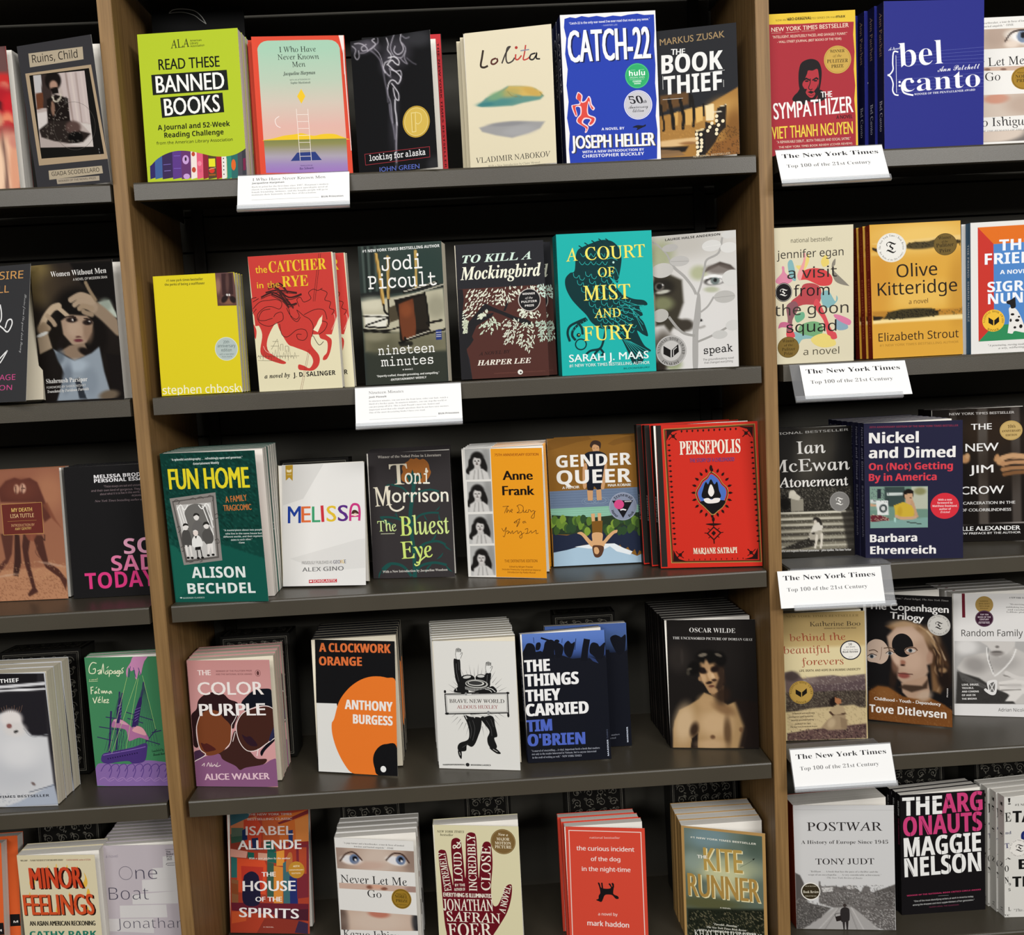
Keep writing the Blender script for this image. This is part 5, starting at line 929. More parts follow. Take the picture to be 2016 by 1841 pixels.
BOOK(pos=[.296,.03,1.518],yaw=-18.11,lean=4.62,size=[125.2,14,201.8],base='c2c0bc',label='pale grey paperback with half face behind leafy branches and silver seal',short='grey branch paperback',copies=0,row=2,byaw=0,
art=[
('Z',[-20,2004,1261,2029,1241,-9,-20,-17],90,140,['d0cdc8','dcdad8'],[('e','dcdad8',731,890,458,584,-4,1.2,.8),('e','b4b0a8',437,1886,529,212,-4,1.3,.6),('e','9aa07a',130,1714,194,230,-4,1.1,.8),('e','a8ad84',691,1424,123,106,-4,1,.8),('p','3a352a',60,1,[15,1436,248,1438,441,1335,460,996,374,770,514,672,458,551,300,631,244,563,158,675,32,665]),('e','221e18',154,1248,176,124,-4,.8,1),('e','8a8f68',148,998,159,106,-4,1,.8),('e','bcbcb0',152,1176,106,28,6,.7,1),('e','6b6660',100,1251,71,64,-4,.5,1),('e','14110f',101,1260,42,42,-4,.5,1),('e','f4f4f4',155,1283,11,11,-4,.8,1),('e','3a342c',478,656,123,89,-4,.8,1),('e','4a4238',130,300,159,283,-4,.9,.9),('e','8a9468',286,77,123,89,-4,1,.8),('e','2a221c',70,34,106,106,-4,.8,1),('p','4a413c',25,1,[761,1418,833,1501,1009,1568,1163,1512,1231,1437,1127,1445,990,1508]),('e','6a605a',989,1455,194,71,-4,.9,.8),('e','26221f',933,1292,159,64,4,.5,1),('e','dedcda',932,1279,123,46,4,.5,1),('e','6f7a78',933,1292,67,60,-4,.4,1),('e','1c1c1c',936,1300,28,28,-4,.4,1),('l','efefee',21,14,1,[768,1338,917,1363,1072,1326]),('e','a4aa88',877,1163,106,42,-4,1,.7),('e','0f0d0c',706,714,28,21,-4,.6,1),('l','8a8680',18,21,.6,[621,719,671,610,760,622])]),
('S','a9a7a4',[614,791,665,1089,709,1086,710,767,670,539,648,-11,577,-17,581,508]),
('C','a9a7a4',42.4,[648,1108,598,1218,478,1386,339,1520,271,1632]),
('C','a9a7a4',31.8,[665,1089,722,1244,780,1470,818,1608,994,1701,1052,1924]),
('C','a9a7a4',28.3,[712,838,819,920,910,1055]),
('C','a09e9a',38.9,[616,489,457,533,353,628,232,796]),
('C','a09e9a',31.8,[658,397,826,459,967,522,1090,586]),
('C','a9a7a4',24.7,[271,1632,220,1743,98,1877,10,1937]),
('E','d8d7d4',892,1814,141,85,4),
('E','dcdbd8',1143,1768,123,78,0),
('E','d2d1ce',1165,1959,123,60,2),
('E','b5b3b0',276,1827,120,57,4),
('E','bdbbb8',413,1621,145,78,0),
('E','c4c2be',151,1498,168,110,6),
('E','bab8b4',1066,1045,155,92,0),
('E','d6d5d2',1176,1318,141,117,0),
('E','c6c5c2',984,486,113,64,2),
('E','cecdca',1178,616,106,78,6),
('E','b8b6b0',108,821,123,99,12),
('L','e6e5e2',5.3,[770,1797,1032,1820],0),
('L','9a9894',5.3,[280,1622,554,1611],0),
('L','9a9894',5.3,[918,1037,1213,1053],0),
('T','LAURIE HALSE ANDERSON','b','1f1d1c',207,1936,1023,1958,34,0),
('K','award_seal',[('E','9d9b98',255,281,231,234,-4),('O','cccac8',8.8,255,281,220,223),('E','c5c3c0',255,281,152,152,-4),('A','NATIONAL BOOK AWARD','r','26211e',255,281,166,-105,105,42,0,-4),('A','FINALIST','r','26211e',255,281,219,140,220,42,1,-4),('P','141210',[141,362,247,294,244,178,138,237]),('P','141210',[265,293,365,377,371,261,262,177]),('L','c5c3c0',12.4,[289,203,291,292,342,334],0)]),
('T','speak','m','1a1817',746,206,1169,229,103,3.5),
('T','The groundbreaking novel','n','6a6866',730,109,1180,119,30,0),
('T','that changed everything','n','6a6866',746,62,1165,71,30,0)])
BOOK(pos=[.478,.03,1.517],yaw=-.57,lean=-1.98,size=[124.4,14,203.8],base='dcd4b8',label='cream paperback with overlapping coloured silhouettes and black lowercase title',short='cream silhouettes paperback',copies=1,row=2,cdx=4,spine='1c1a1a',byaw=0,
art=[
('S','d4484a',[404,1291,496,1393,659,1420,821,1377,920,1266,892,1161,747,1151,657,1191,531,1250,422,1255]),
('S','b84a50',[476,1182,639,1191,747,1098,709,886,472,880,236,803,292,943,420,1043]),
('S','d65058',[691,958,816,703,888,520,960,409,851,397,779,633,636,854]),
('S','8a5a62',[218,875,346,940,399,831,306,657,304,478,213,483,234,661]),
('S','86b4b8',[244,1511,317,1542,368,1258,278,1298]),
('S','e6d27a',[370,1469,479,1482,552,1636,569,1530,496,1393,424,1396]),
('S','e6cf70',[750,1521,823,1606,876,1480,785,1431]),
('S','d98aa4',[61,1273,152,1374,153,1462,190,1460,206,1372,314,1260,204,1195,78,1219]),
('S','8a8478',[912,1443,967,1546,966,1458,930,1389,1146,1166,1164,1130,965,1211]),
('S','86b4b8',[746,1027,855,1074,963,909,982,997,1000,925,890,824,781,847]),
('S','74a878',[415,562,597,624,743,581,760,437,595,392,413,419]),
('S','8ab6b8',[323,477,468,434,704,368,467,362,393,294]),
('S','e6d27a',[595,374,778,436,942,338,959,247,776,221,631,282]),
('S','8aa8b8',[962,624,1053,673,1162,506,1034,468,961,517]),
('S','d87ca0',[944,714,1053,691,1199,612,1180,541,1071,583,962,660]),
('S','c46a8c',[87,543,124,630,233,625,287,551,142,558]),
('S','d65058',[213,483,305,496,340,405,230,392]),
('S','d65058',[887,431,961,445,987,354,905,344]),
('S','6fae8a',[344,726,471,774,489,683,379,618]),
('S','e8a0a0',[387,1327,479,1534,480,1640,516,1638,506,1498,440,1254]),
('T','national bestseller','n','5e5848',295,1810,929,1811,64,0),
('T','jennifer egan','n','34302a',79,1582,1094,1589,117,0),
('T','a visit','n','332f2c',234,1278,991,1280,163,0),
('T','from','n','241c1c',329,1012,877,1010,163,0),
('T','the goon','n','3a3630',35,731,1166,730,166,0),
('T','squad','n','22201e',213,472,979,465,163,0),
('T','a novel','n','5a5444',468,121,1021,118,103,0),
('K','review_seal',[('E','1c1a1c',176,1082,130,142,-3),('O','c8c4bc',5.4,176,1082,120,131),('T','T','k','f0eee8',119,1026,235,1027,110,3.6)]),
('K','award_seal',[('E','7d6530',238,252,165,159,-3),('O','5c4a22',5.4,238,252,159,154),('T','Winner','r','3a2c10',148,325,335,329,48,0),('T','of the','r','3a2c10',174,266,307,270,35,0),('T','Pulitzer','r','3a2c10',140,199,343,203,48,0),('T','Prize','r','3a2c10',169,133,306,137,48,0)])])
BOOK(pos=[.786,.03,1.517],yaw=-5.26,lean=.27,size=[127,15,198.4],base='e6e4e0',label='white-bordered paperback with orange, red and blue room and seated dog',short='orange room paperback',copies=1,row=2,cdx=-6,spine='4a6f8c',spt=[('THE FRIEND  SIGRID NUNEZ','b','d8e0e8',.16,.75,.4)],byaw=0,
art=[
('P','e0701f',[108,1910,1184,1914,939,1655,341,1648]),
('P','c8362c',[108,1910,345,1648,347,428,114,187]),
('P','4f86c8',[341,1648,939,1655,940,423,347,428]),
('P','2f8a58',[114,187,347,431,940,423,1171,195]),
('P','d8502a',[1184,1914,939,1655,940,423,1171,195]),
('T','THE','b','f0f4fa',429,1544,904,1542,165,5.3),
('T','FRIEND','b','f0f4fa',213,1346,1115,1343,165,5.3),
('T','A NOVEL','b','f0f4fa',437,1191,887,1187,61,1.8),
('T','SIGRID','b','f0f4fa',251,929,1045,928,154,5.3),
('T','NUNEZ','b','f0f4fa',259,747,1055,749,158,5.3),
('S','e8e6e2',[550,309,577,523,569,668,639,682,710,606,781,441,816,295,657,321,621,283,559,294]),
('S','1c1a1a',[533,777,604,800,657,833,668,761,666,680,604,666,586,721,542,741]),
('E','1c1a1a',622,575,28,18,-3),
('E','1c1a1a',692,481,32,21,-3),
('E','1c1a1a',746,388,25,29,-3),
('E','1c1a1a',595,486,16,25,-3),
('E','1c1a1a',657,375,21,18,-3),
('E','1c1a1a',719,534,18,14,-3),
('K','award_seal',[('E','efbe3c',338,495,168,168,-3),('A','NATIONAL BOOK AWARD','r','3a2a10',338,495,125,-105,105,30,0,-3),('A','WINNER','r','3a2a10',338,495,164,145,215,32,1,-3),('P','181410',[263,549,334,500,334,419,263,464]),('P','181410',[349,500,418,553,423,474,348,418])]),
('T','"A penetrating, moving meditation...','i','4a4846',257,107,941,104,27,0),
('T','a wry, withering wit."','i','4a4846',411,59,923,63,27,0)])
BOOK(pos=[.633,.03,1.518],yaw=-.67,lean=2.07,size=[139.9,16,202.5],base='dca83e',label='golden yellow paperback with dark marsh bands and black title',short='golden marsh paperback',copies=2,row=2,cdx=-3,spine='8a2a1e',spt=[('OLIVE KITTERIDGE','n','c85a3a',.05,.34,.5),('Elizabeth Strout','n','d06a48',.4,.85,.55)],byaw=2,
art=[
('Z',[11,2013,1395,2036,1402,0,-11,9],90,130,['d8a544','d9a23a'],[('e','ecc873',768,1808,696,215,1,1.3,.8),('e','e6be62',746,913,623,215,1,1.3,.7),('e','c88a2e',129,1123,220,537,-3,1.3,.6),('e','b9832c',1354,991,165,537,-3,1.3,.6),('p','e8c880',36,.9,[37,1736,1399,1813,1397,1724,545,1640]),('p','3c3018',22,.95,[565,1701,693,1740,857,1723,1023,1768,1397,1733,1405,1687,1130,1656,874,1642,673,1634,563,1648]),('e','4a4026',820,1680,257,54,2,.8,1),('n','1a160c',.7,.75,3,[565,1728,1397,1741,1396,1652,563,1639]),('p','e0b860',36,.8,[15,1612,288,1599,287,1545,13,1559]),('p','2a2012',18,1,[30,1683,107,1661,106,1608,34,1647]),('p','b07a2a',43,.9,[8,716,1406,700,1409,592,14,590]),('p','f2da9a',36,1,[14,581,372,608,1410,610,1414,537,370,536,12,527]),('p','35301a',25,.95,[264,694,448,730,687,736,925,724,1034,656,1033,611,738,589,481,584,170,591]),('n','0f0d06',.7,.7,5,[228,705,1054,718,1051,592,224,579]),('n','4a4520',.6,.8,6,[1072,699,1407,718,1404,610,1070,609]),('p','241c10',14,1,[15,647,189,626,133,584,17,581])]),
('K','review_seal',[('E','e9e7e0',330,1668,227,220,-3),('O','cfccc2',3.6,330,1668,216,210),('T','T','k','141210',251,1586,405,1590,172,5.4),('A','The New York Times | Book Review','r','2a2622',330,1668,167,-100,100,31,0,-3),('A','Best Books of the 21st Century','r','4a4640',330,1668,196,110,250,25,1,-3)]),
('K','award_seal',[('E','6f5a2a',1158,1678,180,167,-3),('O','54431e',5.4,1158,1678,174,161),('T','Winner','r','2a200c',1054,1751,1253,1763,48,0),('T','of the','r','2a200c',1104,1702,1201,1708,32,0),('T','Pulitzer','r','2a200c',1020,1635,1289,1648,57,0),('T','Prize','r','2a200c',1066,1554,1243,1567,54,0)]),
('T','Olive','n','241a12',399,1214,1025,1223,193,1.8),
('T','Kitteridge','n','241a12',102,949,1327,965,193,1.8),
('T','a novel','n','5a3a18',575,803,872,808,68,0),
('T','Elizabeth Strout','n','2a1c12',93,257,1334,261,122,0),
('T','#1 NEW YORK TIMES BESTSELLING AUTHOR','n','a87c2c',107,177,1329,176,34,0)])
BOOK(pos=[-.767,.103,1.206],yaw=-4.22,lean=3.21,size=[129,15,207.2],base='9a6244',label='terracotta paperback with brown title box over tangled long-haired figures',short='terracotta paperback',copies=1,row=3,byaw=0,
art=[
('Z',[0,2082,1287,2061,1293,2,0,-2],80,120,['96604a','a06c50'],[('e','b07a5a',1094,1696,243,281,-3,1.3,.7),('p','c08c68',40,.7,[28,484,1291,528,1293,2,0,-2]),('p','5a3028',36,.95,[290,1774,422,1907,567,1950,666,1915,809,1938,925,1863,1008,1621,1105,1297,998,1222,881,1547,315,1573]),('e','6a3a2e',634,1758,263,161,-3,1,.8),('p','7a4634',40,.8,[979,1502,1124,1276,1255,1130,1183,1253,1062,1538]),('e','c89a80',588,1770,44,72,-3,.6,1),('e','cda088',688,1775,49,76,-3,.6,1),('l','3a1c18',8,8,.9,[578,1820,577,1701]),('l','3a1c18',8,8,.9,[679,1825,674,1706]),('e','3a1c18',671,1776,12,8,-3,.8,1),('e','3a1c18',708,1778,12,8,-3,.8,1),('e','3a1c18',574,1770,12,8,-3,.8,1),('p','5a352c',28,1,[277,1075,478,1046,435,747,363,610,142,379,109,481,327,672]),('p','3f2722',24,1,[500,1065,579,1041,578,761,576,600,509,382,429,406,469,665]),('p','4a2c26',24,1,[641,1058,761,1033,700,755,722,514,779,190,815,128,667,54,640,95,718,192,627,598,606,860]),('p','4f2e26',24,1,[781,1032,943,1025,970,843,1011,581,1166,474,1294,288,1262,128,1175,333,965,503,860,728]),('p','8a4f3c',28,.9,[662,1058,864,1048,794,931,715,955]),('l','3a2420',10,12,.8,[983,1023,977,943,940,985]),('l','6a4436',8,12,.8,[850,869,821,750,876,667]),('n','6a3f2c',.35,.8,3,[20,384,1300,368,1293,2,1,2]),('n','c89a70',.4,.86,4,[39,624,1297,608,1297,328,36,323]),('e','d0b098',1050,559,202,20,-13,1,.5),('e','d0b098',348,410,162,16,7,1,.5)]),
('P','6a2e28',[323,1537,972,1543,969,1053,326,1053]),
('L','c89a58',6,[323,1537,972,1543,969,1053,326,1053],1),
('T','MY DEATH','n','e6c46e',481,1410,810,1410,60,2),
('T','LISA TUTTLE','n','e0bc8a',458,1317,833,1316,60,2),
('L','b8864c',4,[403,1265,870,1264],0),
('T','INTRODUCTION BY','n','d8a878',458,1177,833,1176,40,0),
('T','AMY GENTRY','n','e0bc6e',514,1120,780,1122,40,0)])
BOOK(pos=[-.628,.089,1.206],yaw=-1.49,lean=2.6,size=[127,20,207.4],base='1a191a',label='black paperback with large pink fading title and white heading',short='black pink-title paperback',copies=2,row=3,byaw=0,
art=[
('T','MELISSA BRODER','b','f2f0f2',460,1877,1317,1885,56,2),
('T','PERSONAL ESSAYS','b','f2f0f2',459,1811,1332,1819,56,2),
('T','"These essays are sad and uncomfortable','n','8a787c',600,1731,1306,1727,32,0),
('T','and their own kind of gorgeous. They reveal','n','8a787c',402,1672,1301,1667,32,0),
('T','about what it is to live in this world,','n','8a787c',534,1613,1160,1619,32,0),
('T','—ROXANE GAY','n','8a787c',1018,1567,1294,1568,28,0),
('T','New York Times bestselling author of Bad','i','8a787c',445,1508,1289,1499,32,0),
('T','SO','b','e2a2bc',843,665,1317,669,242,0),
('T','SAD','b','de7aa2',625,406,1307,399,242,0),
('T','TODAY','b','dc3c80',196,139,1307,138,254,0)])
BOOK(pos=[-.451,.024,1.205],yaw=-12.15,lean=-2.08,size=[150.4,16,228.3],base='12433a',label='dark green comic memoir paperback with framed family drawing and yellow title',short='green framed-family paperback',copies=5,row=3,flap='c8683c',byaw=0,
art=[
('Z',[2,2290,1489,2275,1519,5,-2,-4],60,90,['0f3a33','12493f'],[('n','1d5a4e',.6,.82,2,[18,2289,1493,2275,1440,745,-33,772]),('n','0a2822',.6,.8,3,[18,2289,1493,2275,1459,936,-11,966]),('p','15574b',16,1,[69,770,417,589,853,881,1511,658,1526,-9,2,-4]),('p','1a6152',20,1,[3,908,119,847,256,611,415,570,475,374,6,26])]),
('P','8f8a86',[82,1601,827,1676,828,640,201,577]),
('P','5f5b58',[118,1562,792,1629,782,680,236,615]),
('P','8f8a86',[140,1542,770,1609,758,704,264,650]),
('C','4f4b48',9.8,[136,1542,181,1579,239,1558,215,1521]),
('C','4f4b48',9.8,[689,1603,732,1631,789,1601,763,1544]),
('C','4f4b48',9.8,[154,1157,196,1175,210,1117,165,1079]),
('C','4f4b48',9.8,[781,1334,823,1352,827,1295,784,1276]),
('C','4f4b48',9.8,[180,846,223,865,237,806,194,788]),
('C','4f4b48',9.8,[740,951,792,969,806,911,755,903]),
('C','4f4b48',9.8,[422,638,466,666,504,636,461,618]),
('C','4f4b48',9.8,[260,650,298,620,360,629]),
('C','4f4b48',9.8,[404,1583,467,1600,504,1570]),
('C','4f4b48',9.8,[527,1598,590,1616,627,1586]),
('P','c9c7c4',[176,1499,737,1526,738,710,266,660]),
('E','6f6d6a',499,1341,201,173,-1),
('P','6f6d6a',[317,1345,692,1355,720,951,331,921]),
('L','f0efec',15.7,[188,1464,295,960],0),
('L','f0efec',13.8,[225,1463,324,1037],0),
('L','f0efec',13.8,[269,1462,336,1152],0),
('L','f0efec',15.7,[595,1482,728,1028],0),
('L','f0efec',13.8,[646,1490,740,1143],0),
('L','f0efec',13.8,[698,1504,742,1258],0),
('C','f6f5f2',15.7,[184,1426,253,1501,305,1423,365,1498]),
('C','f6f5f2',15.7,[536,1493,590,1434,659,1509,713,1450]),
('S','6a6866',[397,1151,469,1255,567,1224,581,1070,558,955,396,958]),
('E','e8e4e0',482,1313,44,54,-1),
('S','2a2826',[436,1319,451,1361,492,1370,530,1350,529,1317,489,1341]),
('S','4f4d4b',[224,1058,283,1125,349,1085,370,901,325,863,224,874]),
('E','e8e4e0',292,1159,40,46,-1),
('S','2a2826',[247,1174,272,1216,323,1214,340,1181,296,1188]),
('P','e8e4e0',[250,884,290,883,295,708,275,708]),
('P','e8e4e0',[317,882,351,882,359,707,338,707]),
('S','555351',[549,1051,617,1127,704,1087,720,951,631,876,558,955]),
('E','e8e4e0',627,1175,44,48,-1),
('S','2a2826',[572,1176,598,1227,659,1232,680,1183,629,1200]),
('P','e8e4e0',[613,896,705,904,697,740,677,736,665,856,625,731,606,737]),
('S','ecebe8',[376,959,435,1031,504,1014,544,916,505,840,385,852]),
('E','ecdfd8',445,1069,40,46,-1),
('S','f4f2ee',[401,1093,444,1115,492,1087,452,1100]),
('P','22201f',[423,1016,464,1024,443,976]),
('P','22201f',[415,851,507,859,502,811,410,803]),
('L','22201f',15.7,[440,802,441,696],0),
('L','22201f',15.7,[502,811,511,704],0),
('E','1c1a19',285,689,24,17,-1),
('E','1c1a19',350,687,24,17,-1),
('E','1c1a19',447,682,24,17,-1),
('E','1c1a19',517,688,24,17,-1),
('E','1c1a19',614,722,24,17,-1),
('E','1c1a19',692,730,24,17,-1),
('T','"A splendid autobiography . . . refreshingly open and generous."','b','dfe8e4',177,2170,1306,2173,31,0),
('T','—Entertainment Weekly','b','dfe8e4',512,2098,932,2103,33,0),
('T','FUN HOME','g','e8d82c',108,1740,1370,1732,307,19.7),
('T','A FAMILY','g','c8783f',976,1516,1317,1539,92,3.9),
('T','TRAGICOMIC','g','c8783f',931,1391,1370,1399,88,3.9),
('T','"A masterpiece about two people','b','d2dcd8',899,1086,1513,1084,25,0),
('T','who live in the same house but','b','d2dcd8',920,1034,1498,1031,25,0),
('T','different worlds, and their mysterious','b','d2dcd8',885,987,1553,988,25,0),
('T','debts to each other."','b','d2dcd8',1000,936,1340,943,25,0),
('T','—Time','b','d2dcd8',1111,890,1212,894,27,0),
('T','ALISON','b','e9efed',316,376,1173,374,169,3.9),
('T','BECHDEL','b','e9efed',223,132,1309,133,161,3.9),
('T','MARINER CLASSICS','b','a8c0b8',133,54,482,60,23,0),
('E','d8e4e0',101,70,20,10,-1)])
BOOK(pos=[-.298,.078,1.208],yaw=-10.86,lean=10.43,size=[135.5,13,192.2],base='e6e5e2',label='white paperback with rainbow handwritten title letters',short='white rainbow-title paperback',copies=0,row=3,spine='d8cfae',byaw=0,
art=[
('P','d8d7d4',[10,1926,691,1920,349,1375,7,1278]),
('P','dddcd9',[116,434,1231,711,1352,725,1349,268,672,228]),
('P','b9942f',[57,1915,181,1920,175,1664,118,1720,61,1672]),
('P','efe2b8',[75,1848,119,1836,158,1852,158,1809,118,1800,79,1808]),
('T','AWARD','n','efe2b8',82,1758,154,1759,18,0),
('T','M','g','20409a',94,994,300,992,267,10.9),
('T','E','g','dc6a36',319,1000,465,1000,253,10.9),
('T','L','g','3a9a6a',495,999,621,999,249,10.9),
('T','I','g','c8303c',651,999,688,1001,260,10.9),
('T','S','g','e0bc30',733,1004,885,1003,246,10.9),
('T','S','g','5a2a82',918,1006,1077,1005,249,10.9),
('C','c8357f',36.4,[1115,1004,1123,1174,1155,1253,1211,1264,1256,1232,1270,1135,1261,1004]),
('L','c8357f',25.5,[1126,1076,1264,1078],0),
('E','f0d8c8',1194,1115,48,36,-2),
('S','4a2a22',[1141,1112,1154,1164,1200,1175,1246,1144,1247,1109,1200,1128]),
('E','2a1a18',1178,1116,7,7,-2),
('E','2a1a18',1211,1115,7,7,-2),
('T','PREVIOUSLY PUBLISHED AS','n','6a6866',317,341,812,344,46,0),
('T','GEO','n','4a4a60',832,343,943,344,53,1.8),
('T','R','n','c89a3a',950,344,976,346,53,1.8),
('T','G','n','e0c040',980,345,1009,347,53,1.8),
('T','E','n','3a4a70',1013,347,1039,348,53,1.8),
('T','ALEX GINO','n','6a6a6a',325,226,997,236,64,3.6),
('P','c22a34',[430,96,887,104,888,51,429,45]),
('T','SCHOLASTIC','b','f4e8e6',496,54,873,62,36,0),
('P','f4e8e6',[444,84,482,86,481,62,444,59])])
BOOK(pos=[-.158,.106,1.206],yaw=-9.33,lean=4.44,size=[133.3,14,202.2],base='373334',label='charcoal paperback with bronze flower, teal vine and pale green title',short='charcoal vine paperback',copies=5,row=3,byaw=0,
art=[
('C','1d4f4a',62.3,[733,1510,707,1330,656,1042,659,696,683,423,683,4]),
('C','1d4f4a',29.3,[685,1258,800,1363,986,1402,1132,1370]),
('C','1d4f4a',29.3,[668,1295,546,1445,363,1506]),
('C','1d4f4a',33,[665,823,783,983,951,1032,1116,1027]),
('C','1d4f4a',33,[645,788,521,919,338,979,153,985]),
('C','1d4f4a',36.6,[681,368,836,528,1059,576,1204,517]),
('C','1d4f4a',40.3,[647,23,783,184,1007,233,1207,191]),
('C','1d4f4a',44,[628,24,487,192,285,233,150,145]),
('S','1d4f4a',[1077,1372,1148,1315,1219,1258,1127,1290]),
('S','1d4f4a',[931,1395,968,1412,1006,1428,974,1399]),
('S','1d4f4a',[363,1506,307,1489,250,1473,301,1509]),
('S','1d4f4a',[436,1485,439,1539,441,1593,458,1538]),
('S','1d4f4a',[877,1016,902,961,927,906,882,952]),
('S','1d4f4a',[1063,1065,1101,1100,1140,1134,1114,1086]),
('S','1d4f4a',[1116,1009,1134,936,1153,863,1108,929]),
('S','1d4f4a',[153,985,262,927,370,869,240,889]),
('S','1d4f4a',[417,1068,433,1013,449,957,413,1007]),
('S','1d4f4a',[1168,536,1230,480,1291,424,1209,459]),
('S','1d4f4a',[948,561,1007,632,1065,702,1032,612]),
('S','1d4f4a',[873,527,849,491,825,455,837,499]),
('S','1d4f4a',[969,215,911,144,852,73,886,164]),
('S','1d4f4a',[1189,191,1242,136,1294,80,1222,117]),
('S','1d4f4a',[303,215,225,144,147,72,200,170]),
('S','1d4f4a',[150,145,119,73,87,1,93,83]),
('S','1d4f4a',[451,1012,414,1013,377,1014,415,1026]),
('S','1d4f4a',[1046,286,1104,339,1161,392,1122,319]),
('S','a0622c',[551,1553,533,1645,561,1698,551,1771,601,1841,658,1875,696,1910,751,1899,789,1915,843,1886,899,1898,952,1864,986,1808,998,1736,1017,1681,987,1610,938,1557,845,1524,697,1512]),
('S','a0622c',[865,1560,999,1681,977,1592,881,1514]),
('P','1d4f4a',[611,1660,684,1639,716,1737,749,1655,812,1625,852,1687,866,1596,732,1474,660,1513]),
('T','Winner of the Nobel Prize in Literature','S','cfc9c0',160,1934,1194,1930,40,0),
('T','T','s','e6dcc6',341,1503,633,1505,328,7.3),
('T','oni','m','f0ecdc',586,1510,991,1496,219,3.7),
('E','f0ecdc',948,1698,26,26,-2),
('T','M','s','e8e0cc',86,1160,357,1179,310,7.3),
('C','e8e0cc',29.3,[331,1416,313,1235,345,1124,436,1081,530,1118,547,1154]),
('T','orrison','g','f0ecdc',364,1218,1280,1202,240,3.7),
('T','The','s','cfe49a',105,759,412,758,168,3.7),
('L','e0e6c0',7.3,[155,719,382,719],0),
('T','B','s','cfe478',473,680,658,678,310,9.2),
('T','luest','s','d3e690',681,692,1270,696,301,7.3),
('T','Eye','s','cfe478',480,308,984,324,273,9.2),
('C','d3e680',22,[902,362,788,275,757,212,710,195,684,223]),
('T','With a New Introduction by Jacqueline Woodson','S','d8d4cc',157,90,1218,100,36,0)])
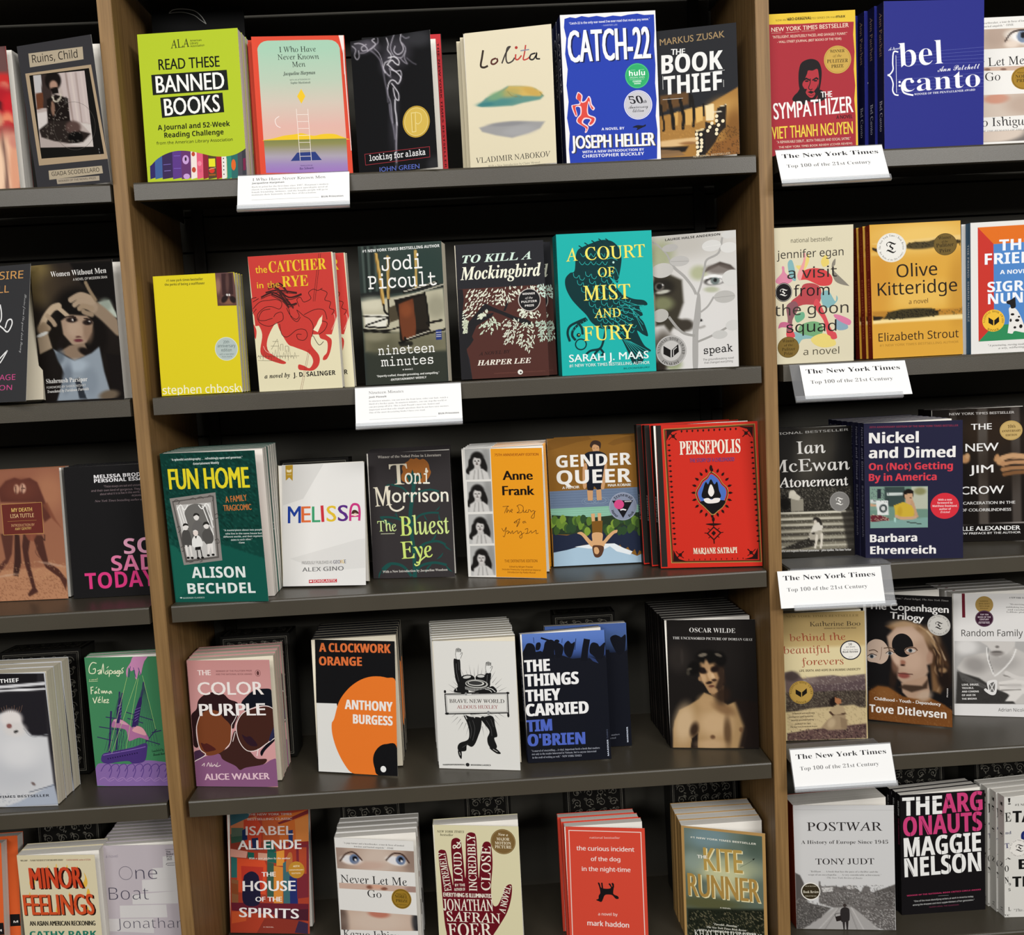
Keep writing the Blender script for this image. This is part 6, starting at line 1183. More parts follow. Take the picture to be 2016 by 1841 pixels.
BOOK(pos=[-.005,.077,1.206],yaw=-20.14,lean=2.07,size=[129.5,20,202.9],base='e9e7e2',label='orange and white paperback with four stacked photos of a dark-haired girl',short='orange photo-strip paperback',copies=4,row=3,cdx=3,byaw=0,
art=[
('P','f0a023',[459,2036,1293,2025,1296,-4,467,5]),
('Z',[29,2033,448,2031,449,1553,26,1547],30,38,['b8b8b6','c4c4c2'],[('e','8a8a88',377,1795,74,283,0,1.2,.7),('e','1e1c1b',230,1872,115,117,0,.4,1),('l','1e1c1b',54,25,1,[138,1835,126,1746,89,1684]),('l','1e1c1b',54,25,1,[313,1832,341,1742,335,1689]),('p','d5d3d0',29,1,[83,1546,96,1675,186,1727,317,1716,399,1653,422,1542]),('l','a5a3a0',11,15,.8,[184,1691,158,1545]),('l','a5a3a0',11,15,.8,[297,1690,319,1543]),('l','8a8886',9,15,.7,[242,1708,238,1544]),('e','c9c5c2',228,1751,45,46,0,.6,1),('e','d2cecb',225,1833,67,81,-8,.4,1),('e','1e1c1b',241,1915,74,32,-12,.6,1),('e','3a3634',197,1841,17,9,0,.6,1),('e','3a3634',253,1842,17,9,0,.6,1),('e','8a8482',224,1816,11,16,0,.8,1),('e','6a5e5c',225,1791,26,9,0,.6,1)]),
('Z',[43,1516,449,1519,451,1045,40,1035],30,38,['b8b8b6','c4c4c2'],[('e','8a8a88',392,1281,74,283,0,1.2,.7),('e','1e1c1b',214,1357,115,117,0,.4,1),('l','1e1c1b',54,25,1,[121,1319,110,1229,73,1166]),('l','1e1c1b',54,25,1,[297,1317,325,1228,319,1174]),('p','d5d3d0',29,1,[67,1035,80,1157,170,1211,301,1201,383,1138,407,1034]),('l','a5a3a0',11,15,.8,[168,1175,143,1035]),('l','a5a3a0',11,15,.8,[281,1174,303,1035]),('l','8a8886',9,15,.7,[226,1192,222,1035]),('e','c9c5c2',212,1236,45,46,0,.6,1),('e','d2cecb',209,1318,67,81,-8,.4,1),('e','1e1c1b',226,1400,74,32,-12,.6,1),('e','3a3634',181,1325,17,9,0,.6,1),('e','3a3634',237,1327,17,9,0,.6,1),('e','8a8482',208,1300,11,16,0,.8,1),('e','6a5e5c',208,1275,26,9,0,.6,1)]),
('Z',[42,999,451,1006,453,540,39,527],30,38,['b8b8b6','c4c4c2'],[('e','8a8a88',391,766,74,283,0,1.2,.7),('e','1e1c1b',236,841,115,117,0,.4,1),('l','1e1c1b',54,25,1,[143,801,131,711,94,648]),('l','1e1c1b',54,25,1,[319,802,347,712,341,658]),('p','d5d3d0',29,1,[89,527,102,639,191,694,324,685,406,623,430,530]),('l','a5a3a0',11,15,.8,[190,658,165,528]),('l','a5a3a0',11,15,.8,[303,658,326,529]),('l','8a8886',9,15,.7,[247,676,245,528]),('e','c9c5c2',234,719,45,46,0,.6,1),('e','d2cecb',230,802,67,81,-8,.4,1),('e','1e1c1b',247,884,74,32,-12,.6,1),('e','3a3634',202,809,17,9,0,.6,1),('e','3a3634',259,811,17,9,0,.6,1),('e','8a8482',230,784,11,16,0,.8,1),('e','6a5e5c',230,758,26,9,0,.6,1)]),
('Z',[49,494,459,505,460,34,46,16],30,38,['b8b8b6','c4c4c2'],[('e','8a8a88',399,263,74,283,0,1.2,.7),('e','1e1c1b',236,337,115,117,0,.4,1),('l','1e1c1b',54,25,1,[143,296,131,206,94,142]),('l','1e1c1b',54,25,1,[319,298,347,209,341,154]),('p','d5d3d0',29,1,[88,17,101,133,191,189,324,181,406,119,430,22]),('l','a5a3a0',11,15,.8,[190,152,164,18]),('l','a5a3a0',11,15,.8,[303,154,326,21]),('l','8a8886',9,15,.7,[247,171,244,19]),('e','c9c5c2',234,214,45,46,0,.6,1),('e','d2cecb',230,297,67,81,-8,.4,1),('e','1e1c1b',247,381,74,32,-12,.6,1),('e','3a3634',202,304,17,9,0,.6,1),('e','3a3634',259,307,17,9,0,.6,1),('e','8a8482',230,279,11,16,0,.8,1),('e','6a5e5c',230,254,26,9,0,.6,1)]),
('T','75TH ANNIVERSARY EDITION','n','8a3a16',521,1911,1236,1908,39,1.8),
('T','Anne','g','1c1410',646,1536,1125,1537,142,14.5),
('T','Frank','g','1c1410',632,1297,1144,1300,145,14.5),
('C','4a2a18',7.3,[620,1119,717,1126,688,1105,647,1016]),
('C','4a2a18',7.3,[697,1096,685,1025,715,1069,735,1025]),
('C','4a2a18',7.3,[741,1042,779,1060,771,1078,747,1051,778,1025]),
('C','4a2a18',7.3,[865,1131,890,1051,852,1024,935,1033,957,1112,903,1148,851,1125]),
('C','4a2a18',7.3,[959,1068,961,1028,991,1042,1010,1068,990,1033,1036,1033,1043,1068,1074,1059,1082,1033,1120,1059,1137,1032,1124,944,1079,953,1156,1050]),
('C','4a2a18',7.3,[799,877,841,891,836,865,799,870,894,927,854,847,842,803,892,883]),
('C','4a2a18',7.3,[984,891,944,883,950,860,984,877,991,860]),
('C','4a2a18',7.3,[591,781,626,731,666,793,632,651,604,659]),
('C','4a2a18',7.3,[663,722,691,740,709,717,680,695,719,722,736,696,766,740,773,696,811,723,849,741,856,696,904,732,919,643,890,625,883,661,959,714]),
('C','4a2a18',7.3,[970,759,1016,776,1004,706,976,697,1032,706,1070,741,1078,706,1125,733,1153,750,1151,697,1188,706]),
('T','THE DEFINITIVE EDITION','n','6a3410',616,239,1151,249,43,0),
('T','Edited by Mirjam Pressler','n','6a3410',694,160,1079,161,27,0),
('T','Includes Previously Unpublished Material','n','6a3410',569,118,1199,113,25,0),
('T','Introduction by Nadia Murad','n','6a3410',657,73,1113,71,27,0)])
BOOK(pos=[.133,.112,1.207],yaw=-2.48,lean=4.67,size=[146.8,15,208.1],base='8a5f24',label='ochre and blue comic paperback with mirrored swimmer and white capital title',short='swimmer comic paperback',copies=1,row=3,cdx=13,byaw=0,
art=[
('P','7d5520',[-13,2037,144,2084,400,2070,677,2093,729,2035,489,2002,303,1956,98,1902,-13,1890]),
('P','7d5520',[982,1949,1095,2016,1317,2060,1475,2061,1478,1960,1239,1954,1072,1917]),
('P','6b7c96',[-6,1224,1472,1225,1480,931,-3,914]),
('P','86b8a0',[-5,942,1476,940,1478,673,699,676,13,747]),
('L','5a6a86',5.5,[-2,1190,1468,1189],0),
('L','5a6a86',5.5,[-4,1150,1466,1145],0),
('L','5a6a86',5.5,[-6,1109,1464,1101],0),
('L','5a6a86',5.5,[-8,1069,1462,1057],0),
('L','5a6a86',5.5,[-10,1029,1460,1013],0),
('L','5a6a86',5.5,[-12,988,1457,969],0),
('L','9ad0b8',5.5,[2,895,1472,894],0),
('L','9ad0b8',5.5,[0,862,1471,857],0),
('L','9ad0b8',5.5,[-2,829,1469,821],0),
('L','9ad0b8',5.5,[-3,796,1467,784],0),
('P','2a3a28',[17,839,703,767,1474,820,1478,433,11,526]),
('P','222a40',[20,526,248,496,397,525,580,497,916,609,1060,547,1174,615,1475,452,1474,157,1411,197,1371,116,1339,219,1281,166,1230,261,1154,210,1104,305,1046,252,1013,328,774,340,498,326,236,256,14,221]),
('S','6a8a34',[-20,697,-20,751,27,737,46,674,6,620,-20,615]),
('S','7d9a3a',[-20,718,14,771,61,758,80,694,40,641,-4,636]),
('S','5a7a30',[14,771,50,825,97,811,116,748,76,694,32,689]),
('S','3f5a2a',[38,598,74,652,121,638,140,575,101,521,56,516]),
('S','6a8a34',[77,720,113,773,160,760,179,696,140,643,95,638]),
('S','6a8a34',[109,689,145,742,192,729,211,665,171,612,127,607]),
('S','7d9a3a',[146,777,182,831,229,817,248,754,209,700,164,695]),
('S','6a8a34',[174,665,210,719,257,705,276,642,236,588,192,583]),
('S','3f5a2a',[205,629,241,682,288,669,307,605,268,552,223,547]),
('S','2f4a2c',[238,620,274,673,321,660,340,596,300,543,256,538]),
('S','2f4a2c',[278,750,313,804,361,790,379,727,340,673,296,668]),
('S','2f4a2c',[304,618,340,672,387,658,406,595,367,541,322,536]),
('S','5a7a30',[344,749,380,802,427,789,446,725,406,672,362,667]),
('S','3f5a2a',[376,729,412,782,459,769,478,705,438,652,394,647]),
('S','5a7a30',[410,757,446,810,493,797,512,733,473,680,428,675]),
('S','6a8a34',[439,663,475,716,522,703,541,639,501,586,457,581]),
('S','2f4a2c',[477,764,513,818,560,804,579,741,539,687,495,682]),
('S','3f5a2a',[502,592,537,645,584,632,603,568,564,515,520,509]),
('S','7d9a3a',[533,560,569,614,616,600,635,537,596,483,551,478]),
('S','5a7a30',[574,726,610,780,657,766,676,702,637,649,592,644]),
('S','2f4a2c',[833,591,868,645,915,631,934,568,895,514,851,509]),
('S','3f5a2a',[864,551,899,604,947,591,966,527,926,474,882,469]),
('S','7d9a3a',[898,577,934,630,981,617,1000,553,961,500,916,495]),
('S','5a7a30',[930,542,965,596,1012,582,1031,519,992,465,948,460]),
('S','7d9a3a',[968,662,1004,715,1051,702,1070,638,1031,585,987,580]),
('S','3f5a2a',[1002,673,1038,726,1085,713,1104,649,1065,596,1020,591]),
('S','3f5a2a',[1037,704,1072,758,1120,744,1139,681,1099,628,1055,622]),
('S','2f4a2c',[1062,543,1098,596,1145,583,1164,519,1124,466,1080,461]),
('S','2f4a2c',[1104,734,1140,788,1187,774,1206,711,1167,657,1122,652]),
('S','2f4a2c',[1128,547,1164,600,1211,587,1230,523,1191,470,1146,465]),
('S','3f5a2a',[1169,712,1205,766,1252,752,1271,689,1232,636,1188,630]),
('S','2f4a2c',[1201,687,1237,740,1284,727,1303,663,1264,610,1219,605]),
('S','3f5a2a',[1229,567,1264,621,1311,608,1330,544,1291,491,1247,485]),
('S','3f5a2a',[1263,599,1299,652,1346,639,1365,575,1326,522,1281,517]),
('S','6a8a34',[1302,709,1337,763,1384,749,1403,686,1364,632,1320,627]),
('S','5a7a30',[1334,689,1369,743,1417,729,1436,666,1396,612,1352,607]),
('S','3f5a2a',[1365,656,1401,710,1448,696,1467,633,1428,579,1383,574]),
('S','3f5a2a',[1392,522,1428,576,1475,562,1488,499,1454,445,1410,440]),
('S','6a8a34',[1434,699,1469,752,1488,739,1488,675,1488,622,1452,617]),
('P','a9c4d8',[18,227,237,260,497,317,682,326,1013,328,1154,210,1370,106,1473,147,1466,0,12,0]),
('P','e6ecf0',[368,305,645,337,1013,328,1156,247,1300,184,1261,130,1152,164,1043,197,937,285,843,244,587,266]),
('O','8fa4b8',5.5,652,1037,92,41),
('O','8fa4b8',5.5,809,1038,103,44),
('O','8fa4b8',3.7,652,1032,137,59),
('O','8fa4b8',3.7,812,1035,147,63),
('S','3a2a22',[704,1908,704,1972,746,2012,810,2013,864,1982,870,1927,840,1873]),
('S','c99a6e',[726,1907,761,1951,833,1920,840,1864,819,1810,773,1803,738,1842]),
('L','2a1c18',5.5,[749,1891,768,1894],0),
('L','2a1c18',5.5,[799,1892,821,1891],0),
('S','171b26',[596,1767,645,1828,756,1841,838,1837,937,1786,960,1693,916,1548,858,1294,835,1203,780,1215,728,1273,707,1209,616,1232,623,1563]),
('S','c99a6e',[561,1603,618,1655,632,1563,597,1417,609,1288,570,1235,546,1309]),
('S','c99a6e',[920,1621,956,1619,929,1437,904,1291,882,1219,837,1239,872,1403]),
('P','c99a6e',[611,1214,706,1206,695,1044,616,1045]),
('P','c99a6e',[758,1210,840,1221,842,1044,763,1041]),
('P','d8a878',[655,829,716,831,715,702,663,705]),
('P','d8a878',[762,834,820,832,814,707,764,700]),
('P','7d5520',[660,705,838,709,823,503,663,511]),
('S','d8a878',[663,511,823,503,822,374,909,462,995,531,1069,546,1058,501,1002,476,866,335,827,282,661,281,573,368,487,483,415,524,481,543,543,499,651,383]),
('S','5a3a28',[652,291,718,315,836,281,802,154,735,111,673,142]),
('S','d8a878',[679,271,734,277,759,211,729,167,684,187]),
('T','GENDER','b','efede8',135,1606,1346,1596,195,7.3),
('T','QUEER','b','efede8',128,1334,1333,1315,221,7.3),
('T','A MEMOIR','g','e8e4da',213,1253,488,1254,41,3.7),
('T','MAIA KOBABE','g','e8e4da',953,1256,1326,1251,41,3.7),
('K','award_seal',[('E','8890a6',1180,924,227,228,-3),('O','a8b0c2',7.3,1180,924,218,219),('P','14141a',[1006,1025,1349,1015,1174,734]),('E','d44a86',1117,958,81,77,-3),('P','efeef2',[1131,875,1178,887,1232,870,1222,852,1177,865,1134,856]),('A','Stonewall','b','1a1a22',1180,924,162,-50,50,48,0,-3),('A','Honor','b','1a1a22',1180,924,206,205,250,44,1,-3),('A','Book','b','1a1a22',1180,924,206,115,150,44,1,-3),('T','HONOR','b','efeef2',1210,990,1324,990,22,0)])])
BOOK(pos=[.298,.05,1.207],yaw=-9.54,lean=4.61,size=[156,18,224.9],base='cf2f22',label='red paperback with ornate black and gold border around blue medallion',short='red ornate-border paperback',copies=2,row=3,cdx=-9,spine='1f1d1c',spt=[('PERSEPOLIS','b','b8b4b0',.5,.68,.5)],byaw=3,bw=152.4,
art=[
('P','2a2724',[-11,2246,82,2245,105,21,12,21]),
('L','6a4a22',31.6,[133,2172,1505,2199,1536,75,182,92],1),
('L','c2a05a',7,[120,2184,1518,2209,1550,64,169,82],1),
('L','26100e',7,[147,2158,1493,2182,1521,89,194,106],1),
('L','26100e',10.5,[1436,1925,1484,1924],0),
('E','26100e',1462,1925,16,16,-2),
('L','26100e',10.5,[167,1932,219,1932],0),
('E','26100e',196,1931,16,16,-2),
('L','26100e',10.5,[1439,1844,1487,1844],0),
('E','26100e',1464,1845,16,16,-2),
('L','26100e',10.5,[169,1850,221,1850],0),
('E','26100e',198,1849,16,16,-2),
('L','26100e',10.5,[1441,1763,1489,1763],0),
('E','26100e',1467,1764,16,16,-2),
('L','26100e',10.5,[170,1769,223,1768],0),
('E','26100e',200,1768,16,16,-2),
('L','26100e',10.5,[1444,1682,1492,1682],0),
('E','26100e',1470,1683,16,16,-2),
('L','26100e',10.5,[172,1687,225,1687],0),
('E','26100e',202,1686,16,16,-2),
('L','26100e',10.5,[1447,1601,1495,1601],0),
('E','26100e',1473,1602,16,16,-2),
('L','26100e',10.5,[174,1605,227,1605],0),
('E','26100e',204,1604,16,16,-2),
('L','26100e',10.5,[1450,1521,1498,1521],0),
('E','26100e',1475,1521,16,16,-2),
('L','26100e',10.5,[176,1524,229,1524],0),
('E','26100e',206,1523,16,16,-2),
('L','26100e',10.5,[1452,1440,1500,1440],0),
('E','26100e',1478,1440,16,16,-2),
('L','26100e',10.5,[178,1442,231,1442],0),
('E','26100e',208,1441,16,16,-2),
('L','26100e',10.5,[1455,1359,1503,1359],0),
('E','26100e',1481,1360,16,16,-2),
('L','26100e',10.5,[180,1360,233,1360],0),
('E','26100e',210,1359,16,16,-2),
('L','26100e',10.5,[1458,1278,1506,1278],0),
('E','26100e',1484,1279,16,16,-2),
('L','26100e',10.5,[182,1279,235,1279],0),
('E','26100e',212,1278,16,16,-2),
('L','26100e',10.5,[1461,1197,1509,1197],0),
('E','26100e',1486,1198,16,16,-2),
('L','26100e',10.5,[184,1197,236,1197],0),
('E','26100e',214,1196,16,16,-2),
('L','26100e',10.5,[1463,1116,1511,1116],0),
('E','26100e',1489,1117,16,16,-2),
('L','26100e',10.5,[186,1115,238,1115],0),
('E','26100e',216,1114,16,16,-2),
('L','26100e',10.5,[1466,1035,1514,1035],0),
('E','26100e',1492,1036,16,16,-2),
('L','26100e',10.5,[188,1033,240,1033],0),
('E','26100e',217,1032,16,16,-2),
('L','26100e',10.5,[1469,954,1517,954],0),
('E','26100e',1495,955,16,16,-2),
('L','26100e',10.5,[190,951,242,952],0),
('E','26100e',219,951,16,16,-2),
('L','26100e',10.5,[1472,873,1520,873],0),
('E','26100e',1497,874,16,16,-2),
('L','26100e',10.5,[192,870,244,870],0),
('E','26100e',221,869,16,16,-2),
('L','26100e',10.5,[1474,792,1522,792],0),
('E','26100e',1500,793,16,16,-2),
('L','26100e',10.5,[193,788,246,788],0),
('E','26100e',223,787,16,16,-2),
('L','26100e',10.5,[1477,711,1525,711],0),
('E','26100e',1503,712,16,16,-2),
('L','26100e',10.5,[195,706,248,706],0),
('E','26100e',225,705,16,16,-2),
('L','26100e',10.5,[1480,630,1528,630],0),
('E','26100e',1506,631,16,16,-2),
('L','26100e',10.5,[197,624,250,624],0),
('E','26100e',227,623,16,16,-2),
('L','26100e',10.5,[1483,549,1531,549],0),
('E','26100e',1508,550,16,16,-2),
('L','26100e',10.5,[199,542,252,542],0),
('E','26100e',229,541,16,16,-2),
('L','26100e',10.5,[1485,468,1533,468],0),
('E','26100e',1511,469,16,16,-2),
('L','26100e',10.5,[201,460,254,460],0),
('E','26100e',231,459,16,16,-2),
('L','26100e',10.5,[1488,386,1536,387],0),
('E','26100e',1514,388,16,16,-2),
('L','26100e',10.5,[203,378,256,379],0),
('E','26100e',233,377,16,16,-2),
('L','26100e',10.5,[397,2158,397,2119],0),
('E','26100e',398,2140,14,14,-2),
('L','26100e',8.8,[437,112,438,139],0),
('L','26100e',10.5,[481,2158,481,2119],0),
('E','26100e',482,2140,14,14,-2),
('L','26100e',8.8,[520,112,521,139],0),
('L','26100e',10.5,[564,2158,565,2120],0),
('E','26100e',565,2141,14,14,-2),
('L','26100e',8.8,[604,112,605,139],0),
('L','26100e',10.5,[648,2159,648,2120],0),
('E','26100e',649,2141,14,14,-2),
('L','26100e',8.8,[688,112,689,139],0),
('L','26100e',10.5,[731,2159,732,2120],0),
('E','26100e',732,2141,14,14,-2),
('L','26100e',8.8,[772,112,772,139],0),
('L','26100e',10.5,[815,2160,815,2121],0),
('E','26100e',816,2142,14,14,-2),
('L','26100e',8.8,[855,112,856,139],0),
('L','26100e',10.5,[898,2160,898,2121],0),
('E','26100e',899,2142,14,14,-2),
('L','26100e',8.8,[938,112,939,138],0),
('L','26100e',10.5,[981,2160,981,2122],0),
('E','26100e',982,2143,14,14,-2),
('L','26100e',8.8,[1022,112,1022,138],0),
('L','26100e',10.5,[1064,2161,1064,2122],0),
('E','26100e',1065,2143,14,14,-2),
('L','26100e',8.8,[1105,112,1106,138],0),
('L','26100e',10.5,[1146,2161,1147,2122],0),
('E','26100e',1148,2143,14,14,-2),
('L','26100e',8.8,[1188,112,1189,138],0),
('L','26100e',10.5,[1229,2161,1230,2123],0),
('E','26100e',1230,2144,14,14,-2),
('L','26100e',8.8,[1271,112,1271,138],0),
('P','26100e',[165,2175,375,2166,251,2136,206,2084,159,1998]),
('L','26100e',14,[182,2156,316,2009],0),
('E','26100e',266,2068,26,27,-2),
('C','26100e',10.5,[194,2014,249,2065,320,2115]),
('P','26100e',[1487,2168,1281,2177,1400,2136,1441,2082,1481,1993]),
('L','26100e',14,[1469,2151,1327,2017],0),
('E','26100e',1381,2071,26,27,-2),
('C','26100e',10.5,[1448,2012,1398,2066,1331,2122]),
('P','26100e',[200,106,410,100,289,139,247,194,206,284]),
('L','26100e',14,[218,123,363,262],0),
('E','26100e',309,206,26,27,-2),
('C','26100e',10.5,[241,265,291,210,359,155]),
('P','26100e',[1494,108,1288,113,1410,145,1454,197,1500,284]),
('L','26100e',14,[1478,126,1345,271],0),
('E','26100e',1395,213,26,27,-2),
('C','26100e',10.5,[1465,267,1412,216,1341,165]),
('L','26100e',8.8,[843,1499,845,1559],0),
('E','26100e',844,1520,17,27,-2),
('L','26100e',8.8,[923,1480,943,1536],0),
('E','26100e',930,1500,17,27,-20),
('L','26100e',8.8,[993,1430,1030,1477],0),
('E','26100e',1006,1446,17,27,-38),
('L','26100e',8.8,[1048,1353,1097,1387],0),
('E','26100e',1065,1365,17,27,-56),
('L','26100e',8.8,[1082,1259,1138,1275],0),
('E','26100e',1102,1265,17,27,-74),
('L','26100e',8.8,[1091,1155,1149,1153],0),
('E','26100e',1111,1154,17,27,-92),
('L','26100e',8.8,[1074,1052,1130,1032],0),
('E','26100e',1094,1045,17,27,-110),
('L','26100e',8.8,[1034,960,1081,923],0),
('E','26100e',1051,947,17,27,-128),
('L','26100e',8.8,[974,888,1007,838],0),
('E','26100e',986,870,17,27,-146),
('L','26100e',8.8,[900,842,917,785],0),
('E','26100e',906,822,17,27,-164),
('L','26100e',8.8,[819,828,817,768],0),
('E','26100e',819,807,17,27,-182),
('L','26100e',8.8,[740,847,719,791],0),
('E','26100e',732,827,17,27,-200),
('L','26100e',8.8,[669,898,632,850],0),
('E','26100e',656,881,17,27,-218),
('L','26100e',8.8,[614,974,564,940],0),
('E','26100e',596,962,17,27,-236),
('L','26100e',8.8,[580,1069,523,1052],0),
('E','26100e',560,1063,17,27,-254),
('L','26100e',8.8,[571,1173,512,1175],0),
('E','26100e',550,1174,17,27,-272),
('L','26100e',8.8,[587,1276,532,1297],0),
('E','26100e',568,1284,17,27,-290),
('L','26100e',8.8,[628,1369,581,1406],0),
('E','26100e',611,1382,17,27,-308),
('L','26100e',8.8,[688,1441,655,1491],0),
('E','26100e',676,1458,17,27,-326),
('L','26100e',8.8,[762,1486,746,1543],0),
('E','26100e',757,1506,17,27,-344),
('S','b08a4a',[826,1500,762,1423,682,1364,636,1286,584,1199,578,1128,618,1021,693,948,760,875,833,810,916,870,997,938,1052,1042,1082,1147,1068,1235,1001,1308,936,1416]),
('S','26100e',[827,1482,766,1409,690,1353,646,1279,597,1197,591,1130,629,1028,701,958,764,889,833,828,912,884,989,949,1042,1047,1070,1147,1056,1231,993,1300,931,1403]),
('S','cf2f22',[827,1469,769,1399,696,1345,654,1274,607,1195,601,1131,638,1033,706,966,767,900,833,841,909,895,983,957,1033,1052,1060,1147,1047,1228,987,1294,927,1393]),
('S','4a6fc0',[828,1451,773,1385,704,1334,664,1267,620,1193,615,1132,649,1040,714,977,771,914,834,859,906,910,975,968,1023,1058,1048,1148,1036,1224,978,1287,922,1380]),
('S','141214',[662,1037,1009,1040,997,955,917,887,834,840,761,901,686,974]),
('S','141214',[684,1086,704,1248,742,1335,775,1298,821,1376,871,1295,915,1332,937,1205,951,1080]),
('S','efe9e4',[771,1175,819,1297,866,1175,817,1103]),
('S','efe9e4',[701,1068,768,1083,819,1057,872,1080,951,1070,921,1011,782,998,722,1021]),
('L','26100e',14,[831,1588,830,1473],0),
('E','26100e',828,1553,21,43,-2),
('L','26100e',14,[833,819,838,624],0),
('E','26100e',837,748,21,35,-2),
('S','26100e',[718,678,823,687,961,674,839,651]),
('L','26100e',15.8,[838,628,943,536,835,430,741,530],1),
('P','26100e',[836,571,870,535,834,492,800,533]),
('L','26100e',14,[835,430,838,368],0),
('L','26100e',10.5,[696,540,748,535],0),
('L','26100e',10.5,[983,542,931,537],0),
('L','26100e',8.8,[751,609,793,573],0),
('L','26100e',8.8,[925,613,889,573],0),
('L','26100e',8.8,[754,459,790,484],0),
('L','26100e',8.8,[919,463,886,490],0),
('T','PERSEPOLIS','S','f2e8d8',357,1774,1286,1773,209,5.3),
('T','THE STORY OF A CHILDHOOD','n','6a4a8a',506,1650,1189,1645,60,1.8),
('T','MARJANE SATRAPI','S','f2e4cc',510,215,1183,213,92,3.5)])
BOOK(pos=[.489,.08,1.206],yaw=-8.58,lean=3.55,size=[124.3,18,207.7],base='1c1b1a',label='black-and-white photo paperback of a girl seated on garden steps, beside upright',short='garden steps paperback',copies=1,row=3,byaw=0,
art=[
('Z',[7,2078,1245,2075,1242,3,-7,-3],90,130,['211f1d','1a1917'],[('e','4a463e',595,1688,211,579,-10,1.3,.8),('e','3a362f',861,1804,159,471,-7,1.3,.7),('e','0f0e0d',1184,1484,176,724,-2,1.2,.8),('p','35322c',36,.9,[11,1113,1209,1123,1215,725,35,748]),('n','8a8578',.5,.82,3,[11,1113,1208,1105,1215,743,35,748]),('n','0c0b0a',.6,.75,4,[12,1131,1209,1123,1215,743,35,748]),('e','14120f',181,870,88,109,-2,.9,1),('p','8f8a7c',14,1,[272,940,466,942,469,742,274,740]),('p','c8c3b4',14,1,[237,959,395,917,432,970,363,1027,329,1083,258,1077]),('e','cfcabb',301,1030,53,47,-2,.6,1),('p','7e796a',11,1,[17,730,1232,725,1229,0,11,0]),('l','d2cdbc',16,11,1,[105,718,565,720,1110,720]),('l','4a463c',25,14,.9,[104,682,1231,670]),('l','c2bdac',14,11,1,[102,618,1229,616]),('l','4a463c',21,14,.9,[101,582,1228,571]),('l','b8b3a2',14,11,1,[99,527,1226,517]),('l','45413a',21,14,.9,[97,481,1225,472]),('l','b0ab9a',14,11,1,[95,418,1224,426]),('l','3f3b34',21,14,.9,[94,372,1222,372]),('l','aaa594',14,11,1,[92,308,1221,309]),('l','3f3b34',21,14,.9,[90,263,1219,263]),('l','b0ab9a',13,11,1,[88,171,1217,191]),('p','26231f',18,.95,[87,144,588,329,655,181,370,135]),('p','1c1a17',36,.9,[14,100,1233,127,1242,3,11,-9]),('n','d8d3c2',.3,.9,8,[88,746,1250,724,1234,163,87,144]),('p','26231f',54,.8,[1057,713,1250,724,1243,36,1143,39]),('p','d5d0c4',11,1,[602,492,667,581,719,561,761,487,732,397,729,324,535,312,574,420]),('e','2a2622',667,599,60,40,-22,.5,1),('l','2a2622',18,11,1,[702,598,735,524]),('e','cfc6b8',645,563,25,33,-2,.5,1),('p','a8a294',11,1,[537,385,733,433,765,341,657,272,552,275]),('l','d5cec0',18,9,1,[660,345,647,236,627,155]),('l','d5cec0',18,9,1,[739,360,730,233,715,152]),('e','3a3630',608,383,28,18,-2,.6,1)]),
('T','NATIONAL BESTSELLER','n','c8c6c2',-94,1974,1196,2001,36,1.8),
('T','Ian','s','dedcd8',390,1664,833,1664,196,7.1),
('T','McEwan','s','d6d4d0',-33,1378,1202,1384,196,7.1),
('T','Atonement','s','e8e6e2',86,1134,1167,1133,156,7.1),
('T','"A beautiful and majestic fictional panorama." —John Updike, The New Yorker','b','d2d0cc',-22,96,1188,88,33,0),
('K','review_seal',[('E','7f7d7a',1030,880,155,159,-2),('O','a5a3a0',3.6,1030,880,144,148),('T','T','k','e8e6e2',973,820,1088,824,123,3.6)])])
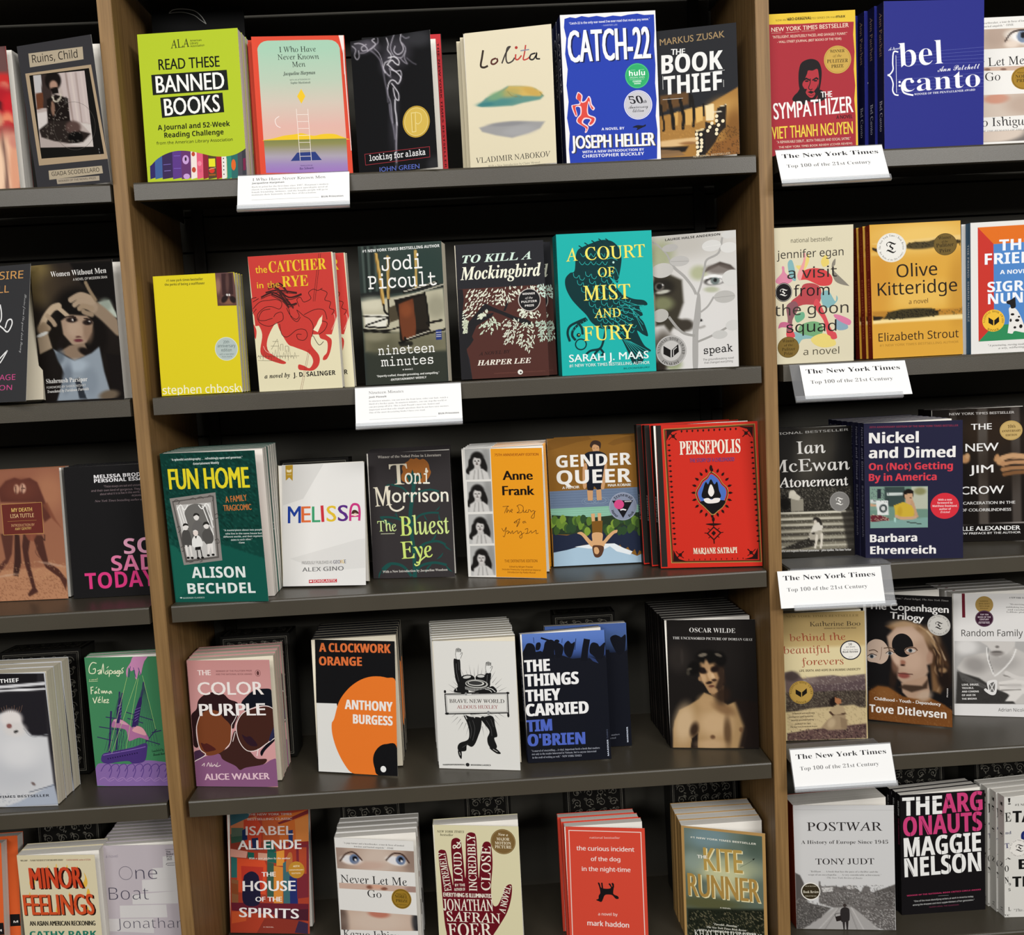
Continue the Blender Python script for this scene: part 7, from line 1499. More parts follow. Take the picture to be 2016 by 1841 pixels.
BOOK(pos=[.62,.038,1.205],yaw=-13.63,lean=-.4,size=[143.6,16,213.9],base='26263f',label='navy paperback with bold white title and small photo of a resting worker',short='navy photo paperback',copies=6,row=3,cdx=-1,spine='20203a',spt=[('Nickel and Dimed','b','8a8aa0',.03,.42,.5),('Barbara Ehrenreich','b','77778c',.46,.84,.5)],byaw=4,
art=[
('T','20TH ANNIVERSARY EDITION OF THE NEW YORK TIMES BESTSELLER','b','8a3248',82,2063,1372,2044,28,0),
('T','Nickel','b','f2f0ee',77,1825,797,1817,163,9),
('T','and Dimed','b','f2f0ee',71,1594,1326,1573,163,9),
('T','On (Not) Getting','b','d8404e',68,1408,1290,1391,107,5.4),
('T','By in America','b','d8404e',66,1237,1055,1225,111,5.4),
('Z',[74,1150,930,1134,926,488,75,490],60,44,'6f8f80',[('p','7d9a8c',11,1,[74,1150,294,1145,290,771,75,776]),('p','3a4a48',11,1,[293,1135,590,1133,588,821,360,826,291,940]),('p','b8bcaa',11,1,[688,1135,930,1132,928,776,709,781]),('e','8a8a60',815,1057,87,56,-2,.8,1),('p','2a3038',11,1,[188,1110,241,1109,239,960,186,961]),('p','cfd6d2',9,1,[80,945,221,923,220,885,79,888]),('p','c8a080',9,1,[79,879,220,857,220,829,79,832]),('p','e0e4e2',7,1,[168,924,347,920,350,695,183,699]),('e','3a4446',272,800,59,67,-2,.3,1),('e','d0d4d2',272,800,31,37,-2,.4,1),('p','d8e0dc',9,.9,[328,1041,572,1045,572,1004,327,1002]),('p','6a2a34',11,1,[77,701,218,698,358,639,358,583,76,588]),('n','d8c8a8',.6,.8,2,[77,720,359,714,358,583,76,588]),('n','2a2a38',.5,.8,3,[82,1113,363,1106,361,882,80,926]),('p','7fa49c',11,1,[76,588,927,646,926,488,75,490]),('l','2a2c2a',7,5,1,[620,578,829,546]),('e','a8d0c8',446,618,17,41,-2,.4,1),('e','1c1614',642,1015,76,85,-2,.3,1),('p','c8a080',9,1,[586,1007,642,1024,708,1032,710,911,675,847,614,848]),('e','1c1614',668,1052,52,30,-2,.4,1),('l','c09878',25,11,1,[761,668,727,781,696,893]),('p','cdae3a',11,1,[431,843,571,896,692,837,726,762,726,669,499,636,447,693]),('l','c8a080',23,11,1,[464,674,569,635,743,650]),('e','b8942c',517,748,35,74,-2,1,.6),('l','1c1614',5,5,.8,[624,951,645,950]),('l','1c1614',5,5,.8,[667,953,690,955])]),
('K','foreword_seal',[('E','d8323f',1173,821,208,202,-2),('T','With a new','b','f2d8d8',1077,903,1276,902,30,0),('T','foreword by','b','f2d8d8',1065,855,1290,855,30,0),('T','Matthew Desmond,','b','f2d8d8',995,808,1355,804,30,0),('T','author of','b','f2d8d8',1093,758,1262,758,30,0),('T','Evicted','I','f2d8d8',1107,710,1248,710,31,0)]),
('T','Barbara','b','f2f0ee',72,267,765,272,122,7.2),
('T','Ehrenreich','b','f2f0ee',73,78,1038,75,122,7.2)])
BOOK(pos=[.772,.131,1.206],yaw=-10.76,lean=1.74,size=[154.9,24,220.1],base='1b1716',label='black paperback with hands gripping bars and spaced white title',short='black barred-hands paperback',copies=1,row=3,byaw=0,
art=[
('Z',[7,2203,1553,2199,1546,1,-7,-1],90,120,'17120f',[('e','3a2a1c',882,1810,555,392,-2,1.3,.6),('l','4f4842',76,46,1,[785,2184,792,281]),('l','4a433e',69,46,1,[1289,2182,1309,287]),('l','3a332e',53,46,.9,[332,2204,326,294]),('e','2a211a',1023,1219,370,392,-2,1.3,.7),('e','b98a5e',997,1376,33,67,-22,.5,1),('e','c09468',1052,1325,63,74,-2,.6,1),('l','c79c72',42,23,1,[1098,1373,1246,1406,1446,1379]),('l','b88a62',42,23,1,[1098,1275,1263,1312,1446,1292]),('l','a0744e',38,23,1,[1097,1181,1262,1210,1445,1204]),('l','7d5636',30,23,1,[1114,1098,1261,1122,1426,1127]),('l','2a1a10',10,15,.9,[1135,1322,1446,1336]),('l','2a1a10',10,15,.9,[1134,1231,1445,1247]),('e','b98a5e',507,1375,74,71,-2,.6,1),('e','c79c72',545,1422,37,47,-2,.6,1),('p','14100e',15,1,[-12,283,1548,300,1546,1,-7,-1]),('l','a8a09a',6,8,.9,[-12,279,1548,296])]),
('T','NEW YORK TIMES BESTSELLER','g','c8c4c0',271,2105,1279,2095,39,3.8),
('T','THE','g','f0efee',609,1851,928,1851,98,5.7),
('T','NEW','g','f0efee',518,1496,1030,1496,129,5.7),
('T','JIM','g','f0efee',575,1136,945,1139,129,5.7),
('T','CROW','g','f0efee',435,786,1108,788,129,5.7),
('T','MASS INCARCERATION IN THE','g','d8d6d4',181,619,1279,612,47,3.8),
('T','AGE OF COLORBLINDNESS','g','d8d6d4',254,504,1216,496,47,3.8),
('T','MICHELLE ALEXANDER','g','f0efee',90,180,1355,177,71,5.7),
('T','WITH A NEW PREFACE BY THE AUTHOR','g','d8d6d4',117,116,1360,118,35,3.8),
('K','anniversary_seal',[('E','c8aa6c',1227,1820,176,161,-2),('O','a8884a',5.7,1227,1820,167,151),('T','10th','r','4a3414',1176,1857,1295,1862,51,0),('T','ANNIVERSARY','S','4a3414',1080,1793,1380,1796,35,0),('T','EDITION','S','4a3414',1142,1726,1321,1728,33,0)])])
BOOK(pos=[-.799,.028,.9],yaw=-4.72,lean=.4,size=[145.6,24,211.1],base='c8cacf',label='white animal-nose photo paperback with fanned copies, left frame edge',short='white snow-animal paperback',copies=2,row=4,cdx=0,byaw=-3,
art=[
('Z',[12,2131,1436,2088,1476,16,-12,-16],90,120,'2a282c',[('p','1c1a1d',11,1,[12,2137,1328,2087,1324,1955,-8,1949]),('l','dcdce0',23,19,1,[23,1890,744,1901,1426,1932]),('l','eeeef2',15,11,1,[17,1834,738,1841,1427,1847]),('p','232126',15,1,[13,1796,1422,1799,1394,1135,1137,1125,1036,1243,996,1416,704,1523,117,1353]),('p','d4d5d8',46,1,[-56,1168,700,1485,855,1517,981,1455,1038,1262,1156,1124,1399,1097,1420,347,1464,17,-11,-12]),('e','e6e0de',862,1402,170,134,-2,.6,1),('e','dcd8d6',901,1229,170,115,-2,.8,1),('e','8a5a56',816,1286,42,38,-2,.6,1),('e','3a3836',913,1194,38,23,18,.6,1),('e','c2c4ca',719,564,567,307,-2,1.3,.7),('e','e2e2e4',919,845,303,230,-2,1.2,.8),('l','8a8c92',6,11,.8,[1036,1243,1154,1105,1403,1135]),('p','a9b2c2',38,.9,[841,76,1420,347,1473,17,544,-21]),('l','5a6070',8,11,.8,[1027,225,1418,328]),('e','7a6a68',1102,358,38,23,-42,.8,1),('n','9aa0ae',.4,.85,3,[35,239,949,208,925,-33,9,-3])]),
('L','8a6a5a',3.8,[740,1502,720,1579],0),
('L','8a6a5a',3.8,[774,1501,763,1596],0),
('L','8a6a5a',3.8,[808,1500,807,1614],0),
('L','8a6a5a',3.8,[842,1498,844,1574],0),
('L','8a6a5a',3.8,[876,1497,888,1592],0),
('L','8a6a5a',3.8,[910,1496,931,1609],0),
('L','8a6a5a',3.8,[944,1495,969,1570],0),
('L','8a6a5a',3.8,[978,1493,1012,1587],0),
('L','8a6a5a',3.8,[1012,1492,1055,1605],0),
('T','THE CHICKEN THIEF','b','efefef',10,1948,1038,1969,61,1.9),
('T','#1 NEW YORK TIMES BESTSELLER','b','2a2c34',-71,145,1332,147,38,0)])
BOOK(pos=[-.618,.082,.9],yaw=-8.66,lean=-.24,size=[126.4,12,212.1],base='44875c',label='green paperback with purple tall ship hung from a pink hand by strings',short='green ship paperback',copies=1,row=4,byaw=0,
art=[
('S','8a6aa8',[26,346,243,375,567,363,815,421,1056,410,1284,338,1263,-6,1,7]),
('C','5a3f86',12,[87,245,158,345,242,365,272,264,219,143]),
('C','5a3f86',12,[221,244,293,344,376,364,407,263,354,143]),
('C','5a3f86',12,[356,244,427,344,510,363,541,263,488,142]),
('C','5a3f86',12,[490,243,561,343,644,362,674,262,622,142]),
('C','5a3f86',12,[624,242,694,342,777,362,808,261,756,141]),
('C','5a3f86',12,[757,241,828,341,910,361,941,260,889,140]),
('C','5a3f86',12,[891,241,961,340,1043,360,1074,260,1022,140]),
('C','5a3f86',12,[1024,240,1094,339,1176,359,1207,259,1155,139]),
('C','5a3f86',12,[1157,239,1227,339,1284,358,1284,258,1284,138]),
('C','a884bc',10,[52,104,138,144,213,83,298,113]),
('C','a884bc',10,[205,103,291,143,366,82,451,112]),
('C','a884bc',10,[358,102,443,142,519,82,603,111]),
('C','a884bc',10,[510,102,596,142,671,81,755,111]),
('C','a884bc',10,[663,101,748,141,823,80,907,110]),
('C','a884bc',10,[815,100,899,140,974,80,1058,109]),
('C','a884bc',10,[966,100,1051,139,1126,79,1209,109]),
('C','a884bc',10,[1117,99,1202,139,1277,78,1284,108]),
('S','4a3478',[111,446,153,536,262,566,469,604,676,646,894,710,895,581,835,411,649,372,572,413,408,404,243,375,142,390]),
('L','8a6ab8',12,[155,516,672,606,878,651],0),
('E','1f1640',231,455,10,12,-1),
('E','1f1640',272,463,10,12,-1),
('E','1f1640',313,471,10,12,-1),
('E','1f1640',355,479,10,12,-1),
('E','1f1640',396,486,10,12,-1),
('E','1f1640',438,494,10,12,-1),
('E','1f1640',479,502,10,12,-1),
('E','1f1640',520,510,10,12,-1),
('E','1f1640',562,517,10,12,-1),
('E','1f1640',603,525,10,12,-1),
('E','1f1640',644,533,10,12,-1),
('E','1f1640',685,540,10,12,-1),
('E','1f1640',727,548,10,12,-1),
('L','35255e',28,[262,566,361,1243],0),
('L','35255e',28,[388,605,534,1557],0),
('L','35255e',28,[452,1043,582,1537],0),
('L','35255e',28,[771,1000,950,1709],0),
('L','35255e',28,[718,1080,887,1473],0),
('L','35255e',14,[132,987,501,923],0),
('L','35255e',14,[84,818,342,755],0),
('L','35255e',14,[611,1220,1040,1086],0),
('L','35255e',14,[621,1121,875,1039],0),
('L','35255e',14,[260,1145,539,1102],0),
('L','35255e',14,[888,760,1123,688],0),
('L','35255e',14,[885,720,1086,937],0),
('L','35255e',14,[1000,878,1165,916],0),
('L','3a4a5a',4.4,[948,1689,515,664],0),
('L','3a4a5a',4.4,[948,1689,568,663],0),
('L','3a4a5a',4.4,[948,1689,621,663],0),
('L','3a4a5a',4.4,[948,1689,673,662],0),
('L','3a4a5a',4.4,[948,1689,726,662],0),
('L','3a4a5a',4.4,[948,1689,778,661],0),
('L','3a4a5a',4.4,[948,1689,830,661],0),
('L','3a4a5a',4.4,[948,1689,883,661],0),
('L','3a4a5a',4.4,[948,1689,935,660],0),
('L','3a4a5a',4.4,[948,1689,987,660],0),
('L','3a4a5a',4.4,[948,1689,1040,659],0),
('L','3a4a5a',4.4,[948,1689,1092,659],0),
('L','3a4a5a',4.4,[544,1557,183,586],0),
('L','3a4a5a',4.4,[544,1557,232,586],0),
('L','3a4a5a',4.4,[544,1557,280,585],0),
('L','3a4a5a',4.4,[544,1557,329,585],0),
('L','3a4a5a',4.4,[544,1557,378,585],0),
('L','3a4a5a',4.4,[544,1557,426,584],0),
('L','3a4a5a',4.4,[544,1557,475,584],0),
('L','3a4a5a',4.4,[544,1557,524,584],0),
('L','35255e',5,[221,566,365,984],0),
('L','35255e',5,[266,566,406,984],0),
('L','35255e',5,[311,565,446,984],0),
('L','35255e',5,[355,565,487,983],0),
('L','35255e',5,[400,565,527,983],0),
('L','35255e',5,[445,564,567,982],0),
('S','b0709c',[345,985,397,1103,519,1102,632,1021,684,941,606,763,582,922,464,963]),
('S','d49ab0',[385,1084,439,1113,537,1082,631,1011,512,1033]),
('S','b0709c',[606,763,640,902,729,990,848,969,918,859,939,760,792,801,646,752]),
('S','dca0a8',[682,921,770,990,866,949,906,840,778,871]),
('P','35255e',[460,1281,534,1459,570,1458,536,1241,482,1043,432,1043]),
('P','35255e',[758,1238,855,1454,901,1473,882,1355,802,1119,749,980,678,981]),
('L','7a62a8',8,[480,1321,544,1360],0),
('L','7a62a8',8,[487,1273,539,1312],0),
('L','7a62a8',8,[495,1225,535,1265],0),
('L','7a62a8',8,[502,1178,530,1217],0),
('L','7a62a8',8,[509,1130,525,1170],0),
('L','7a62a8',8,[756,1258,860,1296],0),
('L','7a62a8',8,[751,1210,843,1249],0),
('L','7a62a8',8,[746,1163,827,1202],0),
('L','7a62a8',8,[742,1115,810,1154],0),
('L','7a62a8',8,[737,1068,793,1107],0),
('S','c98ab4',[831,2132,1052,2141,992,2041,953,1944,923,1847,892,1827,897,1925,846,1769,817,1780,819,1907,757,1889,723,1948,688,1792,673,1851,691,1929,761,2026]),
('L','4a3478',10,[755,1967,708,1791],0),
('L','4a3478',10,[803,1947,828,1789],0),
('L','4a3478',10,[883,1945,911,1827],0),
('L','b8dc8a',5,[682,1792,264,586],0),
('L','b8dc8a',5,[846,1769,301,545],0),
('L','b8dc8a',5,[866,1769,552,623],0),
('L','b8dc8a',5,[940,1817,1076,937],0),
('L','b8dc8a',5,[682,1792,562,1439],0),
('C','eef2d0',14,[198,2026,129,2037,70,1959,71,1871,152,1869,169,1938,128,1929]),
('C','eef2d0',12,[195,1898,258,1917,241,1858,211,1858,260,1897,262,1858,308,2014,302,1861]),
('C','eef2d0',12,[357,1905,322,1857,362,1856,378,1915,376,1856]),
('L','eef2d0',10,[361,1944,394,1973],0),
('C','eef2d0',12,[407,1904,387,1806,407,1904,447,1894,433,1855,403,1855]),
('C','eef2d0',12,[498,1903,455,1874,483,1854,502,1903,503,1854,538,1902,566,1882,533,1853,525,1873,568,1902,549,1813,510,1824]),
('C','eef2d0',12,[578,1901,555,1872,573,1850,594,1876,578,1901]),
('C','eef2d0',12,[643,1949,608,1921,628,1881,599,1852]),
('T','a novel','c','dfe8b8',48,1747,197,1756,36,0),
('L','dfe8b8',6,[41,1733,189,1736],0),
('L','eef2d0',14,[57,1634,108,1643],0),
('L','eef2d0',14,[67,1634,60,1525],0),
('L','eef2d0',12,[62,1584,103,1591],0),
('C','eef2d0',12,[152,1573,119,1554,127,1534,151,1563,158,1533]),
('L','eef2d0',10,[146,1619,169,1642],0),
('C','eef2d0',12,[197,1622,183,1543,203,1539]),
('L','eef2d0',10,[174,1592,215,1596],0),
('L','eef2d0',12,[233,1582,233,1538],0),
('C','eef2d0',12,[249,1538,259,1577,270,1542,288,1577,300,1537,324,1576,330,1537]),
('C','eef2d0',12,[394,1575,352,1550,370,1530,394,1569,404,1530]),
('L','eef2d0',14,[80,1465,105,1375],0),
('L','eef2d0',14,[105,1375,152,1480],0),
('C','eef2d0',12,[166,1414,204,1434,179,1444,160,1394,204,1388]),
('L','eef2d0',10,[181,1464,209,1483],0),
('L','eef2d0',12,[244,1483,227,1384],0),
('C','eef2d0',12,[256,1403,292,1422,273,1433,254,1387,295,1387]),
('C','eef2d0',12,[305,1432,340,1432,304,1383,345,1386]),
('T','translated by','c','2a4a3a',980,560,1174,588,44,0),
('T','Hannah Kauders','c','2a4a3a',994,500,1228,528,44,0)])
BOOK(pos=[-.453,.055,.9],yaw=-10.45,lean=1.46,size=[134.9,18,203.2],base='cb9090',label='pink paperback with two overlapping brown faces and white title',short='pink two-faces paperback',copies=3,row=4,cdx=0,byaw=0,
art=[
('G',[8,2050,1331,2013,1366,12,-8,-11],[(0,'c88f8c'),(.5,'d8a0a0'),(1,'d09aa0')]),
('S','2e1a1c',[-2,1147,97,1254,137,1390,255,1487,398,1521,556,1495,649,1408,784,1350,794,1214,720,1020,654,942,395,1215,149,1156,69,903,80,648,1,668,-10,922]),
('S','131620',[843,1340,930,1446,1056,1542,1216,1575,1361,1540,1362,1271,1274,1291,1077,1291,913,1214]),
('P','d8a0a0',[1335,750,1369,789,1369,420,1214,439,1098,477]),
('S','14121a',[1105,574,1233,711,1361,847,1369,769,1185,594,1119,497]),
('S','3f2420',[403,532,592,650,711,904,870,632,944,554,1037,457,1195,449,1129,361,846,300,744,270,609,338,476,435]),
('S','8a5a80',[-11,389,137,472,403,532,476,435,669,338,744,270,847,310,1129,361,1273,439,1369,417,1366,12,-8,-11]),
('S','4a2f4a',[-9,550,126,590,180,511,33,432,-10,402]),
('S','7a4226',[85,981,138,1137,276,1234,455,1214,527,1117,620,1020,653,923,632,748,551,631,403,532,220,502,106,590,87,746]),
('C','f4e8e4',11.8,[138,1137,74,961,73,746,116,590,190,512,-10,402]),
('C','f4e8e4',9.8,[659,1001,638,826,617,709,529,611]),
('S','45261f',[729,923,765,1098,872,1195,1035,1252,1235,1291,1369,1233,1369,1021,1301,827,1191,672,1027,594,907,583,795,690,734,807]),
('C','f4e8e4',11.8,[1369,1252,1255,1300,1076,1281,872,1195,762,1059,731,904,777,709,887,583,1047,594,1233,711,1357,789]),
('C','f4e8e4',9.8,[797,1253,726,1098,659,1001]),
('C','f4e8e4',9.8,[710,884,658,728]),
('C','f4e8e4',11.8,[1040,496,1068,613]),
('S','4f221f',[124,703,184,688,235,696,369,606,286,571,185,570]),
('S','2f1a26',[816,842,883,807,963,807,1062,671,952,661,868,729]),
('S','2a2a4a',[1256,750,1305,885,1369,982,1361,847,1295,750]),
('T','THE','g','f2e2de',159,1793,375,1796,82,7.9),
('T','WINNER OF THE PULITZER PRIZE','n','6a3a3c',463,1845,1054,1849,25,0),
('T','AND THE NATIONAL BOOK AWARD','n','6a3a3c',459,1795,1054,1795,25,0),
('O','7a4a4a',5.9,1149,1823,42,51),
('E','5a3434',1149,1823,20,35,0),
('T','COLOR','g','f4ece8',144,1479,1221,1483,202,11.8),
('T','PURPLE','g','f6f2f0',148,1141,1225,1152,191,17.7),
('C','f2dede',9.8,[116,334,160,374,150,325]),
('C','f2dede',9.8,[196,325,231,384,251,326,281,385]),
('C','f2dede',9.8,[293,355,277,326,308,336,330,359,348,328,382,385,363,324,429,346]),
('T','ALICE WALKER','g','eac8d4',149,103,1222,127,101,9.8)])
BOOK(pos=[-.265,.079,.901],yaw=-16.78,lean=6.37,size=[137,14,213.2],base='141416',label='black, white and orange paperback with big orange disc and black spot',short='orange disc paperback',copies=6,row=4,cdx=0,cjit=2.5,byaw=0,
art=[
('P','e6e6e2',[-2,1110,353,1112,596,9,12,6]),
('S','ee7c2c',[304,868,395,1143,547,1342,717,1473,884,1545,1050,1569,1213,1551,1375,1502,1371,1024,1365,451,1242,254,1041,-2,845,-1,596,9,454,157,334,384,266,614,260,789]),
('S','ee7c2c',[1070,1566,1375,1506,1379,1406,1168,1400]),
('P','ee7c2c',[963,1393,1380,1445,1361,470,938,431]),
('S','141416',[958,240,988,357,1073,457,1187,500,1359,474,1353,-4,1041,-2,982,107]),
('P','141416',[1186,481,1359,460,1353,-4,1112,-2]),
('E','f2f2f0',1129,99,48,50,2),
('T','A CLOCKWORK','b','e0733c',75,1939,1295,1943,140,10.1),
('T','ORANGE','b','e0733c',69,1720,802,1728,140,10.1),
('T','ANTHONY','b','f4f0ea',497,1030,1306,1018,151,10.1),
('T','BURGESS','b','f4f0ea',633,804,1300,796,147,10.1)])
BOOK(pos=[-.069,.063,.9],yaw=-13.17,lean=2.26,size=[132.6,13,207.3],base='e5e4df',label='white paperback with engraved gear-bodied figure in black trousers',short='white engraved-figure paperback',copies=8,row=4,cdx=-1,cjit=3,byaw=0,
art=[
('P','8a8a8a',[1034,1100,1146,1090,1033,1091]),
('P','8a8a8a',[1044,1040,1184,1002,1041,1030]),
('P','8a8a8a',[1010,988,1113,937,1007,978]),
('P','8a8a8a',[1004,926,1127,839,999,916]),
('P','8a8a8a',[959,885,1044,798,953,877]),
('P','8a8a8a',[936,826,1033,698,930,818]),
('P','8a8a8a',[883,800,945,684,876,794]),
('P','8a8a8a',[847,749,909,589,839,744]),
('P','8a8a8a',[790,740,822,604,782,736]),
('P','8a8a8a',[743,701,765,522,734,699]),
('P','8a8a8a',[687,710,687,565,678,709]),
('P','8a8a8a',[633,686,612,503,624,687]),
('P','8a8a8a',[582,712,549,570,574,714]),
('P','8a8a8a',[525,706,463,533,516,709]),
('P','8a8a8a',[484,747,421,619,476,751]),
('P','8a8a8a',[429,759,331,611,421,765]),
('P','8a8a8a',[401,811,313,708,394,818]),
('P','8a8a8a',[351,840,226,729,346,848]),
('P','8a8a8a',[339,900,233,831,335,909]),
('P','8a8a8a',[300,944,157,878,297,953]),
('P','8a8a8a',[304,1006,189,976,302,1016]),
('P','8a8a8a',[279,1061,129,1047,278,1071]),
('P','8a8a8a',[298,1121,184,1131,299,1131]),
('P','8a8a8a',[289,1182,145,1220,291,1192]),
('P','8a8a8a',[323,1234,218,1285,326,1244]),
('P','8a8a8a',[330,1297,204,1384,335,1306]),
('P','8a8a8a',[376,1338,289,1425,381,1346]),
('P','8a8a8a',[398,1396,301,1525,405,1404]),
('P','8a8a8a',[452,1422,390,1538,459,1428]),
('P','8a8a8a',[488,1473,426,1633,497,1478]),
('P','8a8a8a',[545,1481,514,1617,554,1485]),
('P','8a8a8a',[593,1519,571,1697,602,1522]),
('P','8a8a8a',[648,1510,649,1654,657,1511]),
('P','8a8a8a',[703,1533,723,1714,712,1532]),
('P','8a8a8a',[753,1507,786,1647,761,1505]),
('P','8a8a8a',[810,1512,870,1682,818,1509]),
('P','8a8a8a',[850,1472,912,1597,858,1467]),
('P','8a8a8a',[905,1459,1001,1604,912,1453]),
('P','8a8a8a',[933,1407,1019,1508,939,1400]),
('P','8a8a8a',[981,1378,1104,1487,986,1370]),
('P','8a8a8a',[994,1319,1097,1387,998,1311]),
('P','8a8a8a',[1032,1276,1172,1340,1035,1266]),
('P','8a8a8a',[1028,1214,1141,1244,1030,1204]),
('P','8a8a8a',[1053,1160,1200,1174,1054,1150]),
('S','1b1b1b',[324,1766,377,1781,428,1770,432,1584,454,1456,506,1383,535,1237,314,1253,331,1308,374,1345,335,1491]),
('S','1b1b1b',[826,1532,864,1569,922,1555,903,1424,890,1351,797,1313,783,1404]),
('C','5a5a5a',7.4,[364,1711,366,1565,396,1419]),
('C','5a5a5a',5.5,[398,1748,405,1602]),
('C','5a5a5a',7.4,[862,1533,847,1405]),
('S','e8e8e4',[372,1784,364,1857,377,1894,429,1902,461,1876,435,1785]),
('C','1b1b1b',5.5,[372,1784,360,1857,376,1949]),
('C','1b1b1b',5.5,[381,1894,379,1942,391,1949,396,1894]),
('C','1b1b1b',5.5,[399,1894,400,1949,412,1956,414,1894]),
('C','1b1b1b',5.5,[418,1894,420,1942,432,1949,433,1894]),
('C','1b1b1b',5.5,[436,1894,440,1934,451,1942,451,1894]),
('C','1b1b1b',5.5,[439,1792,472,1876,458,1883,434,1851]),
('S','e8e8e4',[849,1569,842,1642,855,1678,906,1686,938,1661,912,1569]),
('C','1b1b1b',5.5,[849,1569,838,1642,853,1733]),
('C','1b1b1b',5.5,[858,1678,857,1725,868,1733,873,1678]),
('C','1b1b1b',5.5,[876,1678,877,1733,889,1740,891,1678]),
('C','1b1b1b',5.5,[895,1678,897,1726,908,1733,909,1679]),
('C','1b1b1b',5.5,[913,1679,917,1719,928,1726,928,1679]),
('C','1b1b1b',5.5,[916,1577,949,1661,935,1668,911,1635]),
('E','1b1b1b',528,1457,129,74,9),
('E','cfcfcb',529,1493,66,22,9),
('E','1b1b1b',759,1477,92,66,1),
('E','cfcfcb',755,1510,59,22,1),
('E','1b1b1b',688,1349,206,96,-2),
('E','bdbdb8',681,1385,184,70,-2),
('E','1b1b1b',676,1389,162,55,-2),
('E','d8d8d2',669,1396,136,44,-2),
('E','3a3a3a',663,1399,114,33,-2),
('L','e4e4e0',7.4,[496,1339,498,1295],0),
('L','e4e4e0',7.4,[518,1334,519,1289],0),
('L','e4e4e0',7.4,[540,1328,541,1283],0),
('L','e4e4e0',7.4,[562,1323,563,1277],0),
('L','e4e4e0',7.4,[584,1318,585,1272],0),
('L','e4e4e0',7.4,[606,1315,607,1268],0),
('L','e4e4e0',7.4,[628,1312,629,1264],0),
('L','e4e4e0',7.4,[650,1310,651,1262],0),
('L','e4e4e0',7.4,[672,1308,673,1261],0),
('L','e4e4e0',7.4,[694,1308,695,1261],0),
('L','e4e4e0',7.4,[716,1310,717,1262],0),
('L','e4e4e0',7.4,[738,1312,740,1264],0),
('L','e4e4e0',7.4,[760,1315,762,1268],0),
('L','e4e4e0',7.4,[783,1319,784,1272],0),
('L','e4e4e0',7.4,[805,1323,806,1278],0),
('L','e4e4e0',7.4,[827,1329,829,1283],0),
('L','e4e4e0',7.4,[849,1335,851,1290],0),
('L','e4e4e0',7.4,[872,1341,873,1297],0),
('S','1b1b1b',[834,1314,945,1351,996,1252,720,1239,648,1266]),
('C','e4e4e0',11,[853,1323,925,1306,978,1257]),
('C','e4e4e0',9.2,[815,1304,887,1287,922,1251]),
('S','1b1b1b',[335,1299,446,1309,480,1246,323,1244]),
('C','d8d8d2',9.2,[337,1345,352,1272]),
('S','1b1b1b',[444,887,554,852,719,836,722,690,668,542,607,411,549,364,476,390,453,297,341,295,322,359,366,425,499,483,524,612,494,759]),
('S','1b1b1b',[719,836,813,875,923,858,952,712,978,548,925,510,964,373,898,326,828,398,814,508,856,619,788,728]),
('C','4a4a4a',7.4,[588,797,618,651,572,466]),
('C','4a4a4a',7.4,[532,778,562,631,537,502]),
('C','4a4a4a',7.4,[810,801,877,674,890,546]),
('C','4a4a4a',7.4,[884,821,924,693]),
('C','555',5.5,[400,351,495,409]),
('S','1b1b1b',[327,303,378,295,384,222,372,162,334,220]),
('S','1b1b1b',[844,352,918,363,989,310,1020,264,950,268]),
('C','d8d8d2',7.4,[349,276,360,221]),
('C','d8d8d2',7.4,[898,335,970,291]),
('C','cfcfca',12.9,[463,878,547,909,627,835]),
('C','cfcfca',12.9,[554,861,667,892,776,865]),
('C','cfcfca',12.9,[775,856,869,887,962,914]),
('C','cfcfca',12.9,[424,850,463,880,496,814]),
('P','e5e4df',[159,1214,1169,1245,1172,926,166,897]),
('L','1b1b1b',16.6,[156,1214,1174,1245,1176,926,162,893],1),
('L','8a8a8a',7.4,[177,1196,1155,1223,1155,944,185,916],1),
('E','1b1b1b',158,1255,18,26,1),
('E','1b1b1b',1178,1245,26,18,1),
('E','1b1b1b',175,897,33,18,1),
('E','1b1b1b',1171,890,17,37,1),
('L','f0f0ec',11,[479,1218,590,1223],0),
('L','1b1b1b',14.7,[424,1236,822,1255],0),
('L','1b1b1b',14.7,[556,898,889,922],0),
('E','8a8a8a',852,921,22,33,1),
('E','8a8a8a',501,1222,18,26,1),
('T','BRAVE NEW WORLD','s','3a3430',223,1075,1116,1084,59,1.8),
('T','ALDOUS HUXLEY','s','9a5050',341,981,1006,991,55,1.8),
('T','HARPERPERENNIAL','b','4a4a48',67,50,432,60,24,0),
('E','2a2a2a',472,72,31,29,1),
('T','MODERNCLASSICS','b','4a4a48',525,58,849,60,24,0)])
BOOK(pos=[.113,.108,.901],yaw=-2.63,lean=4.79,size=[135.4,15,204.3],base='14161f',label='second blue-topped soldier paperback standing further back on the right',short='rear soldier paperback',copies=0,row=4,byaw=0,
art=[
('G',[11,2041,1354,2046,1359,1557,11,1567],[(0,'5674bc'),(.4,'486298'),(1,'1a2238')]),
('S','11131c',[1080,1796,1158,1849,1231,1826,1268,1806,1335,1849,1335,1727,1292,1523,1198,1527,1129,1643]),
('P','14161f',[13,1604,1053,1610,1084,1476,1216,1507,1351,1595,1353,2,-11,-2]),
('T','matters','r','8a8e9a',1024,178,1161,187,28,0),
('T','interested','r','8a8e9a',905,124,1097,130,28,0),
('T','MARINER','b','d8e0f0',1300,61,1301,316,23,0)])
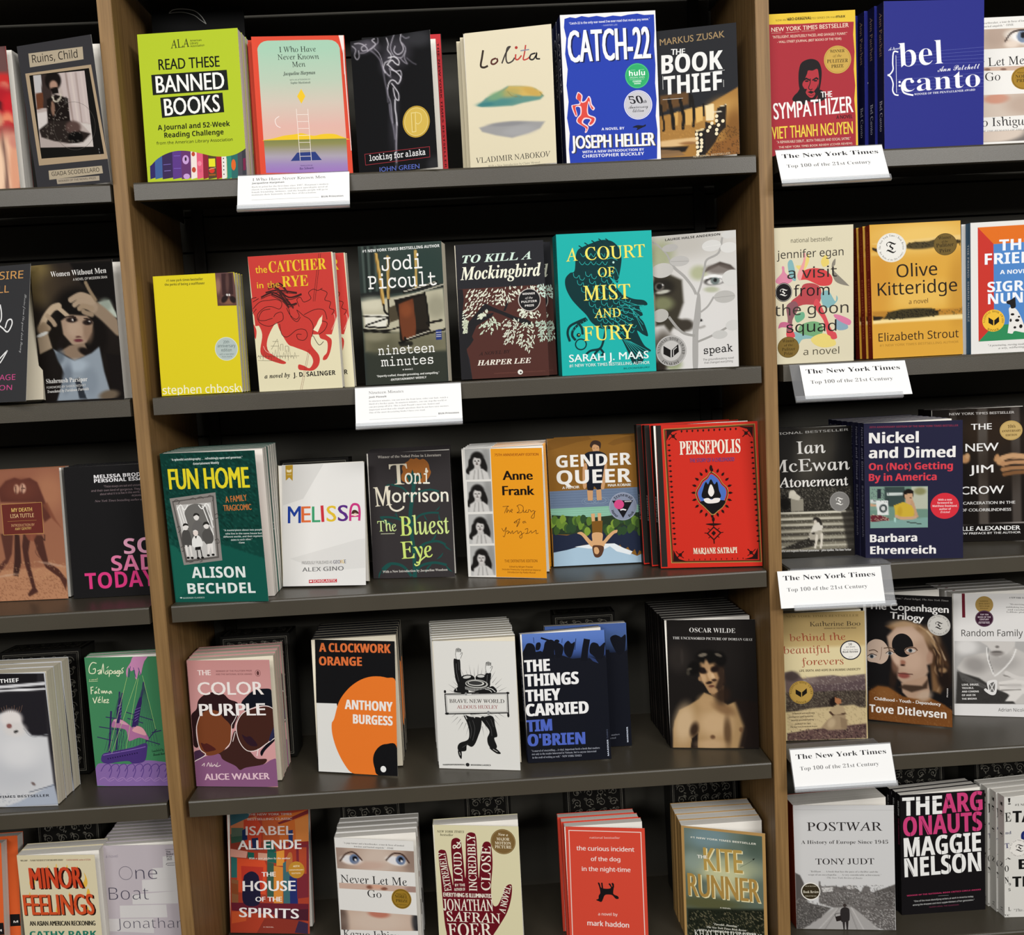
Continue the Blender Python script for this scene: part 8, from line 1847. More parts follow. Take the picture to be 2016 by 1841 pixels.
BOOK(pos=[.074,.057,.901],yaw=-1.85,lean=5.62,size=[133.3,15,207.4],base='14161f',label='black and blue paperback with marching soldiers and bold white title',short='front soldier paperback',copies=0,row=4,spine='141a30',spt=[("TIM O'BRIEN",'b','c8d0e8',.22,.6,.5)],byaw=7,
art=[
('G',[-5,2075,1326,2078,1325,1626,-9,1642],[(0,'5f7fc8'),(.3,'5878c0'),(.7,'3f5a9c'),(1,'1a2238')]),
('P','14161f',[-4,1751,293,1790,398,1712,580,1720,794,1636,940,1646,1046,1586,1189,1524,1320,1681,1337,-7,4,9]),
('P','2c3c6a',[1050,1659,1157,1617,1208,1541,1119,1582]),
('S','11131c',[-1,1733,42,1858,81,1920,154,1916,197,1868,210,1776,197,1704]),
('S','11131c',[212,1813,226,1912,282,1927,298,1881,267,1810]),
('S','11131c',[306,1698,340,1824,373,1931,465,1963,535,1905,511,1797,487,1670]),
('L','11131c',29,[304,1999,464,1936],0),
('E','11131c',558,1931,40,29,-3),
('S','11131c',[520,1896,590,1902,658,1825,615,1682,524,1687]),
('S','11131c',[672,1733,669,1861,737,1930,789,1882,845,1906,820,1780,759,1656]),
('P','11131c',[919,1593,958,1809,992,1953,1091,1930,1056,1768,1028,1587]),
('S','11131c',[1072,1730,1087,1839,1134,1882,1206,1860,1240,1813,1316,1872,1322,1817,1285,1628,1193,1615,1124,1673]),
('L','11131c',9.1,[865,1960,838,1779],0),
('L','11131c',7.2,[648,1972,635,1899],0),
('L','11131c',7.2,[186,2014,191,1923],0),
('T','THE','b','f2f2f2',27,1462,418,1465,192,18.1),
('T','THINGS','b','f2f2f2',24,1230,868,1231,196,18.1),
('T','THEY','b','f2f2f2',18,988,564,988,188,18.1),
('T','CARRIED','b','f2f2f2',11,752,1003,750,196,18.1),
('T','TIM','b','4f66c0',11,502,404,504,188,18.1),
('T',"O'BRIEN",'b','4f66c0',14,270,923,261,192,18.1),
('T','"A marvel of storytelling....A vital, important book—a book that matters','r','a8acb8',60,176,1155,172,31,0),
('T','not only to the reader interested in Vietnam, but to anyone interested','r','a8acb8',64,125,1098,120,31,0),
('T','in the craft of writing as well." —NEW YORK TIMES','r','a8acb8',69,70,859,64,31,0),
('T','MARINER','b','d8e0f0',1299,50,1299,314,22,0),
('T','CLASSICS','n','5a627a',1298,332,1299,478,22,0)])
BOOK(pos=[.309,.082,.901],yaw=-11.72,lean=5.22,size=[141.2,14,209.5],base='191615',label='black paperback with painted bare-chested young man in leaf crown',short='dark leaf-crown paperback',copies=8,row=4,cdx=-1,byaw=0,
art=[
('Z',[-1,2113,1407,2077,1416,9,1,-9],90,130,['1b1817','1a1614'],[('e','2c2724',170,1471,177,221,0,1.2,.9),('e','3a3430',231,1491,24,121,0,1,.5),('e','211d1b',1103,1670,315,523,0,1.3,.7),('p','a8885e',28,1,[37,-8,48,296,76,438,162,621,324,703,485,805,568,906,762,827,935,707,1074,768,1184,548,1234,267,1167,6]),('e','cdb08a',234,399,158,302,-8,1.1,.9),('e','c9a981',709,403,256,221,0,1.2,.9),('e','b8966c',602,745,138,121,-20,1.1,.8),('p','1f1714',80,.95,[1036,808,1443,750,1420,9,1089,5,1178,367]),('e','5a422c',921,264,59,241,0,1.2,.9),('e','2a1c14',390,299,67,121,-15,1.1,.9),('p','1c1512',20,.95,[345,157,447,239,439,-3,320,-5]),('e','6a4c34',682,181,39,36,0,.9,1),('e','6a4c34',1137,307,32,40,0,.9,.8),('e','7a5a3c',874,646,177,80,-25,1.2,.8),('e','c7a680',659,60,217,80,0,1.2,.7),('p','8a6a4a',20,1,[557,1068,685,866,877,747,886,1028]),('e','2a1d16',862,867,118,141,-20,1.1,.9),('p','a8845e',18,1,[485,1269,505,1390,666,1490,821,1430,894,1269,888,1088,825,947,725,883,647,907,572,1047]),('p','2a1e18',52,.92,[740,1370,897,1369,917,1068,804,907,748,987,812,1148]),('e','c9a57c',657,1229,35,121,12,.9,1),('e','c4a078',560,1148,51,80,10,1,.9),('e','d2b088',718,1164,28,68,16,.8,1),('e','1f1512',550,1269,83,52,-15,.7,1),('e','1f1512',748,1289,67,52,10,.8,1),('e','2a1a15',652,1068,51,24,10,.7,1),('e','5f3a2e',689,1011,47,20,6,.8,1),('e','3a261c',736,1112,39,24,0,.9,1),('e','9c7a58',508,1132,28,36,0,.8,1),('e','b08c66',727,943,51,32,20,1,.8),('e','0f0d0c',650,1490,197,113,0,.6,1),('e','0f0d0c',423,1309,98,121,-30,.7,1),('e','0f0d0c',841,1450,98,121,0,.7,1),('e','b08c66',625,1346,35,93,8,.9,1),('e','6f665a',564,1521,71,28,10,.6,1),('e','5a5248',814,1520,59,24,-20,.6,1),('e','4a443c',343,1289,43,20,20,.7,1),('e','3a352e',321,1229,28,40,0,.8,1)]),
('T','OSCAR WILDE','r','e2e0dc',363,1895,1094,1878,72,0),
('T','THE UNCENSORED PICTURE OF DORIAN GRAY','r','dcdad6',93,1783,1366,1748,40,0)])
BOOK(pos=[.499,.079,.901],yaw=-5.73,lean=2.7,size=[131.9,19,211.2],base='cdb98a',label='sand coloured paperback with crouching figure below red lowercase title',short='sand crouching-figure paperback',copies=0,row=4,byaw=0,
art=[
('Z',[-11,2122,1335,2101,1303,7,12,-7],80,120,['c0a46c','d8c898'],[('p','e0d3a8',80,.9,[-14,1543,1320,1538,1305,1010,10,1052]),('p','6a5a58',32,1,[12,1134,132,1150,229,1086,307,1022,546,1055,784,1068,941,1042,1307,1071,1307,724,20,764]),('e','4a3e3c',129,1068,119,82,-2,.9,1),('p','5a4a4c',24,1,[263,900,541,912,898,921,1305,989,1303,724,259,757]),('e','8a7a74',425,997,119,49,-2,.8,.7),('n','a89c94',.5,.85,3,[309,1083,1307,1071,1300,806,300,797]),('p','4a4038',28,1,[22,805,1305,806,1302,520,11,477]),('n','7d7462',.6,.8,4,[22,805,1305,806,1302,520,11,477]),('n','1f1a18',.6,.82,5,[22,805,1305,806,1300,479,11,477]),('p','c8b48a',32,1,[30,456,411,526,1105,567,1300,479,1301,151,41,167]),('n','8a7a58',.4,.85,6,[32,517,1302,540,1301,151,41,167]),('p','5f4844',28,1,[24,126,400,177,1304,253,1303,7,16,-7]),('n','2a1e20',.7,.78,7,[25,168,1304,233,1303,7,16,-7]),('n','a8907a',.5,.85,8,[25,168,1303,212,1303,7,16,-7]),('e','1f1614',791,628,67,90,-22,.4,1),('p','a8704c',12,1,[812,699,910,665,913,603,848,575,810,617]),('p','b09a78',16,1,[728,517,849,585,946,531,982,407,882,369,725,435]),('l','4a3428',16,12,1,[726,455,804,391,963,428]),('p','a08a6c',16,1,[683,333,804,412,962,407,997,242,975,161,678,159,580,213]),('p','8a745a',20,.9,[882,369,1000,324,985,171,897,183]),('e','c0aa88',740,270,59,82,-22,.9,.8)]),
('T','NEW YORK TIMES BESTSELLER','r','8a7448',61,2040,1225,2020,37,0),
('T','Katherine Boo','s','3a3026',440,1884,1248,1870,73,0),
('T','WINNER OF THE PULITZER PRIZE','b','5a4c34',668,1833,1180,1823,20,0),
('T','behind the','s','a04c34',104,1651,1007,1641,114,0),
('T','beautiful','s','a04c34',-2,1445,755,1440,122,0),
('T','forevers','s','a04c34',294,1247,963,1241,118,0),
('T','LIFE, DEATH, AND HOPE IN A MUMBAI UNDERCITY','b','4a3e2a',251,1138,1232,1135,37,0),
('K','award_seal',[('E','b8964a',270,798,194,192,-2),('O','8f7030',6,270,798,184,182),('A','NATIONAL BOOK AWARD','r','4a3814',270,798,149,-100,100,30,0,-2),('A','WINNER','r','4a3814',270,798,181,150,210,30,1,-2),('P','1c1812',[182,852,270,798,267,716,180,776]),('P','1c1812',[284,801,362,866,363,784,282,725])]),
('K','review_seal',[('E','1a1c2c',1081,1471,168,161,-2),('E','efece4',1081,1471,151,143,-2),('T','10','S','1c1c24',1050,1548,1105,1550,37,0),('T','BEST BOOKS','b','3a3a44',1010,1516,1156,1516,16,0),('T','The New York Times','r','3a3a44',963,1469,1200,1467,22,0),('T','Book Review','b','1c1c24',956,1429,1200,1429,31,0),('T','2012','n','3a3a44',1045,1348,1108,1350,16,0)]),
('T','"A book of extraordinary','b','3a2e20',109,437,476,442,24,0),
('T','intelligence [and] humanity ...','b','3a2e20',58,381,482,389,24,0),
('T','beyond groundbreaking."','b','3a2e20',96,326,476,331,24,0),
('T','—JUNOT DÍAZ,','b','3a2e20',144,263,413,267,24,0),
('T','The New York Times Book Review','b','3a2e20',75,216,513,219,20,0)])
BOOK(pos=[.661,.145,.901],yaw=-24.99,lean=4.28,size=[133.1,20,218],base='161415',label='black paperback with woman portrait and cut-out circle eyes',short='black cut-out portrait paperback',copies=1,row=4,byaw=0,
art=[
('Z',[-11,2171,1325,2188,1336,-15,12,18],90,130,'151314',[('p','7a5a3c',64,1,[300,1637,588,1740,852,1688,1031,1502,1150,1336,1267,1039,1265,779,1145,552,1025,586,989,1195]),('e','b89a78',588,1674,225,75,-1,1,.8),('e','3f2a1c',1119,1160,143,440,16,1,.9),('l','8a6a48',15,25,.8,[871,1624,991,1544,1050,1373,1169,1250,1148,1075,1246,908,1186,729]),('l','b89872',11,17,.8,[831,1665,951,1585,1051,1482,1070,1331,1168,1163,1187,990]),('l','a08060',13,21,.7,[1050,1286,1108,1115,1067,938,1166,771,1105,592]),('l','2a1c14',13,21,.9,[990,1413,1089,1245,1088,1027,1147,857]),('e','a98a68',991,1500,123,176,34,1,.7),('e','1f1612',1206,818,102,198,4,.9,1),('e','9a7a58',1187,947,61,44,4,.9,1),('l','d0b898',13,21,.7,[951,1585,1110,1377,1228,1124]),('l','3a261a',17,25,.8,[1051,1503,1169,1206,1167,858]),('p','b89a84',51,1,[320,1461,465,1624,710,1659,890,1494,989,1238,1029,1197,1018,1066,948,1017,967,909,865,705,703,649,560,682,479,764,419,981,359,1198]),('e','cdb09a',627,1479,225,132,4,1.1,.8),('e','cdae98',706,1088,164,198,4,1.1,.7),('p','b4947c',30,1,[540,680,947,842,985,583,944,404,701,384,559,527]),('e','2c1f18',418,804,61,264,-6,1,.9),('p','3a2a20',42,.9,[498,611,581,661,865,661,966,800,945,623,702,538]),('e','a8846e',989,1151,49,110,-6,.9,.8),('e','8a6450',440,982,53,132,4,1.1,.7),('e','9c6a56',563,1035,49,40,4,.9,1),('e','3a2620',563,991,41,18,4,.8,1),('e','8c4a42',582,816,90,48,0,.7,1),('l','4a2420',8,8,.9,[500,843,582,842,714,847]),('e','cdae98',461,1094,53,132,19,.9,1),('p','7a4a22',34,1,[21,507,168,607,333,598,559,461,742,432,984,473,1184,381,1332,285,1340,-15,12,13]),('e','8a5c30',291,483,184,110,-16,1.1,.7),('e','6a3e1c',781,237,409,132,-1,1.2,.6),('e','c0a892',904,489,123,88,34,1,.8),('n','a87c50',.3,.9,3,[21,574,1332,350,1340,-15,12,13])]),
('E','171516',565,1326,168,202,4),
('S','a88a76',[595,1257,667,1306,768,1312,800,1259,747,1201,666,1174,615,1192]),
('E','cabfb6',697,1246,74,33,0),
('E','48525a',687,1247,31,33,4),
('E','141214',687,1247,14,15,4),
('C','3a2620',12.7,[597,1240,656,1294,748,1300,800,1252]),
('S','c8b09e',[2,1298,70,1380,154,1407,257,1380,329,1284,348,1175,317,1062,233,990,129,1005,25,1020,0,1086]),
('E','c8bdb4',78,1109,70,33,10),
('E','48525a',72,1108,31,33,4),
('E','141214',72,1108,14,15,4),
('C','3a2a22',12.7,[5,1104,68,1152,155,1129]),
('E','c8bdb4',359,1180,57,29,4),
('E','48525a',363,1180,27,29,4),
('E','141214',363,1180,12,13,4),
('C','3a2a22',10.6,[297,1172,359,1220,441,1192]),
('C','5a4434',14.9,[27,1199,110,1222,172,1186]),
('C','5a4434',14.9,[266,1258,359,1275,442,1247]),
('C','8a7060',8.5,[235,1279,224,1145,203,1055]),
('T','"...of a terrifying talent." —Parul Sehgal, The New York Times','i','b8b4b0',118,2110,1281,2100,26,0),
('T','The Copenhagen','g','f0eeec',29,1920,1280,1910,119,8.5),
('T','Trilogy','g','f0eeec',372,1773,896,1748,114,8.5),
('T','Childhood — Youth — Dependency','g','efeae4',107,362,1154,348,53,4.2),
('T','Tove Ditlevsen','b','f4f0ea',30,149,1238,141,132,4.2),
('T','PICADOR','b','d8d4d0',1264,501,1269,653,20,0),
('K','review_seal',[('E','cfccc6',1132,1699,176,176,4),('O','8a8886',4.2,1132,1699,164,165),('T','T','k','1a1816',1076,1635,1191,1635,123,4.2),('A','The New York Times Book Review','r','3a3836',1132,1699,136,-100,100,21,0,4),('A','100 Best Books of 2021','r','3a3836',1132,1699,153,120,240,19,1,4)])])
BOOK(pos=[.812,.145,.9],yaw=-15.5,lean=1.56,size=[143.2,20,211.8],base='e4e2e0',label='white paperback with grey photo of a pendant on a bare chest',short='white pendant-photo paperback',copies=3,row=4,cdx=-3,spine='c9c5c0',byaw=0,
art=[
('Z',[10,1295,1434,1304,1429,227,0,202],90,70,['b4b2b0','a8a6a4'],[('e','e2e0de',194,1197,182,134,1,1.1,.9),('p','c8c4c0',43,1,[47,834,172,1017,419,1088,582,1113,966,1186,1246,1035,1425,950,1429,227,330,207,230,612]),('e','8a8683',335,885,182,134,-19,1.2,.7),('e','a29e9b',763,938,242,134,1,1.2,.7),('p','d0ccc8',30,1,[400,1301,967,1309,956,1208,845,1095,723,1026,622,1092,522,1224]),('e','8f8a86',683,1093,101,49,1,.9,1),('e','6a6562',673,1115,85,16,1,.7,1),('e','7a7572',684,1204,32,22,1,.8,1),('p','3a3836',34,1,[46,766,190,724,395,661,639,486,841,402,961,225,20,199]),('p','5a5856',30,.9,[51,789,231,680,517,528,516,461,127,609]),('n','2a2826',.3,.8,4,[46,698,639,486,840,233,20,210]),('l','efedea',11,11,1,[521,1180,540,978,620,733]),('l','efedea',11,11,1,[976,1164,905,985,762,803,640,700]),('l','6a6866',6,6,.7,[538,1180,556,979,624,756]),('p','e2ded9',21,1,[700,600,964,651,1102,632,1425,773,1424,372,1083,408,962,270,800,266,881,380,720,466]),('l','8a8682',11,13,.9,[720,544,1044,552]),('l','8a8682',11,13,.9,[740,455,1043,474]),('l','6a6662',9,13,.8,[782,714,1024,664]),('e','c8c4c0',943,539,162,40,1,1,.8),('l','d8d4d0',34,17,1,[823,760,1004,674,1245,657])]),
('S','e8e6e4',[517,573,558,619,660,633,680,577,658,397,577,372,475,448,496,483,537,461]),
('S','6a6866',[562,563,639,588,634,441,577,429,549,507]),
('L','e8e6e4',12.8,[558,574,638,419],0),
('L','e8e6e4',12.8,[639,588,557,417],0),
('P','6a1f2c',[133,2132,182,2132,187,1704,137,1703]),
('T','A NEW YORK TIMES BESTSELLER','I','2a2826',870,2037,1369,2026,27,0),
('T','"Mesmerizing . . . That is, an','r','5a5856',874,1926,1369,1916,25,0),
('T','unblinking look into the lives','r','5a5856',825,1877,1378,1868,25,0),
('T','and careful, ambitious','r','5a5856',849,1833,1368,1824,25,0),
('T','LeBlanc plainly does that','r','5a5856',833,1793,1378,1784,25,0),
('T','Random Family','n','3a3836',124,1380,1084,1392,112,0),
('T','LOVE, DRUGS,','b','efedea',123,519,394,530,34,0),
('T','TROUBLE,','b','efedea',122,462,311,471,31,0),
('T','AND COMING','b','efedea',121,401,389,412,31,0),
('T','OF AGE IN','b','efedea',121,338,335,348,31,0),
('T','THE BRONX','b','efedea',120,274,359,285,31,0),
('T','Adrian Nicole LeBlanc','n','4a4846',693,87,1393,99,58,0),
('K','award_seal',[('E','a88a4e',486,1927,141,146,1),('T','NATIONAL','S','4a3614',415,1977,551,1978,20,0),('T','BOOK CRITICS','S','4a3614',401,1933,571,1934,20,0),('T','CIRCLE AWARD','S','4a3614',401,1893,567,1891,20,0),('T','FINALIST','S','4a3614',421,1853,546,1851,20,0)]),
('K','review_seal',[('E','3a1c30',484,1688,143,141,1),('O','8a6a80',4.3,484,1688,133,130),('T','TOP TEN','b','e0d0da',420,1746,550,1747,22,0),('T','BOOK OF THE','b','e0d0da',383,1701,586,1703,25,0),('T','CENTURY','b','e0d0da',413,1661,557,1662,25,0),('L','e0d0da',4.3,[398,1634,569,1636],0),('T','NEW YORK TIMES','b','e0d0da',394,1603,569,1604,20,0)])])
BOOK(pos=[-.878,.039,.595],yaw=1.45,lean=8.87,size=[103.1,22,226.3],base='d9602e',label='orange and black paperback mostly outside the left frame edge',short='orange and black paperback',copies=1,row=5,cdx=16,byaw=1.45,
art=[
('P','1a1818',[-20,1055,1022,1007,1031,819,0,845]),
('T','M','b','e8e4e0',918,875,992,874,33,0)])
BOOK(pos=[-.744,.055,.591],yaw=-7.37,lean=.46,size=[128.6,19,214.4],base='ddd2b0',label='cream paperback with flaming red title letters',short='cream flaming-title paperback',copies=1,row=5,byaw=0,
art=[
('S','e8b84a',[161,1682,198,1787,226,1893,265,1752,233,1611,195,1585]),
('S','e8b84a',[1006,1608,1089,1747,1082,1853,1124,1747,1117,1642,1056,1590]),
('S','e8c060',[474,1909,499,1979,501,1909]),
('S','e8c060',[615,1908,642,2004,650,1908]),
('S','e8c060',[792,1924,819,1985,826,1915]),
('S','e8c060',[965,1914,985,1967,993,1906]),
('S','e8b84a',[30,1187,60,1311,85,1205,62,1151]),
('S','e8b84a',[1090,1484,1126,1589,1154,1519,1132,1467]),
('S','e8c060',[130,1470,154,1532,162,1470]),
('S','e8c060',[790,1468,814,1529,820,1468]),
('S','e8b84a',[551,1186,592,1327,617,1221,592,1151]),
('S','e8b84a',[1033,1167,1089,1291,1107,1203]),
('T','MINOR','g','2a1512',208,1572,1073,1586,354,26.5),
('T','MINOR','g','cf4828',184,1586,1040,1600,347,22.9),
('T','FEELINGS','g','2a1512',49,1134,1215,1146,339,22.9),
('T','FEELINGS','g','d5532a',37,1148,1190,1160,336,19.4),
('T','"BRILLIANT . . . TO READ THIS BOOK IS TO BECOME MORE HUMAN."','b','4a4032',48,2041,769,2050,27,0),
('T','—CLAUDIA RANKINE, author of CITIZEN','b','b07060',807,2050,1214,2051,25,0),
('T','AN ASIAN AMERICAN RECKONING','g','26221c',100,968,1190,973,78,7.1),
('T','CATHY PARK','b','2a7a66',83,769,1197,778,106,5.3),
('T','HONG','b','2a7a66',269,573,994,583,106,5.3)])
BOOK(pos=[-.622,.067,.592],yaw=-6.59,lean=2.41,size=[127.3,11,211.2],base='bdb4ba',label='lavender paperback with thin grey title over pale steps',short='lavender thin-title paperback',copies=8,row=5,cdx=0,byaw=0,
art=[
('P','d3d0cf',[1029,1919,1227,1934,1226,1748,1024,1733]),
('P','d3d0cf',[848,1728,1231,1748,1229,1556,843,1543]),
('P','d3d0cf',[659,1534,1234,1555,1230,1349,652,1335]),
('P','d3d0cf',[479,1296,1234,1349,1229,1143,474,1133]),
('P','d3d0cf',[257,1114,1032,1124,1037,913,251,911]),
('P','cfcbcb',[37,896,805,897,795,651,30,692]),
('T','a novel','n','8a8490',85,1910,286,1914,46,0),
('O','4a4656',7,397,1653,109,109),
('T','ne','N','4a4656',558,1550,919,1549,207,0),
('T','Boat','N','4a4656',91,1211,754,1211,204,0),
('T','Jonathan','N','55515e',184,735,1301,735,161,0),
('T','Buckley','N','55515e',292,407,1208,410,161,0),
('T','The','b','2a2830',1091,1979,1164,1982,32,0),
('T','Booker','b','2a2830',1095,1941,1214,1943,32,0),
('T','Prize','b','2a2830',1097,1899,1184,1902,32,0),
('T','2025','b','2a2830',1096,1857,1181,1860,32,0),
('L','2a2830',5.3,[1080,2032,1238,2037],0),
('C','2a2830',7,[1079,1779,1099,1805,1222,1812]),
('L','2a2830',7,[1093,1774,1219,1777],0)])
BOOK(pos=[-.447,.155,.595],yaw=-8.81,lean=11.11,size=[139.9,22,211.1],base='a8402c',label='colourful patchwork-house paperback in the lower left corner of the centre bay',short='patchwork house paperback',copies=0,row=5,byaw=0,
art=[
('P','39606a',[-12,1993,388,2015,293,1883,10,1772]),
('P','c97a52',[10,1783,293,1905,481,1949,433,1817,198,1684,9,1618]),
('P','3a5a4a',[9,1640,221,1684,244,1508,20,1486]),
('P','5a6a5a',[22,1750,245,1750,221,1618,21,1596]),
('P','8a3a2c',[8,1486,291,1531,618,1510,617,1378,20,1376]),
('P','c7452e',[246,1883,481,1905,574,1773,547,1422,243,1465]),
('P','b8562e',[575,1905,995,1971,990,1424,594,1422]),
('P','c9692e',[855,1949,1419,2059,1419,1513,897,1467]),
('P','7a2a2c',[854,1839,1088,1928,1414,2059,1419,1993,1087,1873,877,1807]),
('P','d08040',[1157,1884,1413,1972,1408,1534,1176,1512]),
('P','1f3058',[217,1706,292,1751,314,1553,220,1530]),
('P','1f2f55',[385,1575,502,1586,512,1378,407,1377]),
('P','2a3a6a',[1039,1708,1121,1719,1117,1424,1048,1424]),
('P','1f5a50',[618,1510,758,1532,826,1357,686,1313]),
('P','8a2a2c',[897,1500,1408,1530,1407,1480,909,1445]),
('P','d89a88',[8,1398,313,1355,289,1245,7,1266]),
('P','1f5f52',[313,1344,430,1334,429,1224,312,1246]),
('P','d6a088',[500,1334,663,1324,662,1204,499,1214]),
('P','2a6458',[663,1357,849,1336,824,1161,662,1182]),
('P','e0943a',[826,1357,966,1380,963,1118,824,1117]),
('P','d8502e',[124,1245,615,1203,649,1116,633,637,121,676]),
('P','c03a2c',[194,1113,591,1094,564,680,214,677]),
('P','2f6a66',[14,1266,124,1245,122,916,17,915]),
('P','8a5a3a',[17,893,145,872,143,480,26,500]),
('P','3a5a4a',[662,1182,778,1161,772,595,656,594]),
('P','d98a3a',[777,1117,940,1096,933,488,771,465]),
('P','3f6a70',[940,1162,1080,1250,1168,815,1072,490,945,488]),
('P','26306a',[1054,945,1193,946,1199,491,1061,489]),
('P','7a2a34',[1176,1468,1407,1480,1387,601,1188,577]),
('P','b04a2e',[1221,1425,1360,1430,1355,990,1228,989]),
('P','6a2230',[14,500,1385,493,1378,255,25,370]),
('P','b0402a',[14,370,607,311,745,161,466,28,23,22]),
('P','8a3428',[607,246,1070,295,1368,169,1365,-3,465,-4]),
('P','3a2a44',[1207,210,1372,169,1368,-7,1136,15]),
('P','c7552e',[25,348,282,373,281,199,24,152]),
('P','4a1f2c',[747,378,1380,406,1377,212,838,249]),
('P','8a4a2a',[16,828,133,807,144,632,27,653]),
('S','221f38',[235,895,287,983,380,1023,473,984,519,875,516,484,236,492]),
('S','b8703a',[999,1206,1047,1337,1104,1315,1102,1119,1032,1032,997,1031]),
('T','THE NEW YORK TIMES','g','c8b0a8',327,1958,1102,1967,35,4.5),
('T','BESTSELLING CLASSIC','g','d0b4ac',317,1876,1111,1888,37,4.5),
('T','ISABEL','g','e6d6d0',287,1627,1127,1638,148,9),
('T','ALLENDE','g','f4f0ec',144,1385,1267,1403,153,13.5),
('T','With a new preface by the author','I','f0e4dc',340,1224,1076,1232,31,0),
('T','THE','g','f4f0ee',566,937,808,943,74,9),
('T','HOUSE','g','f4f0ee',228,694,1158,707,166,13.5),
('T','OF THE','g','f4f0ee',451,522,915,527,78,9),
('T','SPIRITS','g','f4f0ee',160,263,1208,249,157,13.5),
('T','A NOVEL','g','d8b8ac',582,94,768,93,17,2.3),
('K','anniversary_seal',[('E','c08a30',1178,1054,144,140,0),('T','40TH','b','f0e0b8',1120,1097,1232,1102,31,0),('T','ANNIVERSARY','b','f0e0b8',1050,1040,1305,1046,20,0),('T','EDITION','b','f0e0b8',1096,984,1249,990,22,0)])])
BOOK(pos=[-.247,.072,.592],yaw=-14.04,lean=1.98,size=[132.5,17,196.7],base='e9e7e3',label='white paperback with blue-eyed face strips in the bottom row',short='white blue-eyes paperback',copies=3,row=5,cdx=0,byaw=0,
art=[
('Z',[0,1801,1325,1802,1320,1448,6,1449],80,26,'b8a090',[('e','d8c6b8',707,1622,314,264,3,1.2,.8),('e','9a8478',38,1675,135,264,3,1.2,.7),('e','8a7468',1282,1652,135,242,3,1.2,.7),('e','efe6de',259,1599,191,79,-5,.5,1),('e','f0e8e0',1017,1627,180,75,-9,.5,1),('e','e8e6e8',270,1610,157,71,-5,.4,1),('e','e8e6e8',1017,1627,148,66,-9,.4,1),('e','6a7c9c',309,1619,85,84,3,.25,1),('e','6a7c9c',1097,1643,81,79,3,.25,1),('e','16161c',319,1628,45,44,3,.3,1),('e','16161c',1098,1653,43,42,3,.3,1),('e','efeef2',331,1607,18,20,3,.8,1),('e','efeef2',1110,1626,18,20,3,.8,1),('l','4a342c',13,13,1,[66,1578,175,1704,311,1729,439,1608]),('l','4a342c',13,13,1,[852,1630,980,1745,1133,1736,1236,1606]),('e','c8a898',568,1527,269,66,3,1.1,.7)]),
('Z',[18,1207,1325,1216,1324,1116,22,1112],60,10,'cdb0a0',[('e','8a5a48',547,1164,58,31,3,.7,1),('e','8a5a48',791,1150,58,26,3,.7,1),('e','d8a890',671,1178,90,35,3,.8,1),('e','a88a80',1256,1162,112,66,3,1,1)]),
('Z',[16,752,1325,736,1325,478,12,390],60,20,'cdb4a2',[('e','5a4840',39,570,112,242,3,1,.9),('e','2a2a2e',1314,609,90,176,3,.9,1),('e','d8c4b4',648,587,494,176,3,1.1,.8),('e','c07a66',678,721,180,66,-1,.7,1)]),
('Z',[14,412,1328,468,1326,415,8,325],40,6,'e9e7e3',[('e','e9e7e3',503,401,22,22,3,.8,1)]),
('T','"A page-turner and a heartbreaker, a tour de force of knotted','r','4a4846',135,1871,1167,1872,26,0),
('T','tension and buried anguish." —TIME','r','4a4846',317,1821,988,1819,26,0),
('T','Never Let Me','s','1c1a1a',55,1213,1184,1221,132,0),
('T','Go','s','1c1a1a',501,992,738,993,123,0),
('T','Kazuo Ishiguro','s','1c1a1a',44,281,1165,303,132,0),
('K','award_seal',[('E','a07c2a',1075,998,168,167,3),('O','5a4416',8.9,1075,998,148,148),('T','Winner of the','r','3a2c0c',991,1065,1159,1071,24,0),('T','NOBEL','r','3a2c0c',965,1007,1182,1007,53,0),('T','PRIZE','r','3a2c0c',979,942,1182,941,48,0),('T','in Literature','i','3a2c0c',990,890,1158,892,24,0)])])
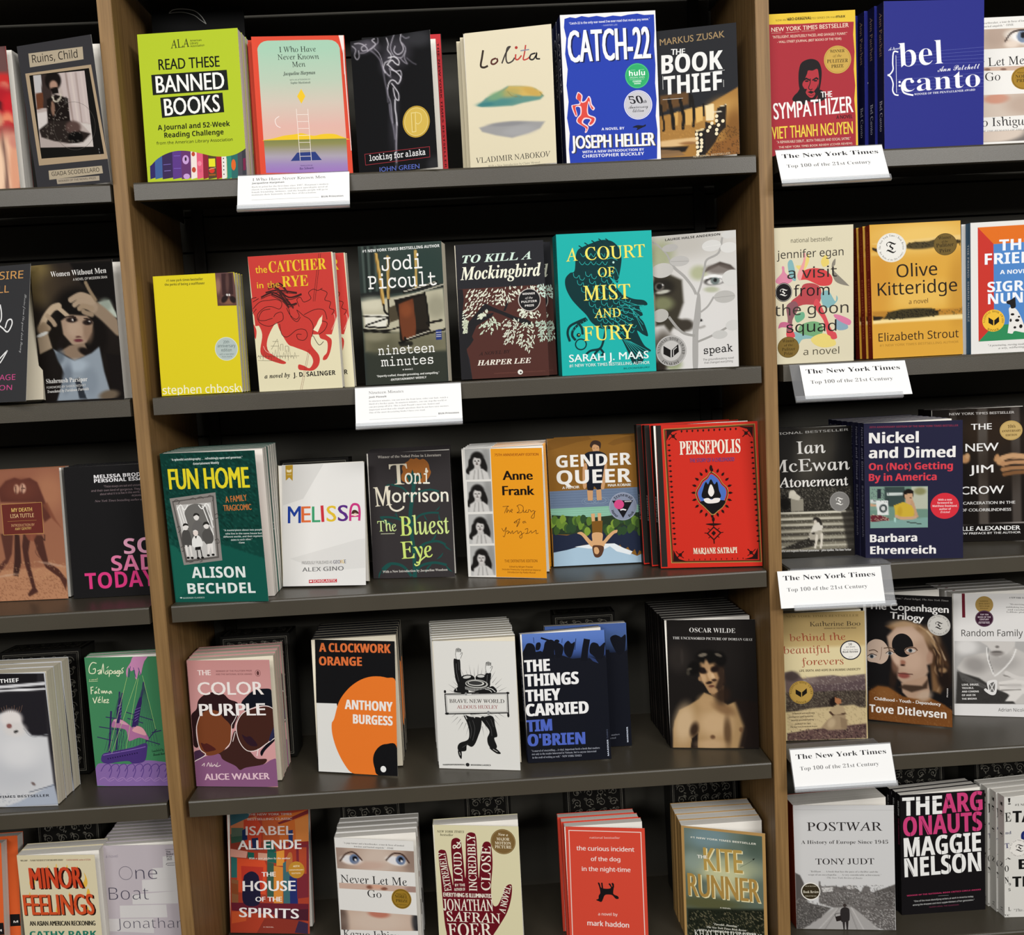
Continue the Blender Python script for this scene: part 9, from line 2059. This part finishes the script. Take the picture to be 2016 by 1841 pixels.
BOOK(pos=[-.086,.061,.592],yaw=-11.1,lean=2.75,size=[138.9,22,210.6],base='dfd8b2',label='cream paperback with maroon hand filled with white lettering',short='cream maroon-hand paperback',copies=0,row=5,byaw=0,
art=[
('S','6a1420',[52,1612,75,1682,125,1693,182,1655,211,1438,250,1242,273,1104,276,1282,269,1637,279,1834,331,1890,399,1886,439,1818,461,1544,481,1229,504,1545,521,1899,560,1978,638,1989,690,1922,696,1569,704,1235,745,1571,783,1768,835,1841,912,1829,937,1732,940,1458,896,1064,914,809,991,792,1076,952,1130,1091,1201,1148,1242,1114,1219,917,1141,679,994,437,889,275,802,74,192,49,125,306,98,544,80,980,73,1237]),
('T','NEW YORK TIMES','I','3a3a22',46,1977,498,1980,37,0),
('T','bestseller','I','3a3a22',97,1925,315,1923,37,0),
('T','EXTREMELY','s','f2ecdc',243,1014,164,1654,114,3.9),
('T','LOUD &','s','f2ecdc',433,1172,432,1848,130,5.9),
('T','INCREDIBLY','s','f2ecdc',666,1018,672,1951,130,5.9),
('T','CLOSE','s','f2ecdc',885,1034,923,1761,150,5.9),
('T','BY THE','b','f2ecdc',305,1086,471,1095,43,0),
('T','AUTHOR OF','b','f2ecdc',288,1010,471,1022,47,0),
('T','EVERYTHING IS ILLUMINATED','g','f2ecdc',104,911,903,911,67,5.9),
('T','JONATHAN','s','f2ecdc',96,679,916,695,189,5.9),
('T','SAFRAN','s','f2ecdc',143,501,1024,493,162,5.9),
('T','FOER','s','f2ecdc',158,247,881,275,213,7.8),
('T','A NOVEL','s','f2ecdc',1105,654,1230,1114,103,5.9),
('K','film_seal',[('E','7d6238',1130,1850,203,207,2),('O','b8a070',3.9,1130,1850,189,193),('T','Now a','I','efe4c8',1048,1950,1213,1942,43,0),('T','MAJOR','S','efe4c8',1025,1871,1233,1868,47,0),('T','MOTION','S','efe4c8',995,1804,1257,1802,47,0),('T','PICTURE','S','efe4c8',992,1741,1262,1740,47,0)])])
BOOK(pos=[.127,.056,.592],yaw=-11.43,lean=3.44,size=[128,16,194.1],base='d94b38',label='vermilion paperback with white frame line and upside-down black dog',short='vermilion dog paperback',copies=2,row=5,cdx=-4,flap='161416',byaw=0,
art=[
('L','efd9d0',13.6,[54,1878,1217,1873,1222,-20,46,-20],1),
('T','national bestseller','n','efc8be',388,1749,879,1757,35,0),
('T','the curious incident','n','f6e8e2',169,1551,1100,1552,71,3.9),
('T','of the dog','n','f6e8e2',397,1380,869,1386,67,3.9),
('T','in the night-time','n','f6e8e2',244,1210,1027,1215,71,3.9),
('S','1a1618',[493,1021,522,1013,542,944,596,927,672,929,702,950,666,1007,695,1012,721,960,737,1020,755,991,737,872,749,834,811,806,820,767,772,766,716,823,630,829,591,808,566,749,539,704,491,716,454,735,493,756,499,805,526,855,515,944]),
('L','1a1618',23.3,[557,1024,565,926],0),
('L','1a1618',23.3,[724,1025,746,951],0),
('T','a novel by','n','f2dcd4',479,479,794,481,47,1.9),
('T','mark haddon','n','f6e8e2',298,305,970,292,82,5.8)])
BOOK(pos=[.316,.053,.591],yaw=-20.68,lean=.29,size=[132.6,20,189.5],base='b8925a',label='gold-bordered paperback with golden title over misty sky and town',short='gold-bordered misty paperback',copies=3,row=5,cjit=3,byaw=0,
art=[
('Z',[42,1864,1277,1842,1276,-20,37,-20],80,110,['6a7a70','5a6658'],[('e','7d98a0',433,1734,324,193,7,1.2,.8),('e','4a5a4e',1186,1728,202,257,7,1.2,.8),('e','b8bd98',660,1249,567,193,1,1.2,.9),('e','d3d2a4',656,1121,324,128,3,1.2,.8),('e','8fa098',178,1322,162,171,7,1.2,.7),('e','dcd8a8',770,900,304,150,7,1.2,.7),('e','5a5a38',400,619,526,107,3,1.1,.9),('p','22261c',62,1,[49,488,1292,626,1280,-35,37,-211]),('n','7a7458',.7,.86,3,[58,445,1291,583,1286,200,44,30]),('n','a89a78',.6,.93,4,[56,402,1291,562,1289,350,49,184]),('n','0f120c',.7,.8,5,[58,467,1292,604,1285,179,44,8])]),
('T','#1 NEW YORK TIMES BESTSELLER','b','eceadc',141,1699,1181,1690,30,0),
('T','KITE','g','efe6b8',376,1163,972,1175,385,16.7),
('T','KITE','g','bb9a50',356,1176,956,1188,385,16.7),
('T','RUNNER','g','efe6b8',101,700,1236,714,385,16.7),
('T','RUNNER','g','b08c48',85,713,1220,731,385,16.7),
('T','THE','g','f2f0e6',244,1368,410,1374,56,6.2),
('T','A NOVEL','b','e4e2d2',584,556,756,561,19,0),
('C','4a5248',4.2,[919,1289,1020,1353,1140,1440]),
('P','1c201a',[1116,1448,1160,1466,1136,1429]),
('T','"Powerful...Haunting."','I','efeddf',470,257,872,268,32,0),
('T','—The New York Times Book Review','I','efeddf',350,191,994,214,32,0),
('T','WITH A FOREWORD BY THE AUTHOR','b','e8e6da',222,120,1147,171,36,0),
('T','KHALED HOSSEINI','s','f0eee2',157,24,1244,88,107,0)])
BOOK(pos=[.5,.049,.592],yaw=-8.83,lean=1.37,size=[157.7,44,209.8],base='d2d2d2',label='pale grey paperback with street photo of a man walking away with a case',short='grey street-photo paperback',copies=0,row=5,spine='7a2f1c',byaw=3,
art=[
('Z',[3,1130,1578,971,1572,-20,-17,-20],100,80,'d2d2d2',[('p','5a5654',25,1,[-1,959,78,917,135,789,151,617,206,403,120,144,-11,-96]),('p','6f6b69',21,1,[376,812,400,812,404,727,615,740,714,719,794,741,893,742,1011,669,1030,626,1092,744,1171,734,1189,649,1268,629,1264,415,886,368,606,365,368,448]),('p','5f5b59',21,1,[1248,650,1487,737,1586,780,1583,377,1263,373]),('p','cfcdcb',12,1,[414,706,614,718,592,643,432,631]),('e','c8c6c4',873,721,67,38,0,.5,1),('n','3a3836',.5,.8,3,[375,748,1586,759,1583,377,367,405]),('n','c2c0be',.5,.84,4,[372,620,1584,653,1583,377,367,405]),('p','a8a5a3',41,1,[606,365,886,390,1200,158,1393,-96,1389,-311,-17,-334,55,-8]),('p','5a5755',29,1,[1,401,207,446,566,364,403,212,157,36,-7,-96]),('n','a8a4a0',.5,.82,5,[4,530,547,407,402,191,-7,-96]),('n','2f2d2b',.5,.8,6,[4,530,547,407,402,191,-7,-96]),('p','6a6664',29,1,[886,390,1264,415,1579,376,1576,-72,1296,31,1043,263]),('n','d2cfcc',.6,.8,7,[965,369,1583,355,1576,-72,1296,-12]),('n','2f2d2b',.4,.82,8,[906,390,1583,377,1577,-8,1297,53]),('l','8a8785',8,10,.8,[686,366,396,-98]),('l','8a8785',8,10,.8,[846,368,996,-89]),('l','c8c5c3',8,10,.8,[666,355,275,-100]),('l','c8c5c3',8,10,.8,[886,368,1115,-87])]),
('L','a8a8a8',4.1,[22,2024,1578,2013],0),
('S','2f2b2b',[704,280,716,345,766,378,816,372,849,336,852,196,831,143,721,130]),
('E','3a3230',777,410,26,30,0),
('P','2f2b2b',[732,152,778,153,769,-20,749,-20]),
('P','2f2b2b',[786,153,833,153,822,-8,798,-19]),
('P','26201f',[623,215,713,238,722,152,641,134]),
('C','26201f',8.2,[627,215,624,258,704,276,713,238]),
('T','POSTWAR','s','2a2626',209,1668,1393,1675,141,2.1),
('T','A History of Europe Since 1945','r','3a3836',111,1446,1480,1456,60,0),
('T','TONY JUDT','s','2a2626',331,1100,1257,1111,98,2.1),
('T','"Brilliant . . . A book that has the pace of a thriller and the','r','6a6866',240,967,1314,969,28,0),
('T','scope of an encyclopedia. . . . A very considerable achievement."','r','6a6866',211,913,1364,914,28,0),
('T','—The New York Review of Books','i','6a6866',490,864,1066,861,28,0),
('K','review_seal',[('E','efece4',242,644,154,149,0),('E','3a3222',242,644,139,132,0),('T','ONE OF THE 10 BEST','r','d8d0b8',158,720,334,722,19,0),('T','Book Review','r','efe8d4',123,613,372,615,43,0),('T','BOOKS OF THE YEAR','r','d8d0b8',154,553,330,555,19,0)]),
('E','b8402c',134,-102,28,26,0)])
BOOK(pos=[.684,.068,.591],yaw=-.45,lean=.57,size=[141.6,12,207.7],base='161416',label='black paperback with stencil title in white and magenta',short='black stencil-title paperback',copies=2,row=5,cdx=-2,spine='141214',spt=[('NELSON','b','c8c8c8',.06,.18,.5),('THE ARGONAUTS','n','a83a68',.2,.42,.5)],byaw=5,
art=[
('T','THE','b','f2f2f0',40,1718,693,1714,315,13.7),
('T','ARG','b','d0427c',705,1720,1374,1732,329,13.7),
('T','ONAUTS','b','d0427c',52,1365,1364,1380,329,13.7),
('T','MAGGIE','b','f2f2f0',60,1006,1345,1027,329,13.7),
('T','NELSON','b','f2f2f0',65,656,1343,681,329,13.7),
('L','161416',8.5,[175,1709,165,1358],0),
('L','161416',8.5,[771,2003,819,1812],0),
('L','161416',8.5,[349,1637,480,1371],0),
('L','161416',8.5,[145,1342,207,1027],0),
('L','161416',8.5,[328,1312,295,1297],0),
('L','161416',8.5,[931,1340,932,1030],0),
('L','161416',8.5,[680,1323,683,995],0),
('L','161416',8.5,[794,1022,807,657],0),
('L','161416',8.5,[89,966,203,681],0),
('L','161416',8.5,[1012,989,1017,668],0),
('L','161416',8.5,[1197,1011,1329,690],0),
('L','161416',8.5,[1270,1696,1270,1369],0),
('L','161416',8.5,[1289,2054,1287,1729],0),
('L','161416',8.5,[54,1965,687,1957],0),
('T','WINNER OF THE NATIONAL BOOK CRITICS CIRCLE AWARD','b','c23a68',88,321,1340,345,24,0),
('L','a8a8a8',3.4,[618,294,795,292],0),
('T','"One of the most electrifying writers at work in America today,','n','d8d8d6',205,215,1216,232,28,0),
('T','among the sharpest and most supple thinkers of her generation."','n','d8d8d6',187,150,1227,171,28,0),
('T','OLIVIA LAING, THE GUARDIAN','n','8a3a58',464,98,962,106,21,0)])
BOOK(pos=[.844,.04,.591],yaw=-4.47,lean=.39,size=[133.6,17,206.3],base='dcdad4',label='white paperback with heavy black and navy block title at the lower right corner',short='white block-title paperback',copies=3,row=5,cdx=-3,spine='d0cdc6',spt=[('!','S','2a2826',.05,.09,.5),('E','S','2a2826',.12,.17,.5),('T','S','2a2826',.3,.34,.5),('N','S','2a2826',.55,.6,.5),('V C','S','2a2826',.93,.97,.5)],byaw=5,
art=[
('T','#1 NEW YORK TIMES BESTSELLER','S','2a2826',169,1904,1217,1909,34,0),
('T','TALKING','b','161616',136,1623,1250,1622,196,9.9),
('T','O','b','1c2a6a',272,1290,439,1293,187,9.9),
('T','TO','b','161616',471,1284,933,1285,187,9.9),
('T','B','b','161616',234,823,391,826,170,9.9),
('T','EES','b','161616',415,820,935,817,170,9.9),
('T','THE','b','161616',131,521,599,523,178,9.9),
('T','"This book is a wonder"','i','3a3836',153,95,776,102,44,0),
('T','!','S','2a2826',58,1933,105,1935,102,0),
('T','E','S','3a3836',12,1639,113,1644,153,0),
('T','nd','S','5a5a70',16,1427,112,1430,51,0),
('T','T','S','4a4a70',11,1189,80,1193,85,0),
('T','A','S','2a2826',10,992,111,998,34,0),
('T','O','S','2a2826',6,787,71,790,102,0),
('T','N','S','2a2826',9,590,73,595,102,0),
('T','9','S','2a2826',70,545,105,548,44,0),
('T','5','S','2a2826',62,451,99,453,44,0),
('T','L','S','3a3836',61,107,104,109,68,0),
('T','V','S','2a2826',1,19,37,21,34,0),
('T','C','S','2a2826',45,17,85,20,34,0),
('K','review_seal',[('E','e9e6e0',228,1185,160,162,-2),('O','a8a6a2',3.3,228,1185,151,151),('T','T','k','141212',180,1128,311,1127,122,3.3),('A','The New York Times Book Review','r','3a3836',228,1185,125,-100,100,20,0,-2),('A','Best Books of the Century','r','3a3836',228,1185,142,120,240,20,1,-2)])])
bpy.data.objects.remove(t_obj); bpy.data.curves.remove(t_curve)
